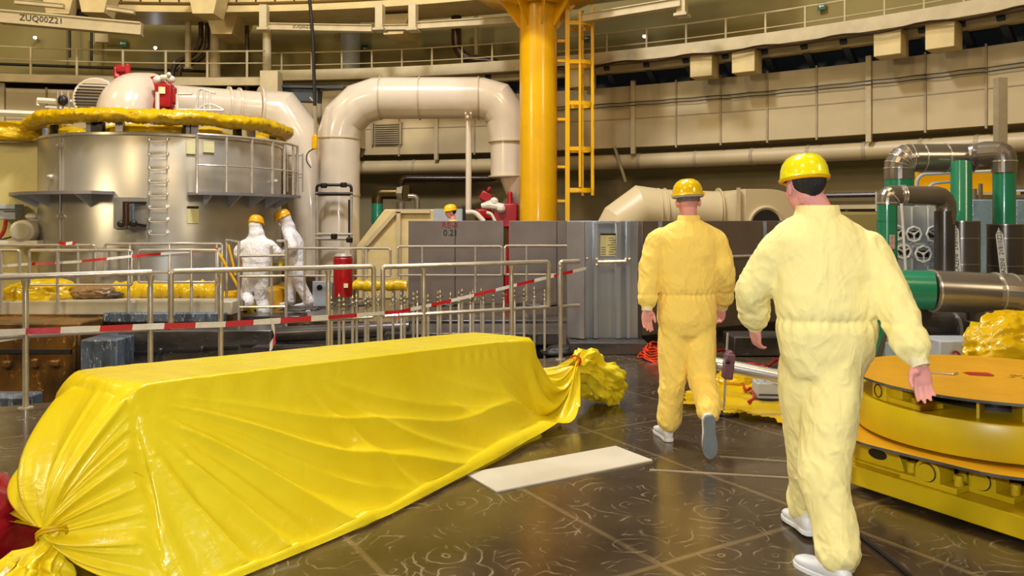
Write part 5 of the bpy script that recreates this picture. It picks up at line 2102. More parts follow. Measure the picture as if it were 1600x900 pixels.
pillow_block(tsee(1462, 0.56, 0.2), 0.57, 0.14)
pillow_block(tsee(1545, 0.46, 0.2), 0.46, 0.14)
pillow_block(tsee(1395, 0.2, 0.2), 0.2, 0.14)
m = MB()
e_ = tsee(1380, 0.5, 0.2)
m.prism([(-0.17, 0), (0.17, 0), (0.12, 0.13), (-0.11, 0.15), (-0.15, 0.15)], -0.03, 0.03, tb(e_, 0.52, 0.14), E2, (0, 0, 1))
tbox(m, e_, 0.52, 0.146, 0.4, 0.14, 0.012)
br = m.build('lifting_bracket', 'bright_yellow', tt, bevel=0.004)
m = MB()
c_ = tb(e_, 0.52, 0.21)
pp = [c_ + N2_ * 0.032 + E2 * 0.06 * math.cos(2 * PI * k / 20) + V((0, 0, 0.03 * math.sin(2 * PI * k / 20))) for k in range(20)]
m.add(pp, [tuple(range(20))])
pp2 = [c_ - N2_ * 0.032 + E2 * 0.06 * math.cos(2 * PI * k / 20) + V((0, 0, 0.03 * math.sin(2 * PI * k / 20))) for k in range(20)]
m.add(pp2, [tuple(range(20))])
m.build('oval_hole', 'dark_steel', br)
m = MB()
tbox(m, tsee(1340, 0.35, 0.2), 0.35, 0.22, 0.16, 0.12, 0.09)
m.build('spacer_block', 'bright_yellow', tt, bevel=0.01)
m = MB()
tbox(m, tsee(1530, 0.3, 0.25), 0.3, 0.25, 0.05, 0.3, 0.15)
tbox(m, tsee(1440, 0.25, 0.25), 0.25, 0.25, 0.05, 0.3, 0.15)
m.build('spacer_rib', 'bright_yellow', tt)
# housings between drum and top plate
def on_drum(px, r):
    a_ = (px - 800) / F
    A = a_ * a_ + 1
    B = 2 * (-TT_.x * a_ - TT_.y)
    C_ = TT_.x ** 2 + TT_.y ** 2 - r * r
    t_ = (-B - math.sqrt(max(0, B * B - 4 * A * C_))) / (2 * A)
    return math.atan2(t_ - TT_.y, a_ * t_ - TT_.x)


a_ = on_drum(1408, 0.66)
rad = V((math.cos(a_), math.sin(a_), 0))
tg = V((-math.sin(a_), math.cos(a_), 0))
Md = Matrix((tg, rad, V((0, 0, 1)))).transposed()
c_ = TT_ + rad * 0.60
m = MB()
m.box(c_ + V((0, 0, 0.56)), (0.30, 0.16, 0.03), Md)
m.box(c_ - tg * 0.06 + V((0, 0, 0.605)), (0.13, 0.12, 0.085), Md)
blk = m.build('roller_housing', 'bright_yellow', tt, bevel=0.006)
for s_ in (-1, 1):
    MB().cyl(c_ + tg * (0.06 * s_ + 0.02) + rad * 0.04 + V((0, 0, 0.575)), c_ + tg * (0.06 * s_ + 0.02) + rad * 0.04 + V((0, 0, 0.60)), 0.02, seg=6).build('bolt', 'bright_yellow', blk)
a_ = on_drum(1383, 0.66)
rad = V((math.cos(a_), math.sin(a_), 0))
tg = V((-math.sin(a_), math.cos(a_), 0))
Md = Matrix((tg, rad, V((0, 0, 1)))).transposed()
c_ = TT_ + rad * 0.62
m = MB()
m.box(c_ + V((0, 0, 0.597)), (0.13, 0.16, 0.1), Md)
blk = m.build('roller_housing', 'bright_yellow', tt, bevel=0.008)
m = MB().tube([c_ + rad * 0.083 + (tg * math.cos(2 * PI * k / 24) + V((0, 0, 1)) * math.sin(2 * PI * k / 24)) * 0.035 + V((0, 0, 0.597)) for k in range(24)], 0.003, 5, closed=True)
m.build('cap_groove', 'dark_steel', blk)
for px_ in (1528, 1600, 1680):
    a_ = on_drum(px_, 0.62)
    rad = V((math.cos(a_), math.sin(a_), 0))
    MB().box(TT_ + rad * 0.52 + V((0, 0, 0.596)), (0.2, 0.014, 0.103), a_).build('web_plate', 'bright_yellow', tt)
p_ = G(1510, 578, 0.664)
m = MB().tube(fillet([G(1452, 582, 0.668), G(1490, 585, 0.668), G(1496, 582, 0.668)], 0.02, 3), 0.006, 6)
m.build('rod', 'steel_tube', tt)
m = MB()
qs = [G(x_, y_, 0.6635) for x_, y_ in ((1504, 582), (1512, 581), (1543, 582), (1554, 586), (1552, 588), (1538, 587.5), (1515, 586))]
m.add([q.copy() for q in qs], [tuple(range(len(qs)))])
m.build('red_mark', 'red_paint', tt, smooth=False)
vs, fs = text_mesh('N 19\n3 T', 0.07, G(1596, 589, 0.664), (E2 * 0.9 + V((0.4, 0.2, 0))).normalized(), (0.87, 0.5, 0))
m = MB()
m.add(vs, fs)
m.build('stencil', 'ink', tt, smooth=False, fixn=False)
p_ = G(1372, 673, 0.345)
m = MB().box(p_ + V((0.02, 0.02, 0.016)), (0.14, 0.07, 0.025), -0.1)
m.build('rubber_pad', 'black_rubber', label='small black rubber pad on the middle plate of the turntable', cat='pad', bevel=0.004)

# ================================================================== pipes and valves at right
def cp(name, pts, r, mt, parent, bend=0.0, n=6, seg=24, sharp=0.6):
    return MB().tube(fillet(pts, bend, n) if bend else pts, r, seg).build(name, mt, parent, sharp=sharp)


def bands(parent, pts, r, mt='steel_tube', w=0.006):
    """thin raised hoops at points with directions"""
    for p_, d_ in pts:
        d_ = V(d_).normalized()
        MB().tube([p_ - d_ * w, p_ + d_ * w], r, 24).build('cladding_band', mt, parent)


# big arch pipe, far left green leg -> arch -> far right green leg
YB = 7.7
big = thing('clad_pipe', 'big steel-clad arch pipe on three green legs, above the hand wheels', 'pipe', V((X(1405, YB), YB, 0)))
rB = 0.132
a1 = P(1405, 262, YB)
cp('green_leg', [V((X(1405, YB), YB, 0.0)), P(1405, 277, YB)], 0.131, 'green_paint', big)
el = fillet([P(1405, 280, YB), P(1405, 247, YB), P(1470, 247, YB)], 0.30, 5)
cp('elbow', el, rB + 0.004, 'clad_steel', big, sharp=0.15)
bands(big, [(el[i], (el[i + 1] - el[i - 1])) for i in range(1, len(el) - 1)], rB + 0.009, 'steel_tube', 0.004)
cp('cross_pipe', [P(1425, 247, YB), P(1518, 247, YB)], rB + 0.005, 'clad_steel', big)
bands(big, [(P(x_, 247, YB), (1, 0, 0)) for x_ in (1440, 1476, 1517)], rB + 0.01)
YR = 7.4
rS = 0.095
el = [P(1505, 246, YB), P(1530, 242, 7.6)] + fillet([P(1540, 240, 7.5), P(1569, 237, YR), P(1569, 270, YR)], 0.15, 4)
cp('narrow_elbow', el, rS + 0.01, 'clad_steel', big, sharp=0.2)
bands(big, [(P(1541, 240, 7.5), (1, 0, 0)), (P(1569, 252, YR), (0, 0, 1))], rS + 0.016)
cp('green_leg', [P(1569, 430, YR), P(1569, 271, YR)], rS, 'green_paint', big)
cp('sleeve', [V((X(1571, YR), YR, 0.9)), P(1571, 350, YR)], 0.152, 'clad_dark', big)
bands(big, [(P(1571, 351, YR), (0, 0, 1)), (P(1571, 372, YR), (0, 0, 1)), (P(1571, 415, YR), (0, 0, 1))], 0.157, 'clad_steel')
YM = 7.2
cp('green_leg', [P(1502, 430, YM), P(1502, 255, YM + 0.25)], 0.089, 'green_paint', big)
cp('sleeve', [V((X(1503, YM), YM, 0.9)), P(1503, 345, YM)], 0.145, 'clad_dark', big)
bands(big, [(P(1503, 346, YM), (0, 0, 1)), (P(1503, 372, YM), (0, 0, 1)), (P(1503, 412, YM), (0, 0, 1))], 0.150, 'clad_steel')
# small front arch
YA = 6.9
sm = thing('clad_pipe', 'smaller steel-clad pipe with green left leg in front of the hand wheel panel', 'pipe', V((X(1385, YA), YA, 0)))
cp('green_leg', [V((X(1386, YA), YA, 0)), P(1386, 318, YA)], 0.082, 'green_paint', sm)
bands(sm, [(P(1386, 344, YA), (0, 0, 1)), (P(1386, 397, YA), (0, 0, 1))], 0.086, 'green_paint')
el = fillet([P(1386, 320, YA), P(1386, 305, YA), P(1480, 306, YA + 0.2), P(1477, 350, YA + 0.2)], 0.17, 4)
cp('elbow_pipe', el, 0.083, 'clad_steel', sm, sharp=0.25)
cp('down_leg', [P(1476, 330, YA + 0.2), V((X(1476, YA + 0.2), YA + 0.2, 0.9))], 0.085, 'clad_dark', sm)
bands(sm, [(P(1386, 317, YA), (0, 0, 1)), (P(1392, 308, YA), (1, 0, 1)), (P(1408, 305, YA + .03), (1, 0, 0)), (P(1412, 305, YA + .03), (1, 0, 0))], 0.089)
m = MB().box(P(1394, 378, YA - 0.08), (0.045, 0.01, 0.12))
m.build('gauge_plate', 'kerb_paint', sm, bevel=0.003)
m = MB()
for y_ in (370, 378, 387):
    m.cyl(P(1394, y_, YA - 0.095), P(1394, y_, YA - 0.085), 0.014, seg=12)
m.build('gauge_button', 'red_paint', sm)
# strips with lettering on the two sleeves
def strip(x_, Y_, r_, y0, y1, txt, label, tilt=0.0):
    p0_, p1_ = P(x_, y0, Y_), P(x_ + tilt, y1, Y_)
    t = thing('pipe_marker', label, 'label', p1_)
    up = (p0_ - p1_).normalized()
    side = V((1, -0.25, 0))
    side = (side - up * side.dot(up)).normalized()
    L_ = (p0_ - p1_).length
    w_ = 0.03
    m = MB()
    m.prism([(-w_, 0), (w_, 0), (w_, L_ * 0.86), (0, L_), (-w_, L_ * 0.86)], 0.0, 0.004, p1_, side, up)
    pl = m.build('strip', 'paper_white', t)
    vs, fs = text_mesh(txt, 0.052, p1_ + up * L_ * 0.43 + side.cross(up) * 0.006, up, -side, squeeze=0.95)
    m = MB()
    m.add(vs, fs)
    m.build('lettering', 'ink', t, smooth=False, fixn=False)


mat('paper_white', (222, 224, 222), 0.6, var=0.03)
strip(1491.5, YM - 0.147, 0, 349, 427, 'CHLAZENI  2VB10Z221', 'white strip with black lettering on the left dark pipe sleeve', tilt=4)
strip(1560, YR - 0.155, 0, 356, 434, 'CHLAZENI  2VB10Z222', 'white strip with black lettering on the right dark pipe sleeve', tilt=9)

# front horizontal pipe
YH = 6.45
hp_ = thing('clad_pipe', 'thick horizontal pipe, green at its left end and steel-clad at right', 'pipe', P(1520, 487, YH))
rH = 0.165
cp('green_pipe', [P(1370, 451, YH + 0.1), P(1456, 454, YH)], rH * 0.97, 'green_paint', hp_)
cp('clad_run', [P(1455, 454, YH), P(1570, 460, YH - 0.05)], rH, 'clad_steel', hp_)
cp('clad_elbow', [P(1560, 459.5, YH - 0.05), P(1590, 462, YH - 0.1), P(1618, 475, YH - 0.15), P(1635, 510, YH - 0.15), P(1635, 560, YH - .15)], rH * 1.01, 'clad_steel', hp_, sharp=0.2)
bands(hp_, [(P(1456, 454, YH), (1, 0, 0)), (P(1555, 459, YH - 0.05), (1, 0, -0.02)), (P(1579, 460.5, YH - 0.08), (1, 0, -0.05))], rH + 0.008)
cp('branch', [P(1541, 470, YH), P(1541, 530, YH), V((X(1541, YH), YH, 0.1))], 0.145, 'clad_dark', hp_)
bands(hp_, [(P(1541, 502, YH), (0, 0, 1))], 0.150)
low = thing('clad_pipe', 'dark low pipe bends underneath the thick horizontal pipe', 'pipe', P(1460, 555, YH + 0.4))
cp('bend', fillet([P(1430, 470, YH + 0.5), P(1425, 515, YH + 0.5), P(1500, 515, YH + 0.45), P(1520, 480, YH + 0.9)], 0.2, 6), 0.14, 'clad_dark', low)
bands(low, [(P(1440, 512, YH + 0.5), (1, 0, 0.2)), (P(1490, 515, YH + 0.45), (1, 0, 0))], 0.146)
cp('green_stub', [P(1500, 478, YH + 1.0), P(1500, 500, YH + 0.55)], 0.08, 'green_paint', low)
cp('bend', fillet([P(1578, 480, YH + 0.3), P(1575, 510, YH + 0.3), P(1560, 540, YH + 0.3)], 0.15, 5), 0.09, 'clad_steel', low)
cp('support_leg', [P(1405, 480, YH + 0.4), V((X(1405, YH), YH + 0.4, 0.0))], 0.08, 'clad_dark', low)
# panel with hand wheels
YP = 7.35
vp = thing('valve_board', 'pale grey board carrying five hand wheels', 'valve board', P(1443, 470, YP))
MB().box((X(1437, YP), YP + 0.03, (Z(322, YP) + 0.0) / 2), (X(1484, YP) - X(1392, YP), 0.04, Z(322, YP))).build('back_plate', 'light_grey', vp, bevel=0.004)
for x_ in (1425, 1450, 1466):
    MB().box((X(x_, YP), YP + 0.0, 1.3), (0.012, 0.012, 0.75)).build('seam_strip', 'paper_white', vp)
for y_ in (381, 402):
    MB().box(P(1440, y_, YP), (0.5, 0.012, 0.01)).build('seam_strip', 'paper_white', vp)
for x_, y_, r_ in ((1428, 366, 0.064), (1461, 366, 0.072), (1412, 393, 0.062), (1443, 397, 0.07), (1403, 364, 0.06)):
    Yw = YP - 0.16
    c_ = P(x_, y_, Yw)
    m = MB()
    m.tube([c_ + V((r_ * (1 + 0.05 * math.cos(8 * 2 * PI * k / 32)) * math.cos(2 * PI * k / 32), -0.0, r_ * (1 + 0.05 * math.cos(8 * 2 * PI * k / 32)) * math.sin(2 * PI * k / 32))) for k in range(32)], 0.010, 8, closed=True)
    for q in (0.6, 2.7, 4.8):
        m.cyl(c_, c_ + V((math.cos(q) * r_, 0, math.sin(q) * r_)), 0.007, seg=6)
    m.ball(c_, 0.016, 10)
    wh = m.build('hand_wheel', 'paper_white', vp)
    MB().cyl(c_, c_ + V((0.02, 0.17, 0)), 0.016, seg=10).build('spindle', 'dark_steel', wh)
    MB().box(c_ + V((0.05, 0.11, 0)), (0.09, 0.06, 0.06)).build('valve_body', 'dark_steel', wh, bevel=0.01)
for x_, y_ in ((1436, 384), (1469, 385), (1454, 413)):
    t_ = MB().box(P(x_, y_, YP - 0.03), (0.115, 0.006, 0.028)).build('tag_plate', 'paper_white', vp)
    vs, fs = text_mesh('TK80S04', 0.024, P(x_, y_, YP - 0.036), (1, 0, 0), (0, 0, 1))
    m = MB()
    m.add(vs, fs)
    m.build('lettering', 'ink', t_, smooth=False, fixn=False)
MB().cyl(P(1408.5, 318, YA - 0.1), V((X(1408.5, YA), YA - 0.1, 0.9)), 0.012, seg=8).build('thin_pipe', 'paper_white', label='thin white upright pipe in front of the hand wheels', cat='pipe')
frame('thin_pipe', [[P(1433, 325, 7.9), P(1433, 273, 7.9), P(1552, 267, 7.9)]], 0.016, 'paper_white', 'upper thin white bent pipe under the big arch pipe', 'pipe', bend=0.08)
frame('thin_pipe', [[P(1451, 325, 7.85), P(1451, 287, 7.85), P(1487, 284, 7.85)]], 0.016, 'paper_white', 'lower thin white bent pipe under the big arch pipe', 'pipe', bend=0.07)
frame('thin_pole', [[P(1369.5, 330, 8.6), P(1369.5, 300, 8.6)]], 0.012, 'steel_tube', 'short thin upright rod left of the green legs', 'rod')
mat('blue_sheet', (150, 178, 200), 0.35, var=0.12, vscale=6, bump=0.5, bscale=14)
for x0_, x1_, lab in ((1516, 1551, 'pale blue insulated board between the two dark sleeves'), (1584, 1640, 'pale blue insulated board at the right picture edge')):
    Ys = 8.3
    t = thing('insulated_board', lab, 'board', V((X((x0_ + x1_) / 2, Ys), Ys, 0)))
    MB().box((X((x0_ + x1_) / 2, Ys), Ys, Z(312, Ys) / 2), (X(x1_, Ys) - X(x0_, Ys), 0.08, Z(312, Ys))).build('board', 'blue_sheet', t, bevel=0.01)
    for k in range(9):
        MB().ball(P(x0_ + 4, 322 + k * 14, Ys - 0.045), 0.01, 6).build('rivet', 'paper_white', t)
m = MB().box(P(1452, 330, 8.4), (0.24, 0.05, 0.5))
m.build('pale_panel', 'light_grey', label='small pale panel behind the hand wheels', cat='panel')
for x_, y0_, y1_ in ((1523, 295, 320), (1532, 287, 320)):
    MB().cyl(P(x_, y1_, 8.5), P(x_, y0_, 8.5), 0.022, seg=10).build('pipe_stub', 'clad_steel', label=('shorter' if x_ < 1530 else 'taller') + ' of two small steel pipe stubs above the pale blue board', cat='pipe')
YG = 10.5
t = thing('yellow_girder', 'yellow girder seen behind the arch pipe at right', 'beam', P(1490, 310, YG))
MB().box(P(1500, 285, YG), (1.25, 0.3, 0.30)).build('web', 'yellow_steel', t)
MB().box(P(1500, 303, YG - .1), (1.25, 0.5, 0.04)).build('flange', 'cream_paint', t)
MB().box((X(1500, YG), YG + 0.1, (Z(303, YG)) / 2), (1.2, 0.2, Z(303, YG))).build('stand', 'cream_paint', t)
MB().box((X(1310, 13.5), 13.5, 0.95), (2.6, 0.5, 1.5)).build('cream_cabinet', 'wall_paint', label='plain beige cabinet low behind the near man', cat='cabinet', bevel=0.05)
MB().box((X(1563, 11.5), 11.5, 1.8), (0.13, 0.13, 3.6)).build('steel_post', 'seam_paint', label='slim beige post rising behind the right arch elbow', cat='post')
# boxes under the pipes
t = thing('grey_crate', 'grey box with a small red ring mark under the low dark pipe', 'box', P(1486, 570, 6.0))
MB().box(P(1486, 555, 6.05), (0.33, 0.3, 0.26)).build('box_body', 'light_grey', t, bevel=0.01)
m = MB().tube([P(1493, 555, 5.89) + V((0.028 * math.cos(2 * PI * k / 20), 0, 0.028 * math.sin(2 * PI * k / 20))) for k in range(20)], 0.007, 6, closed=True)
m.build('red_ring', 'red_paint', t)
MB().box((X(1455, 6.3), 6.35, 0.28), (0.5, 0.4, 0.56)).build('grey_box', 'blue_sheet', label='larger blue-grey box beside the one with the red ring', cat='box', bevel=0.01)
MB().box((X(1486, 6.05), 6.05, 0.2), (0.36, 0.34, 0.4)).build('dark_stand', 'dark_steel', label='dark stand under the grey box with the red ring', cat='stand')
bundle(P(1585, 575, 5.9), (0.42, 0.25, 0.30), 0.3, 31, 'big crumpled yellow plastic heap at the right edge behind the turntable', sub=6)
MB().box((X(1590, 5.9), 5.95, 0.2), (0.9, 0.5, 0.40)).build('dark_stand', 'dark_steel', label='dark low stand under the yellow plastic heap at right', cat='stand')

# ================================================================== the duct behind the near men
DY = 13.0
t = thing('white_duct', 'white sheet duct with mitred bend behind the two men in yellow', 'duct', P(1080, 360, DY))
rD = 0.40
cc = Z(332, DY)
MB().tube([P(955, 385, DY), P(975, 350, DY), P(1003, 328, DY), P(1040, 333, DY)], [0.38, 0.40, 0.38, 0.38], 28).build('mitred_bend', 'duct_paint', t, sharp=0.25)
MB().tube([P(1036, 333, DY), P(1120, 336, DY)], 0.385, 28).build('round_run', 'duct_paint', t)
for x_ in (1028, 1038, 1122):
    MB().tube([P(x_ - 1, 334, DY), P(x_ + 1, 334, DY)], 0.42, 28).build('flange', 'duct_paint', t)
m = MB()
vs = []
for k in range(24):
    a_ = 2 * PI * k / 24
    vs.append(P(1122, 336, DY) + V((0, 0.38 * math.cos(a_), 0.38 * math.sin(a_))))
for k in range(24):
    a_ = 2 * PI * k / 24
    c1, s1 = math.cos(a_), math.sin(a_)
    q = max(abs(c1), abs(s1))
    vs.append(P(1153, 337, DY) + V((0, 0.42 * c1 / q, 0.42 * s1 / q)))
m.add(vs, [(k, (k + 1) % 24, 24 + (k + 1) % 24, 24 + k) for k in range(24)])
m.build('transition', 'duct_paint', t)
m = MB()
poly = [(X(1153, DY), Z(380, DY))] + [(X(1153, DY), Z(297, DY))] + [(X(1185, DY) + 0.36 * math.sin(k / 8 * PI / 2) * 1.4, Z(322, DY) + 0.26 * math.cos(k / 8 * PI / 2)) for k in range(9)] + [(X(1222, DY), Z(380, DY))]
m.prism(poly, -0.42, 0.42, (0, DY, 0), (1, 0, 0), (0, 0, 1))
m.build('square_bend', 'duct_paint', t, bevel=0.005)
MB().box(P(1154, 338, DY - 0.44), (0.05, 0.05, 0.9)).build('flange', 'duct_paint', t)
c_ = P(1197, 352, DY - 0.43)
m = MB().tube([c_ + V((0.26 * math.cos(PI * k / 14), 0, 0.28 * math.sin(PI * k / 14))) for k in range(15)], 0.035, 6)
m.build('opening_rim', 'duct_paint', t)
m = MB().prism([(0.22 * math.cos(PI * k / 14), 0.24 * math.sin(PI * k / 14)) for k in range(15)], -0.01, 0.01, c_, (1, 0, 0), (0, 0, 1))
m.build('opening', 'dark_steel', t)
MB().box((X(1090, DY + .2), DY + 0.3, 0.5), (2.4, 0.5, 0.95)).build('duct_stand', 'dark_steel', label='dark support stand under the white sheet duct', cat='stand')

# ================================================================== things on the floor
pw, ph = 2.27, 3.43
m = MB()
for k_ in (0,):
    vs = [UV(2.27, 3.95, 0.0), UV(3.43, 3.95, 0.0), UV(3.43, 4.33, 0), UV(2.27, 4.33, 0)]
    m.prism([(q.x, q.y) for q in vs], 0.001, 0.010)
scuffed('white_plate_paint', (214, 206, 186), (198, 188, 166), (80, 66, 50), 0.45, 0.0, 3.0, (1, 1, 1), 0.7)
m.build('floor_cover_plate', 'white_plate_paint', label='worn white rectangular cover plate on the dark floor', cat='cover plate')
strp = MB()
for a_, b_ in (((1125, 713), (1262, 723)), ((1015, 734), (1262, 748))):
    strp.bar(G(*a_, 0.003), G(*b_, 0.003), 0.016, 0.006)
strp.build('trim_5', 'seam_paint', kind='structure')
frame('floor_cable', [[G(1318, 805, 0.012), G(1345, 838, 0.012), G(1385, 868, 0.012), G(1440, 915, 0.012), G(1500, 960, 0.012)]], 0.011, 'cable_black', 'black cable on the floor right of the near man', 'cable', bend=0.1)
# yellow plastic on the floor between the men
def floor_sheet(poly_px, label, seed, name='plastic_floor_sheet'):
    pts = [G(x_, y_) for x_, y_ in poly_px]
    xs_, ys_ = [p.x for p in pts], [p.y for p in pts]
    n1 = 70
    m = MB()
    idx = {}
    def inside(x, y):
        c = False
        for i in range(len(pts)):
            a_, b_ = pts[i], pts[i - 1]
            if (a_.y > y) != (b_.y > y) and x < (b_.x - a_.x) * (y - a_.y) / (b_.y - a_.y) + a_.x:
                c = not c
        return c
    for i in range(n1 + 1):
        for j in range(n1 + 1):
            x = min(xs_) + (max(xs_) - min(xs_)) * i / n1
            y = min(ys_) + (max(ys_) - min(ys_)) * j / n1
            if inside(x + 0.04 * noise.noise(V((x * 5, y * 5, seed))), y + 0.04 * noise.noise(V((x * 5, y * 5, seed + 9)))):
                q = V((x * 4, y * 7, seed))
                z = 0.006 + 0.035 * (1 - min(1, abs(noise.noise(q * 0.45)) * 4)) + 0.010 * (1 - min(1, abs(noise.noise(q * 1.1)) * 3.5)) + 0.02 * (noise.noise(q * 0.3) + 0.5)
                idx[(i, j)] = len(m.v)
                m.v.append(V((x, y, max(0.006, z))))
    for (i, j) in idx:
        k = [(i, j), (i + 1, j), (i + 1, j + 1), (i, j + 1)]
        if all(q in idx for q in k):
            m.f.append(tuple(idx[q] for q in k))
            m.mi.append(0)
    return m.build(name, 'yellow_film', label=label, cat='plastic sheet', sharp=1.6)


floor_sheet([(1062, 640), (1068, 618), (1130, 600), (1140, 583), (1170, 588), (1230, 596), (1290, 600), (1365, 605), (1352, 665), (1300, 700), (1245, 673), (1160, 655), (1110, 644)],
            'flat crumpled yellow plastic sheet lying on the floor between the two men', 3)
bundle(G(1150, 602), (0.22, 0.14, 0.10), 0.2, 41, 'small peaked yellow plastic heap under the silver tube')
bundle(G(1346, 655), (0.16, 0.25, 0.26), 0.2, 42, 'yellow plastic heap between the near man and the turntable')
t = thing('silver_tube', 'shiny silver tube propped on a clamp stand between the men', 'tube', P(1165, 640, 6.3))
MB().tube([P(1108, 566, 6.4), P(1290, 603, 6.2)], 0.052, 20).build('tube_body', 'steel_bright', t)
MB().tube([P(1130, 574, 6.42), P(1290, 600, 6.28)], 0.03, 14).build('side_tube', 'steel_bright', t)
mat('mauve_plastic', (120, 80, 92), 0.5)
t = thing('clamp_stand', 'thin stand with a mauve clamp gripping the silver tube', 'stand', V((X(1137, 6.35), 6.3, 0)))
MB().cyl((X(1137, 6.3), 6.42, 0.0), P(1137, 520, 6.42), 0.010, seg=8).build('pole', 'steel_tube', t)
m = MB().box(P(1138, 572, 6.28), (0.075, 0.09, 0.2), Matrix.Rotation(0.12, 3, 'Y'))
m.box(P(1141, 556, 6.3), (0.05, 0.08, 0.08), Matrix.Rotation(-0.3, 3, 'Y'))
m.build('clamp', 'mauve_plastic', t, bevel=0.012)
m = MB().cyl(P(1137, 547, 6.42), P(1137, 552, 6.42), 0.03, seg=12)
m.cyl(P(1134, 565, 6.22), P(1140, 565, 6.22), 0.018, seg=10)
m.build('knob', 'black_rubber', t)
MB().cyl((X(1137, 6.3), 6.42, 0.0), (X(1137, 6.3), 6.42, 0.02), 0.12, seg=20).build('base', 'dark_steel', t)
t = thing('power_box', 'grey power box with white cables on the floor behind the near man', 'box', G(1202, 628))
p_ = G(1204, 626)
m = MB().box(p_ + V((0, 0.05, 0.085)), (0.25, 0.2, 0.15), -0.1)
m.build('box_body', 'light_grey', t, bevel=0.012)
MB().box(p_ + V((0, 0.04, 0.015)), (0.27, 0.22, 0.03), -0.1).build('foot_plate', 'dark_steel', t)
m = MB().box(p_ + V((-0.02, -0.055, 0.06)), (0.19, 0.006, 0.012), -0.1)
m.build('label_strip', 'ink', t)
m = MB()
for k in range(4):
    pts = [p_ + V((-0.1 + 0.06 * k, 0.0, 0.16)), p_ + V((-0.22 + 0.05 * k, -0.03, 0.27 + 0.02 * k)), p_ + V((-0.1 + .02 * k, -0.08, 0.30 - 0.03 * k)), p_ + V((0.15, -0.06, 0.26 - 0.05 * k)), p_ + V((0.3, 0.0, 0.22 - 0.05 * k))]
    m.tube(fillet(pts, 0.09, 4), 0.006, 6)
m.build('cable_loops', 'tape_white', t)
random.seed(5)
m = MB()
for k in range(7):
    c_ = G(1022, 560)
    pts = [c_ + V((0.17 * (1 + 0.1 * random.uniform(-1, 1)) * math.cos(2 * PI * i / 24) + 0.02 * k, 0.3 * math.sin(2 * PI * i / 24) + random.uniform(-.01, .01), 0.02 + 0.018 * k + 0.02 * math.sin(i + k))) for i in range(24)]
    m.tube(pts, 0.009, 6, closed=True)
m.build('hose_coil', 'gasket_orange', label='coil of orange hose on the floor behind the farther man', cat='hose')
frame('red_cable', [[G(1120, 548, 0.01), G(1160, 541, 0.012), G(1200, 545, 0.01), G(1250, 538, 0.01)]], 0.014, 'red_paint', 'red cable on the floor behind the near man, farther one', 'cable', bend=0.15)
frame('red_cable', [[G(1145, 570, 0.01), G(1180, 566, 0.012), G(1195, 575, 0.01), G(1215, 560, 0.01), G(1250, 572, 0.01)]], 0.014, 'red_paint', 'red cable on the floor behind the near man, nearer curly one', 'cable', bend=0.15)
frame('red_cable', [[G(1160, 600, 0.05), G(1166, 612, 0.05), G(1175, 604, 0.06), G(1180, 622, 0.05), G(1170, 628, 0.05)]], 0.014, 'red_paint', 'short tangled red cable on the yellow floor sheet', 'cable', bend=0.08)
m = MB().box((X(1200, 9.3), 9.35, 0.12), (0.9, 0.5, 0.22))
m.build('low_plinth', 'pit_steel', label='low dark plinth on the floor behind the two men', cat='plinth', bevel=0.015)
m = MB()
crumple(m, V((-2.35, 3.45, 0)), (0.30, 0.45, 0.30), 0.3, 77, sub=5)
mat('red_film', (150, 8, 36), 0.2, var=0.1, bump=0.3, bscale=12)
m.build('red_bag', 'red_film', label='dark red plastic bag at the lower left corner behind the yellow cover', cat='bag', sharp=1.6)
m = MB().box(rail_pt(793, 0.3) + V((0, 0, 0.07)), (0.25, 0.18, 0.14), 0.2)
m.build('cream_box', 'kerb_paint', label='small cream box peeking over the far end of the yellow cover', cat='box', bevel=0.01)
m = MB()
crumple(m, G(880, 552), (0.26, 0.16, 0.07), 0.3, 55, sub=4)
m.build('dark_film', 'cable_black', label='crumpled dark film on the floor beside the gate plinth', cat='film', sharp=1.6)

# ================================================================== people
mat('skin', (228, 158, 150), 0.5, var=0.06, vscale=20)
mat('hair_dark', (30, 26, 26), 0.6, var=0.3, vscale=60, bump=0.6, bscale=160, stretch=(1, 1, 0.3))
mat('hair_grey', (120, 100, 92), 0.7, var=0.2, vscale=60)


def cloth_mat(name, col, sc=4.5, dist=0.009, rough=0.8, st=(1, 1, 0.6)):
    m, nt, b = new_mat(name)
    tc = nd(nt, 'ShaderNodeTexCoord')
    mp = nd(nt, 'ShaderNodeMapping')
    mp.inputs['Scale'].default_value = st
    nt.links.new(tc.outputs['Object'], mp.inputs[0])
    h = None
    for k, (s_, w_) in enumerate(((sc, 1.0), (sc * 2.3, 0.5))):
        n = nd(nt, 'ShaderNodeTexNoise', i_Scale=s_, i_Detail=2.0, i_Distortion=0.7)
        nt.links.new(mp.outputs[0], n.inputs['Vector'])
        r = math_(nt, 'ABSOLUTE', math_(nt, 'SUBTRACT', n.outputs['Fac'], 0.5))
        r = math_(nt, 'MULTIPLY', ramp(nt, r, [(0.0, 1.0), (0.14, 0.0)]), w_)
        h = r if h is None else math_(nt, 'ADD', h, r)
    wv = nd(nt, 'ShaderNodeTexNoise', i_Scale=260.0, i_Detail=1.0)
    nt.links.new(tc.outputs['Object'], wv.inputs['Vector'])
    h = math_(nt, 'ADD', h, math_(nt, 'MULTIPLY', wv.outputs['Fac'], 0.05))
    bp = nd(nt, 'ShaderNodeBump', i_Strength=0.55, i_Distance=dist)
    nt.links.new(h, bp.inputs['Height'])
    nt.links.new(bp.outputs[0], b.inputs['Normal'])
    b.inputs['Base Color'].default_value = (*srgb(*col), 1)
    b.inputs['Roughness'].default_value = rough
    b.inputs['Specular IOR Level'].default_value = 0.2
    b.inputs['Sheen Weight'].default_value = 0.12


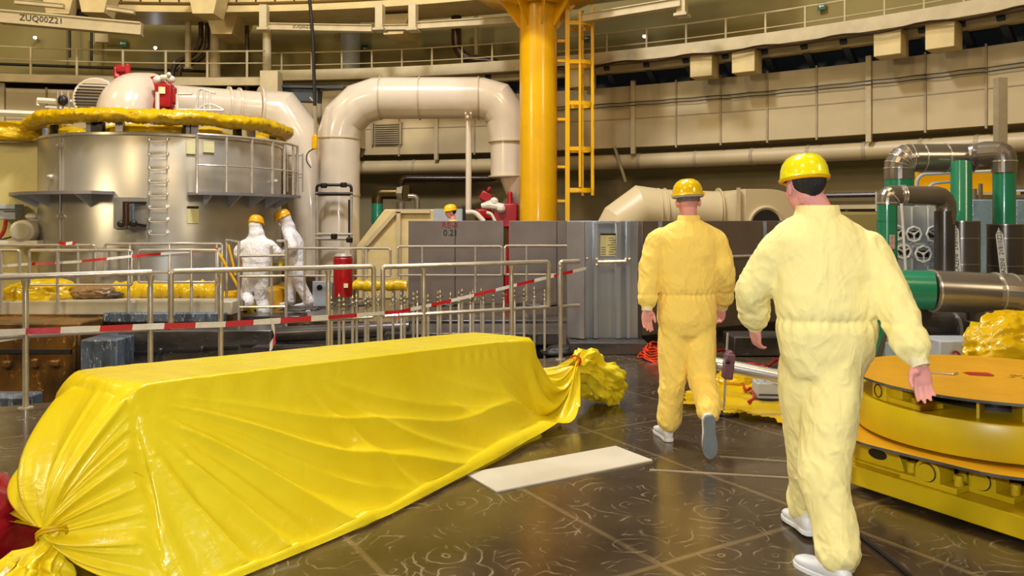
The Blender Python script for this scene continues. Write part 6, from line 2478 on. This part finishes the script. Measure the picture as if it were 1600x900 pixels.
cloth_mat('coverall_pale', (250, 238, 164))
cloth_mat('coverall_gold', (255, 224, 116))
cloth_mat('suit_white', (232, 228, 228), 7.0, 0.012, 0.6)
mat('helmet_lime', (244, 232, 20), 0.22, var=0.03, coat=0.5)
mat('helmet_yellow', (242, 200, 10), 0.25, var=0.03, coat=0.5)
mat('helmet_orange', (240, 172, 6), 0.3, var=0.03, coat=0.3)
mat('shoe_white', (226, 228, 232), 0.45, var=0.04)
mat('sole_grey', (128, 138, 146), 0.6, var=0.08, vscale=12)
mat('cuff_white', (236, 226, 190), 0.85, var=0.03, bump=0.4, bscale=90, stretch=(1, 1, 0.1))
mat('glove_yellow', (190, 176, 20), 0.4)


def fuse(mb, voxel, smooth=2):
    me = bpy.data.meshes.new('fuse')
    me.from_pydata([tuple(p) for p in mb.v], [], mb.f)
    bm = bmesh.new()
    bm.from_mesh(me)
    bmesh.ops.recalc_face_normals(bm, faces=bm.faces)
    bm.to_mesh(me)
    bm.free()
    ob = bpy.data.objects.new('fuse', me)
    COL.objects.link(ob)
    md = ob.modifiers.new('remesh', 'REMESH')
    md.mode = 'VOXEL'
    md.voxel_size = voxel
    dg = bpy.context.evaluated_depsgraph_get()
    ev = bpy.data.meshes.new_from_object(ob.evaluated_get(dg))
    n = len(ev.vertices)
    co = np.empty(n * 3)
    ev.vertices.foreach_get('co', co)
    co = co.reshape(-1, 3)
    ed = np.empty(len(ev.edges) * 2, dtype=np.int64)
    ev.edges.foreach_get('vertices', ed)
    ed = ed.reshape(-1, 2)
    deg = np.bincount(ed.ravel(), minlength=n)[:, None].astype(float)

    def lap(c, lam):
        s = np.zeros_like(c)
        for k in range(3):
            s[:, k] = np.bincount(ed[:, 0], c[ed[:, 1], k], n) + np.bincount(ed[:, 1], c[ed[:, 0], k], n)
        return c + lam * (s / np.maximum(deg, 1) - c)
    for _ in range(smooth):
        co = lap(co, 0.6)
        co = lap(co, -0.3)
        co = lap(co, 0.4)
    fs = [tuple(p.vertices) for p in ev.polygons]
    ev.vertices.foreach_set('co', co.ravel())
    ev.update()
    nr = np.empty(n * 3)
    ev.vertices.foreach_get('normal', nr)
    nr = nr.reshape(-1, 3)
    bpy.data.objects.remove(ob)
    bpy.data.meshes.remove(ev)
    bpy.data.meshes.remove(me)
    return co, nr, fs


def from_arrays(co, fs):
    m = MB()
    m.v = [V(p) for p in co.tolist()]
    m.f = fs
    m.mi = [0] * len(fs)
    return m


def limb(mb, pts, rs, seg=16, sub=4):
    """tapered limb through the joints, round ends"""
    pts = [V(p) for p in pts]
    P2, R2 = [], []
    n = len(pts)
    for i in range(n - 1):
        p0, p1, p2, p3 = pts[max(i - 1, 0)], pts[i], pts[i + 1], pts[min(i + 2, n - 1)]
        for k in range(sub):
            t = k / sub
            q = 0.5 * ((2 * p1) + (p2 - p0) * t + (2 * p0 - 5 * p1 + 4 * p2 - p3) * t * t + (3 * p1 - p0 - 3 * p2 + p3) * t ** 3)
            P2.append(q)
            R2.append(rs[i] + (rs[i + 1] - rs[i]) * (t * t * (3 - 2 * t)))
    P2.append(pts[-1])
    R2.append(rs[-1])
    mb.tube(P2, R2, seg)
    mb.ball(P2[0], R2[0], 14)
    mb.ball(P2[-1], R2[-1], 14)
    return mb


def rings(mb, rr, seg=24, power=2.4):
    """closed loft: each ring is (centre, right vector half width, back vector half depth)"""
    vs = []
    for c, ax, ay in rr:
        c, ax, ay = V(c), V(ax), V(ay)
        for k in range(seg):
            a = 2 * PI * k / seg
            ca, sa = math.cos(a), math.sin(a)
            e = 2 / power
            x = abs(ca) ** e * (1 if ca > 0 else -1)
            y = abs(sa) ** e * (1 if sa > 0 else -1)
            vs.append(c + ax * x + ay * y)
    n = len(rr)
    fs = [(i * seg + k, i * seg + (k + 1) % seg, (i + 1) * seg + (k + 1) % seg, (i + 1) * seg + k) for i in range(n - 1) for k in range(seg)]
    fs.append(tuple(reversed(range(seg))))
    fs.append(tuple((n - 1) * seg + k for k in range(seg)))
    mb.add(vs, fs)
    return mb


def hand(mb, w, d, palm, thumb, curl=0.35, scale=1.0, spread=0.05):
    """w wrist, d towards the fingertips, palm normal, thumb side direction"""
    w, d, palm, thumb = V(w), V(d).normalized(), V(palm), V(thumb)
    thumb = (thumb - d * thumb.dot(d)).normalized()
    palm = thumb.cross(d) if thumb.cross(d).dot(palm) > 0 else d.cross(thumb)
    s = scale
    rr = []
    for f, hw, hd in ((-0.05, .026, .020), (0.0, .027, .019), (0.03, .036, .017), (0.06, .042, .015), (0.088, .041, .013), (0.096, .036, .010)):
        rr.append((w + d * f * s, thumb * hw * s, palm * hd * s))
    rings(mb, rr, 20, 2.6)
    mb.ball(w + d * .035 * s + thumb * .022 * s + palm * .008 * s, (.02 * s, .02 * s, .02 * s), 12)
    L = [(.030, .072, .0092), (.010, .082, .0096), (-.011, .076, .0090), (-.030, .060, .0080)]
    for i, (off, ln, r) in enumerate(L):
        b = w + d * .084 * s + thumb * off * s
        dirv = (d + thumb * (off * spread * 30)).normalized()
        pts = [b - dirv * .02 * s, b]
        rad = [r * s, r * s]
        p = b
        ang_ = curl * (0.5 + 0.25 * i * 0.5)
        a_acc = 0
        for fr, ra in ((0.45, 1.0), (0.31, 0.93), (0.24, 0.82)):
            a_acc += ang_ * (1.0 if fr > .4 else 1.1)
            v = dirv * math.cos(a_acc) + palm * math.sin(a_acc)
            p = p + v * ln * fr * s
            pts.append(p)
            rad.append(r * ra * s)
        mb.tube(pts, rad, 10)
        for q, rq in zip(pts[1:], rad[1:]):
            mb.ball(q, rq * 1.03, 10)
    # thumb leaves the side of the palm near its base
    b = w + d * .018 * s + thumb * .022 * s
    v1 = (thumb * .62 + d * .78 + palm * .25).normalized()
    p1 = b + v1 * .034 * s
    v2 = (thumb * .25 + d * .95 + palm * .30).normalized()
    p2 = p1 + v2 * .031 * s
    p3 = p2 + (d * .95 + palm * .4).normalized() * .024 * s
    mb.tube([b, p1, p2, p3], [.014 * s, .012 * s, .0105 * s, .0085 * s], 10)
    for q, rq in ((b, .014), (p1, .0122), (p2, .0107), (p3, .0087)):
        mb.ball(q, rq * s, 10)


def frame3(fwd, tilt=0.0, roll=0.0):
    """matrix with +Y along fwd (horizontal), tilted down by tilt, rolled"""
    f = V(fwd).normalized()
    z = V((0, 0, 1))
    x = f.cross(z).normalized()
    z = x.cross(f).normalized()
    M = Matrix((x, f, z)).transposed()
    return M @ Matrix.Rotation(-tilt, 3, 'X') @ Matrix.Rotation(roll, 3, 'Y')


def head(mb, c, M, s=1.0):
    def B(p, r):
        mb.ball(c + M @ (V(p) * s), tuple(q * s for q in r), 24, M)
    B((0, -.012, .03), (.076, .096, .098))
    B((0, .022, -.030), (.064, .072, .075))
    B((0, .038, -.072), (.042, .044, .034))
    B((0, .058, -.088), (.022, .020, .018))
    B((0, .070, .018), (.055, .022, .012))
    B((0, .090, -.006), (.010, .016, .024))
    B((0, .100, -.024), (.0145, .014, .011))
    B((0, .082, -.052), (.022, .012, .006))
    B((0, .081, -.061), (.019, .011, .006))
    for sx in (-1, 1):
        B((sx * .077, -.004, -.012), (.010, .020, .031))
        B((sx * .083, -.010, -.008), (.006, .016, .024))
        B((sx * .045, .050, -.025), (.022, .022, .018))


def helmet(parent, c, M, shell, under, s=1.0, strap=True):
    """c head centre"""
    o = c + M @ (V((0, -.004, .046)) * s)
    m = MB()
    prof = [(.127, -.006), (.129, -.001), (.1225, .004), (.121, .02), (.118, .045), (.108, .075), (.088, .101), (.055, .118), (.025, .124), (.001, .125)]
    vs = []
    seg = 48
    for r, z in prof:
        for k in range(seg):
            a = 2 * PI * k / seg
            x, y = r * math.cos(a) * 0.93, r * math.sin(a) * 1.12
            zz = z
            if z < .01 and y > 0:
                y *= 1.0 + 0.16 * max(0, math.sin(a)) ** 3      # the peak at the front
                zz -= .006 * math.sin(a)
            rib = 0.0035 * max(0, math.cos(a * 1)) ** 0
            if .02 < z < .12:
                for xr in (-.045, -.022, .0, .022, .045):
                    if abs(x - xr) < .006:
                        zz += .003
            vs.append(o + M @ (V((x, y, zz)) * s))
    n = len(prof)
    m.add(vs, [(i * seg + k, i * seg + (k + 1) % seg, (i + 1) * seg + (k + 1) % seg, (i + 1) * seg + k) for i in range(n - 1) for k in range(seg)])
    m2 = MB()
    hm = m.build('helmet', shell, parent, sharp=0.9)
    md = hm.modifiers.new('solidify', 'SOLIDIFY')
    md.thickness = .003
    md.offset = -1
    # ribs over the crown
    for xr in (-.034, 0, .034):
        pts = []
        for k in range(17):
            t = -1.15 + 2.3 * k / 16
            z = .126 * math.cos(t) * (1 - abs(xr) * 1.2)
            y = .128 * math.sin(t)
            pts.append(o + M @ (V((xr, y, max(.01, z) - .003)) * s))
        m2.tube(pts, .0055 * s, 8)
    m2.build('helmet_rib', shell, hm)
    m3 = MB()
    pts = [o + M @ (V((.116 * .93 * math.cos(2 * PI * k / 32), .116 * 1.12 * math.sin(2 * PI * k / 32), -.008)) * s) for k in range(32)]
    m3.tube(pts, .011 * s, 8, closed=True)
    m3.build('helmet_band', under, hm)
    if strap:
        for sx in (-1, 1):
            m4 = MB()
            m4.box(o + M @ (V((sx * .119, -.01, .006)) * s), (.012 * s, .03 * s, .022 * s), M)
            m4.build('helmet_clip', shell, hm)
    return hm


def shoe(parent, heel, fwd, up=(0, 0, 1), s=1.0, tread=False, upper='shoe_white', name='shoe'):
    """heel point at the sole, fwd to the toe"""
    f = V(fwd).normalized()
    u = V(up)
    u = (u - f * u.dot(f)).normalized()
    x = f.cross(u)
    heel = V(heel)
    rr = []
    for y, hw, h in ((-.02, .012, .03), (-.014, .026, .055), (.01, .036, .078), (.05, .037, .088), (.09, .037, .083), (.13, .041, .064), (.17, .046, .052), (.21, .047, .046), (.245, .040, .038), (.268, .024, .028), (.277, .008, .016)):
        rr.append((heel + f * y * s + u * (h * 0.5 + .012) * s, x * hw * s, u * h * 0.5 * s))
    up_ = MB()
    rings(up_, rr, 24, 2.5)
    up_.tube([heel + f * .03 * s + u * .05 * s, heel + f * .028 * s + u * .11 * s], [.036 * s, .034 * s], 18)
    co, nr, fs = fuse(up_, 0.006 * s, 2)
    sh = from_arrays(co, fs).build(name, upper, parent, sharp=2)
    sm_ = MB()
    pts = [(-.024, .014), (-.016, .028), (.01, .038), (.05, .037), (.09, .035), (.13, .041), (.17, .048), (.21, .049), (.245, .043), (.27, .027), (.282, .010)]
    poly = [(w * s, y * s) for y, w in pts] + [(-w * s, y * s) for y, w in reversed(pts)]
    sm_.prism(poly, -0.002 * s, .020 * s, heel, x, f)
    # prism extrudes along x cross f, which is u
    so = sm_.build('sole', 'sole_grey' if tread else upper, sh, bevel=0.003)
    if tread:
        tr = MB()
        for i in range(13):
            for j in range(-2, 3):
                y = .0 + i * .0215
                xx = (j + (0.5 if i % 2 else 0)) * .019
                wlim = np.interp(y, [p[0] for p in pts], [p[1] for p in pts]) - .011
                if abs(xx) < wlim:
                    cc_ = heel + f * y * s + x * xx * s - u * .004 * s
                    tr.tube([cc_ + (x * math.cos(PI * k / 4) + f * math.sin(PI * k / 4)) * .0065 * s for k in range(8)], .0016 * s, 5, closed=True)
        tr.build('tread', 'dark_steel', so)
    lc = MB()
    for k in range(4):
        y = (.085 + k * .018) * s
        h = (.088 - k * .008) * s
        lc.tube([heel + f * y + u * h * 0.98 + x * .026 * s, heel + f * (y + .004) + u * (h + .012), heel + f * y + u * h * 0.98 - x * .026 * s], .004 * s, 6)
    lc.build('laces', upper, sh)
    return sh


def wrinkle(co, nr, joints, amp, seed, waist=None, zs=1.0):
    """folds of loose cloth: strongest round the joints"""
    out = co.copy()
    J = [(np.array(j), r, a) for j, r, a in joints]
    W_ = np.full(len(co), 0.32)
    for j, r, a in J:
        W_ += a * np.exp(-((co - j) ** 2).sum(1) / (r * r))
    for i in range(len(co)):
        p = co[i]
        q = V((p[0] * 8.5 + seed, p[1] * 8.5, p[2] * 4.6 * zs))
        wv = noise.noise(V((p[0] * 2, p[1] * 2, p[2] * 2 + seed))) * 2.0
        n1 = noise.noise(V((q.x + wv * .6 + p[2] * 1.5, q.y - wv * .6, q.z + 3.2 * (p[0] + p[1]))))
        q2 = V((p[0] * 18 + seed, p[1] * 18 + wv, p[2] * 17 * zs + 14 * p[0]))
        n2 = noise.noise(q2)
        r1 = 1 - min(1.0, abs(n1) * 3.2)
        r2 = 1 - min(1.0, abs(n2) * 3.0)
        d = amp * W_[i] * (r1 * 1.0 + n1 * 0.8 + r2 * 0.45 - 0.4)
        if waist is not None:
            dz = p[2] - waist
            if abs(dz) < 0.08:
                d += -0.006 * math.exp(-(dz / 0.012) ** 2)
                d += 0.004 * math.sin(math.atan2(p[1] - J[0][0][1], p[0] - J[0][0][0]) * 26) * math.exp(-(dz / 0.035) ** 2)
        out[i] = p + nr[i] * d
    return out


def person(label, fwd, hip_c, chest_c, neck_c, head_c, head_M, LS, RS_, LE, RE, LW, RW, LH, RH, LK, RK, LA, RA_, cover, hair=None, helmet_mats=('helmet_yellow', 'helmet_orange'),
           shoes=None, hands=None, s=1.0, vox=0.0085, bvox=0.0048, waist_w=(.185, .135), chest_w=(.205, .14), hip_w=(.195, .15), leg_r=(.112, .09, .085), arm_r=(.088, .074, .062), hood=False, wr=0.008, seed=0, ankle_r=0.08, cuff='cuff_white', collar=True, base=None, hs=0.93, col_s=1.0):
    fwd = V(fwd).normalized()
    right = fwd.cross(V((0, 0, 1))).normalized()
    base = base or V((hip_c.x, hip_c.y, 0))
    t = thing('person', label, 'person', base)
    # the body, one continuous skin
    b = MB()
    head(b, head_c, head_M, s)
    limb(b, [head_c + head_M @ (V((0, -.022, -.04)) * s), neck_c + V((0, 0, .02)), chest_c + V((0, 0, .12 * s))], [.054 * s, .057 * s, .07 * s])
    up_n = V((0, 0, 1))
    tors = [(hip_c - up_n * .07 * s, right * .12 * s, fwd * .09 * s), (hip_c, right * .155 * s, fwd * .11 * s), (hip_c.lerp(chest_c, .45), right * .13 * s, fwd * .095 * s),
            (chest_c, right * .165 * s, fwd * .11 * s), (chest_c.lerp(neck_c, .55), right * .16 * s, fwd * .09 * s), (neck_c - up_n * .02 * s, right * .07 * s, fwd * .065 * s)]
    rings(b, tors, 24, 2.2)
    for S_, E_, W_ in ((LS, LE, LW), (RS_, RE, RW)):
        limb(b, [S_, E_, W_], [.052 * s, .042 * s, .028 * s])
    for H_, K_, A_ in ((LH, LK, LA), (RH, RK, RA_)):
        limb(b, [H_, K_, A_], [.085 * s, .058 * s, .038 * s])
    for hd in hands or ():
        hand(b, *hd[:4], **(hd[4] if len(hd) > 4 else {}))
    co, nr, fs = fuse(b, bvox, 1)
    body = from_arrays(co, fs).build('body', 'skin', t, sharp=3)
    e = MB()
    for sx in (-1, 1):
        e.ball(head_c + head_M @ (V((sx * .031, .079, .000)) * s), .010 * s, 10)
    e.build('eyes', 'shoe_white', t)
    # coverall
    c = MB()
    tors = [(hip_c - up_n * .10 * s, right * hip_w[0] * .80 * s, fwd * hip_w[1] * .80 * s), (hip_c, right * hip_w[0] * s, fwd * hip_w[1] * s),
            (hip_c.lerp(chest_c, .30), right * (waist_w[0] + .012) * s, fwd * (waist_w[1] + .01) * s),
            (hip_c.lerp(chest_c, .40), right * waist_w[0] * s, fwd * waist_w[1] * s), (hip_c.lerp(chest_c, .50), right * (waist_w[0] + .015) * s, fwd * (waist_w[1] + .012) * s),
            (chest_c, right * chest_w[0] * s, fwd * chest_w[1] * s), (chest_c.lerp(neck_c, .5), right * chest_w[0] * 1.02 * s, fwd * chest_w[1] * .88 * s),
            (chest_c.lerp(neck_c, .74), right * chest_w[0] * .84 * s, fwd * chest_w[1] * .72 * s), (chest_c.lerp(neck_c, .9), right * chest_w[0] * .55 * s, fwd * chest_w[1] * .60 * s), (neck_c, right * .078 * s, fwd * .075 * s)]
    rings(c, tors, 32, 2.25)
    for S_, E_, W_ in ((LS, LE, LW), (RS_, RE, RW)):
        F_ = E_.lerp(W_, .72)
        limb(c, [S_.lerp(neck_c, .45) - V((0, 0, .045 * s)), S_, S_.lerp(E_, .5), E_, F_, E_.lerp(W_, .95)], [.070 * s, arm_r[0] * .97 * s, arm_r[0] * .96 * s, arm_r[1] * s, arm_r[1] * .97 * s, .040 * s])
    for H_, K_, A_ in ((LH, LK, LA), (RH, RK, RA_)):
        limb(c, [H_ + V((0, 0, .06)), H_.lerp(K_, .25), K_, K_.lerp(A_, .5), K_.lerp(A_, .92)], [leg_r[0] * .97 * s, leg_r[0] * s, leg_r[1] * s, leg_r[2] * s, ankle_r * s])
    if hood:
        c.ball(head_c + head_M @ (V((0, -.030, .01)) * s), (.110 * s, .118 * s, .125 * s), 20, head_M)
        limb(c, [head_c + head_M @ (V((0, -.03, -.03)) * s), neck_c], [.10 * s, .135 * s])
    co, nr, fs = fuse(c, vox, 12)
    js = [(hip_c.lerp(chest_c, .40), .16, .5), (LE, .13, 1.1), (RE, .13, 1.1), (LK, .15, .9), (RK, .15, .9), (LA, .16, 1.2), (RA_, .16, 1.2), (LS, .12, .6), (RS_, .12, .6), (hip_c - V((0, 0, .12)), .16, .8), (LW, .12, .9), (RW, .12, .9)]
    wz = hip_c.lerp(chest_c, .40).z if not hood else None
    co = wrinkle(co, nr, js, wr * s, seed, wz)
    cov = from_arrays(co, fs).build('coverall', cover, t, sharp=3)
    for W_, E_ in ((LW, LE), (RW, RE)):
        d_ = (W_ - E_).normalized()
        MB().tube([W_ - d_ * .035 * s, W_ - d_ * .01 * s, W_ + d_ * .02 * s], [.041 * s, .038 * s, .037 * s], 20).build('cuff', cuff, cov)
    if collar:
        m = MB()
        n_ = 28
        vs = []
        for (dz, rr_) in ((-.035, .088), (.0, .079), (.028, .074), (.030, .069), (.0, .070)):
            for k in range(n_):
                a = 2 * PI * k / n_
                vs.append(neck_c + (right * math.cos(a) * rr_ * col_s + fwd * math.sin(a) * rr_ * 1.02 * (1 + (col_s - 1) * .4)) * s + V((0, 0, dz * s)) + (head_c - neck_c).normalized() * 0.0)
        m.add(vs, [(i * n_ + k, i * n_ + (k + 1) % n_, (i + 1) * n_ + (k + 1) % n_, (i + 1) * n_ + k) for i in range(4) for k in range(n_)])
        m.build('collar', cover, cov, sharp=2)
    if hair:
        hm_, lo = hair
        m = MB()
        bm = bmesh.new()
        bmesh.ops.create_icosphere(bm, subdivisions=5, radius=1)
        vs, idx = [], {}
        keep = []
        for f in bm.faces:
            cc_ = f.calc_center_median()
            z = cc_.z * .103 + .03
            y = cc_.y * .101 - .014
            if (z > lo + max(0, y + .02) * 1.2) and not (y > .035 and z < .06) and not (abs(cc_.x) > .78 and y > -.03 and z < .028):
                keep.append(f)
        for f in keep:
            ids = []
            for v in f.verts:
                if v.index not in idx:
                    idx[v.index] = len(vs)
                    k_ = 1 + .02 * noise.noise(v.co * 14) + .012 * noise.noise(V((v.co.x * 50, v.co.y * 50, v.co.z * 12)))
                    vs.append(head_c + head_M @ (V((v.co.x * .0815 * k_ * (1 - .28 * min(1, max(0, -(v.co.z * .103 + .03) / .06))), v.co.y * .101 * k_ - .014, v.co.z * .103 * k_ + .03)) * s))
                ids.append(idx[v.index])
            m.add([], [])
            m.f.append(tuple(ids))
            m.mi.append(0)
        m.v = vs
        bm.free()
        hr = m.build('hair', hm_, t, sharp=3)
    helmet(t, head_c, head_M, helmet_mats[0], helmet_mats[1], s * hs)
    for sh in shoes or ():
        shoe(t, *sh[:2], **(sh[2] if len(sh) > 2 else {}))
    return t


# ---- the near man, pale yellow coverall
Yb = 3.6
n_c = P(1277, 331, 3.60)
h_c = P(1257, 292, 3.62)
hM = frame3((-0.22, 1, 0), tilt=0.12, roll=0.0)
LW1, RW1 = P(1180, 507, 3.86), P(1436, 566, 3.34)
near_man = person(
    'nearest person from behind in a pale yellow coverall and yellow helmet, right hand reaching back', (-0.08, 1, 0),
    hip_c=P(1291, 553, 3.60), chest_c=P(1291, 415, 3.60), neck_c=n_c, head_c=h_c, head_M=hM,
    LS=P(1217, 390, 3.62), RS_=P(1356, 391, 3.57), LE=P(1178, 452, 3.70), RE=P(1396, 473, 3.47), LW=LW1, RW=RW1,
    LH=P(1260, 590, 3.65), RH=P(1302, 590, 3.58), LK=P(1266, 705, 3.80), RK=P(1288, 735, 3.52), LA=P(1261, 795, 4.02), RA_=P(1313, 872, 3.44),
    cover='coverall_pale', hair=('hair_dark', -.058), helmet_mats=('helmet_lime', 'helmet_orange'),
    hands=[(LW1, (0.12, 0.35, -0.75), (0.55, 0.3, 0.35), (-0.3, 0.8, 0.3), dict(curl=0.42)),
           (RW1, (0.10, -0.12, -1.0), (-0.15, -1.0, 0.1), (-1.0, 0.1, -0.1), dict(curl=0.28, scale=1.0))],
    shoes=[(G(1256, 838) + V((0.02, -0.03, 0.02)), (-0.08, 1, -0.03)), (P(1322, 905, 3.38) * 1.0 - V((0, 0, P(1322, 905, 3.38).z)), (-0.45, 0.9, 0))],
    waist_w=(.218, .150), chest_w=(.228, .155), hip_w=(.208, .145), leg_r=(.128, .108, .095), arm_r=(.088, .082, .066), wr=0.0085, seed=3, ankle_r=.098, hs=.88, col_s=1.25)

# ---- the farther man, golden yellow coverall
LW2, RW2 = P(1011, 481, 5.48), P(1129, 478, 5.68)
far_man = person(
    'farther person from behind in a golden yellow coverall, one shoe sole showing', (0.02, 1, 0),
    hip_c=P(1073, 500, 5.55), chest_c=P(1074, 397, 5.55), neck_c=P(1076, 343, 5.56), head_c=P(1075, 315, 5.60), head_M=frame3((0.12, 1, 0), tilt=0.05, roll=-0.05),
    LS=P(1029, 377, 5.55), RS_=P(1117, 377, 5.55), LE=P(1014, 428, 5.52), RE=P(1131, 426, 5.52), LW=LW2, RW=RW2,
    LH=P(1053, 515, 5.55), RH=P(1094, 515, 5.55), LK=P(1050, 592, 5.58), RK=P(1098, 592, 5.48), LA=P(1046, 662, 5.62), RA_=P(1109, 643, 5.22),
    cover='coverall_gold', hair=('hair_grey', -.005), helmet_mats=('helmet_yellow', 'light_grey'),
    hands=[(LW2, (-0.02, -0.05, -1.0), (0.2, -1.0, 0), (1, 0.3, 0), dict(curl=0.35)),
           (RW2, (-0.12, 0.3, -1.0), (-0.8, -0.5, 0), (-0.5, 0.8, 0), dict(curl=0.75))],
    shoes=[(G(1045, 690) + V((0, 0.0, 0.004)), (-0.12, 1, 0)), (P(1109, 655, 5.10), (0.02, 0.06, -0.27), dict(tread=True, up=(0, 1, 0.2)))],
    waist_w=(.190, .135), chest_w=(.222, .145), hip_w=(.205, .150), leg_r=(.108, .095, .085), arm_r=(.090, .078, .060), wr=0.008, seed=11, ankle_r=.086)

# ---- the white workers by the tank
YL = 13.2
LW3, RW3 = P(374, 405, YL + .05), P(429, 408, YL + .3)
left_white = person(
    'person in a white hooded suit seen from behind, standing at the ladder frame', (0.15, 1, 0),
    hip_c=P(400, 428, YL), chest_c=P(402, 388, YL + .05), neck_c=P(401, 366, YL + .1), head_c=P(400, 353, YL + .14), head_M=frame3((0.1, 1, 0), tilt=0.25),
    LS=P(382, 383, YL + .05), RS_=P(421, 383, YL + .05), LE=P(372, 392, YL + .05), RE=P(434, 396, YL + .1), LW=LW3, RW=RW3,
    LH=P(390, 438, YL), RH=P(408, 438, YL), LK=P(386, 462, YL + .12), RK=P(409, 468, YL + .05), LA=P(387, 474, YL - .25), RA_=P(411, 488, YL),
    cover='suit_white', hood=True, helmet_mats=('helmet_orange', 'helmet_orange'), hands=[(LW3, (0.2, 0.5, -1.0), (0, -1, 0), (1, 0, 0)), (RW3, (0.3, 0.7, -0.9), (0, -1, 0), (-1, 0, 0))],
    shoes=[(P(387, 482, YL - .25), (0.1, 0.6, -0.6), dict(upper='glove_yellow')), (V((X(411, YL), YL, 0.02)), (0.1, 1, 0))],
    waist_w=(.225, .15), chest_w=(.215, .155), hip_w=(.215, .155), leg_r=(.12, .105, .1), arm_r=(.095, .085, .07), vox=0.014, bvox=0.008, wr=0.008, seed=21, ankle_r=.10, cuff='suit_white', collar=False, hs=1.08)
YRr = 14.4
LW4, RW4 = P(441, 402, YRr - .1), P(440, 398, YRr + .25)
right_white = person(
    'person in a white hooded suit and face mask leaning left beside the arch pipe', (-1, -0.1, 0),
    hip_c=P(464, 410, YRr), chest_c=P(459, 376, YRr), neck_c=P(450, 355, YRr), head_c=P(443, 343, YRr - .05), head_M=frame3((-1, -0.25, 0), tilt=0.45),
    LS=P(452, 370, YRr - .2), RS_=P(455, 369, YRr + .2), LE=P(457, 388, YRr - .28), RE=P(452, 386, YRr + .28), LW=LW4, RW=RW4,
    LH=P(465, 420, YRr - .1), RH=P(463, 420, YRr + .1), LK=P(470, 446, YRr - .1), RK=P(455, 447, YRr + .1), LA=P(484, 473, YRr - .1), RA_=P(453, 472, YRr + .1),
    cover='suit_white', hood=True, helmet_mats=('helmet_orange', 'helmet_orange'), hands=[(LW4, (-0.6, 0, -0.8), (0, 1, 0), (0, -.3, 1)), (RW4, (-0.6, 0, -0.8), (0, -1, 0), (0, .3, 1))],
    shoes=[(V((X(486, YRr), YRr - .1, 0.01)), (-1, -0.1, 0)), (V((X(455, YRr), YRr + .1, 0.01)), (-1, -0.1, 0))],
    waist_w=(.205, .16), chest_w=(.215, .165), hip_w=(.205, .16), leg_r=(.12, .105, .1), arm_r=(.1, .088, .07), vox=0.014, bvox=0.008, wr=0.008, seed=31, ankle_r=.10, cuff='suit_white', collar=False, hs=1.08)
hc4, hm4 = P(443, 343, YRr - .05), frame3((-1, -0.25, 0), tilt=0.45)
m = MB()
m.ball(hc4 + hm4 @ V((0, .095, -.045)), (.045, .035, .048), 16, hm4)
m.tube([hc4 + hm4 @ V((0.07, .03, -.03)), hc4 + hm4 @ V((0.03, .1, -.04))], .005, 6)
m.build('face_mask', 'shoe_white', right_white)
for pr, W_ in ((left_white, RW3), (right_white, LW4)):
    m = MB()
    hand(m, W_, (-0.1 if pr is right_white else 0.1, 0.1, -0.9), (0, -1, 0), (-1, 0, 0), curl=0.5, scale=1.12)
    co, nr, fs = fuse(m, 0.007, 1)
    from_arrays(co, fs).build('glove', 'glove_yellow', pr, sharp=3)

# ---- the worker behind the grey panels
YW = 15.3
LW5, RW5 = P(688, 392, YW), P(720, 392, YW + .1)
hid = person(
    'person in yellow helmet looking over the coded grey shield panel', (-0.9, 0.4, 0),
    hip_c=P(711, 405, YW), chest_c=P(711, 367, YW), neck_c=P(708, 346, YW), head_c=P(704, 332, YW), head_M=frame3((-1, -0.3, 0), tilt=0.15),
    LS=P(705, 358, YW - .18), RS_=P(715, 358, YW + .18), LE=P(702, 380, YW - .22), RE=P(716, 380, YW + .22), LW=LW5, RW=RW5,
    LH=P(711, 412, YW - .08), RH=P(711, 412, YW + .08), LK=P(708, 440, YW - .08), RK=P(711, 440, YW + .08), LA=P(711, 464, YW - .08), RA_=P(711, 464, YW + .08),
    cover='coverall_gold', hair=('hair_dark', -.03), helmet_mats=('helmet_yellow', 'helmet_orange'), hands=[(LW5, (-0.2, 0, -1), (0, -1, 0), (-1, 0, 0)), (RW5, (-0.2, 0, -1), (0, -1, 0), (-1, 0, 0))],
    shoes=[(V((X(711, YW), YW - .08, 0.0)), (-1, 0, 0)), (V((X(711, YW), YW + .08, 0.0)), (-1, 0, 0))],
    vox=0.014, bvox=0.007, wr=0.007, seed=41)

# repeats of one kind carry a common group
GROUPS = {
    'handrail_section': 'near steel handrail sections along the pit edge', 'far_railing': 'thin railings on the far side of the pit',
    'wall_lamp': 'small bright lamps on the hall wall', 'exit_sign': 'green exit signs on the hall wall', 'runway_corbel': 'corbels under the crane runway',
    'beam_bracket': 'white brackets of the crane rail', 'steel_beam': 'white beams of the crane rail', 'gallery_column': 'posts standing on the gallery',
    'drain_pipe': 'brown pipes on the upper wall', 'shield_panel': 'grey shield panels', 'clad_pipe': 'steel-clad cooling pipes at right',
    'barrier_tape': 'red and white barrier tapes', 'gallery_railing': 'gallery railings', 'ventilation_duct': 'ducts along the wall', 'pipe_marker': 'lettered strips on the dark pipe sleeves',
    'insulated_board': 'pale blue boards at right', 'scrap_heap': 'small scrap heaps on the far deck', 'plastic_bundle': 'crumpled plastic heaps', 'white_tube': 'white tubes on the tank',
    'red_cable': 'red cables on the floor', 'thin_pipe': 'thin white pipes at right', 'pipe_stub': 'small pipe stubs at right', 'red_valve': 'red valves on the tank', 'white_duct': 'white ducts',
    'pit_block': 'machine blocks in the pit', 'pit_ledge': 'ledge beams in the pit', 'person': 'people in the hall',
}
for o_ in list(COL.objects):
    if o_.parent is None and o_.type in ('MESH', 'EMPTY'):
        k_ = o_.name.split('.')[0]
        if k_ in GROUPS and 'group' not in o_:
            o_['group'] = GROUPS[k_]
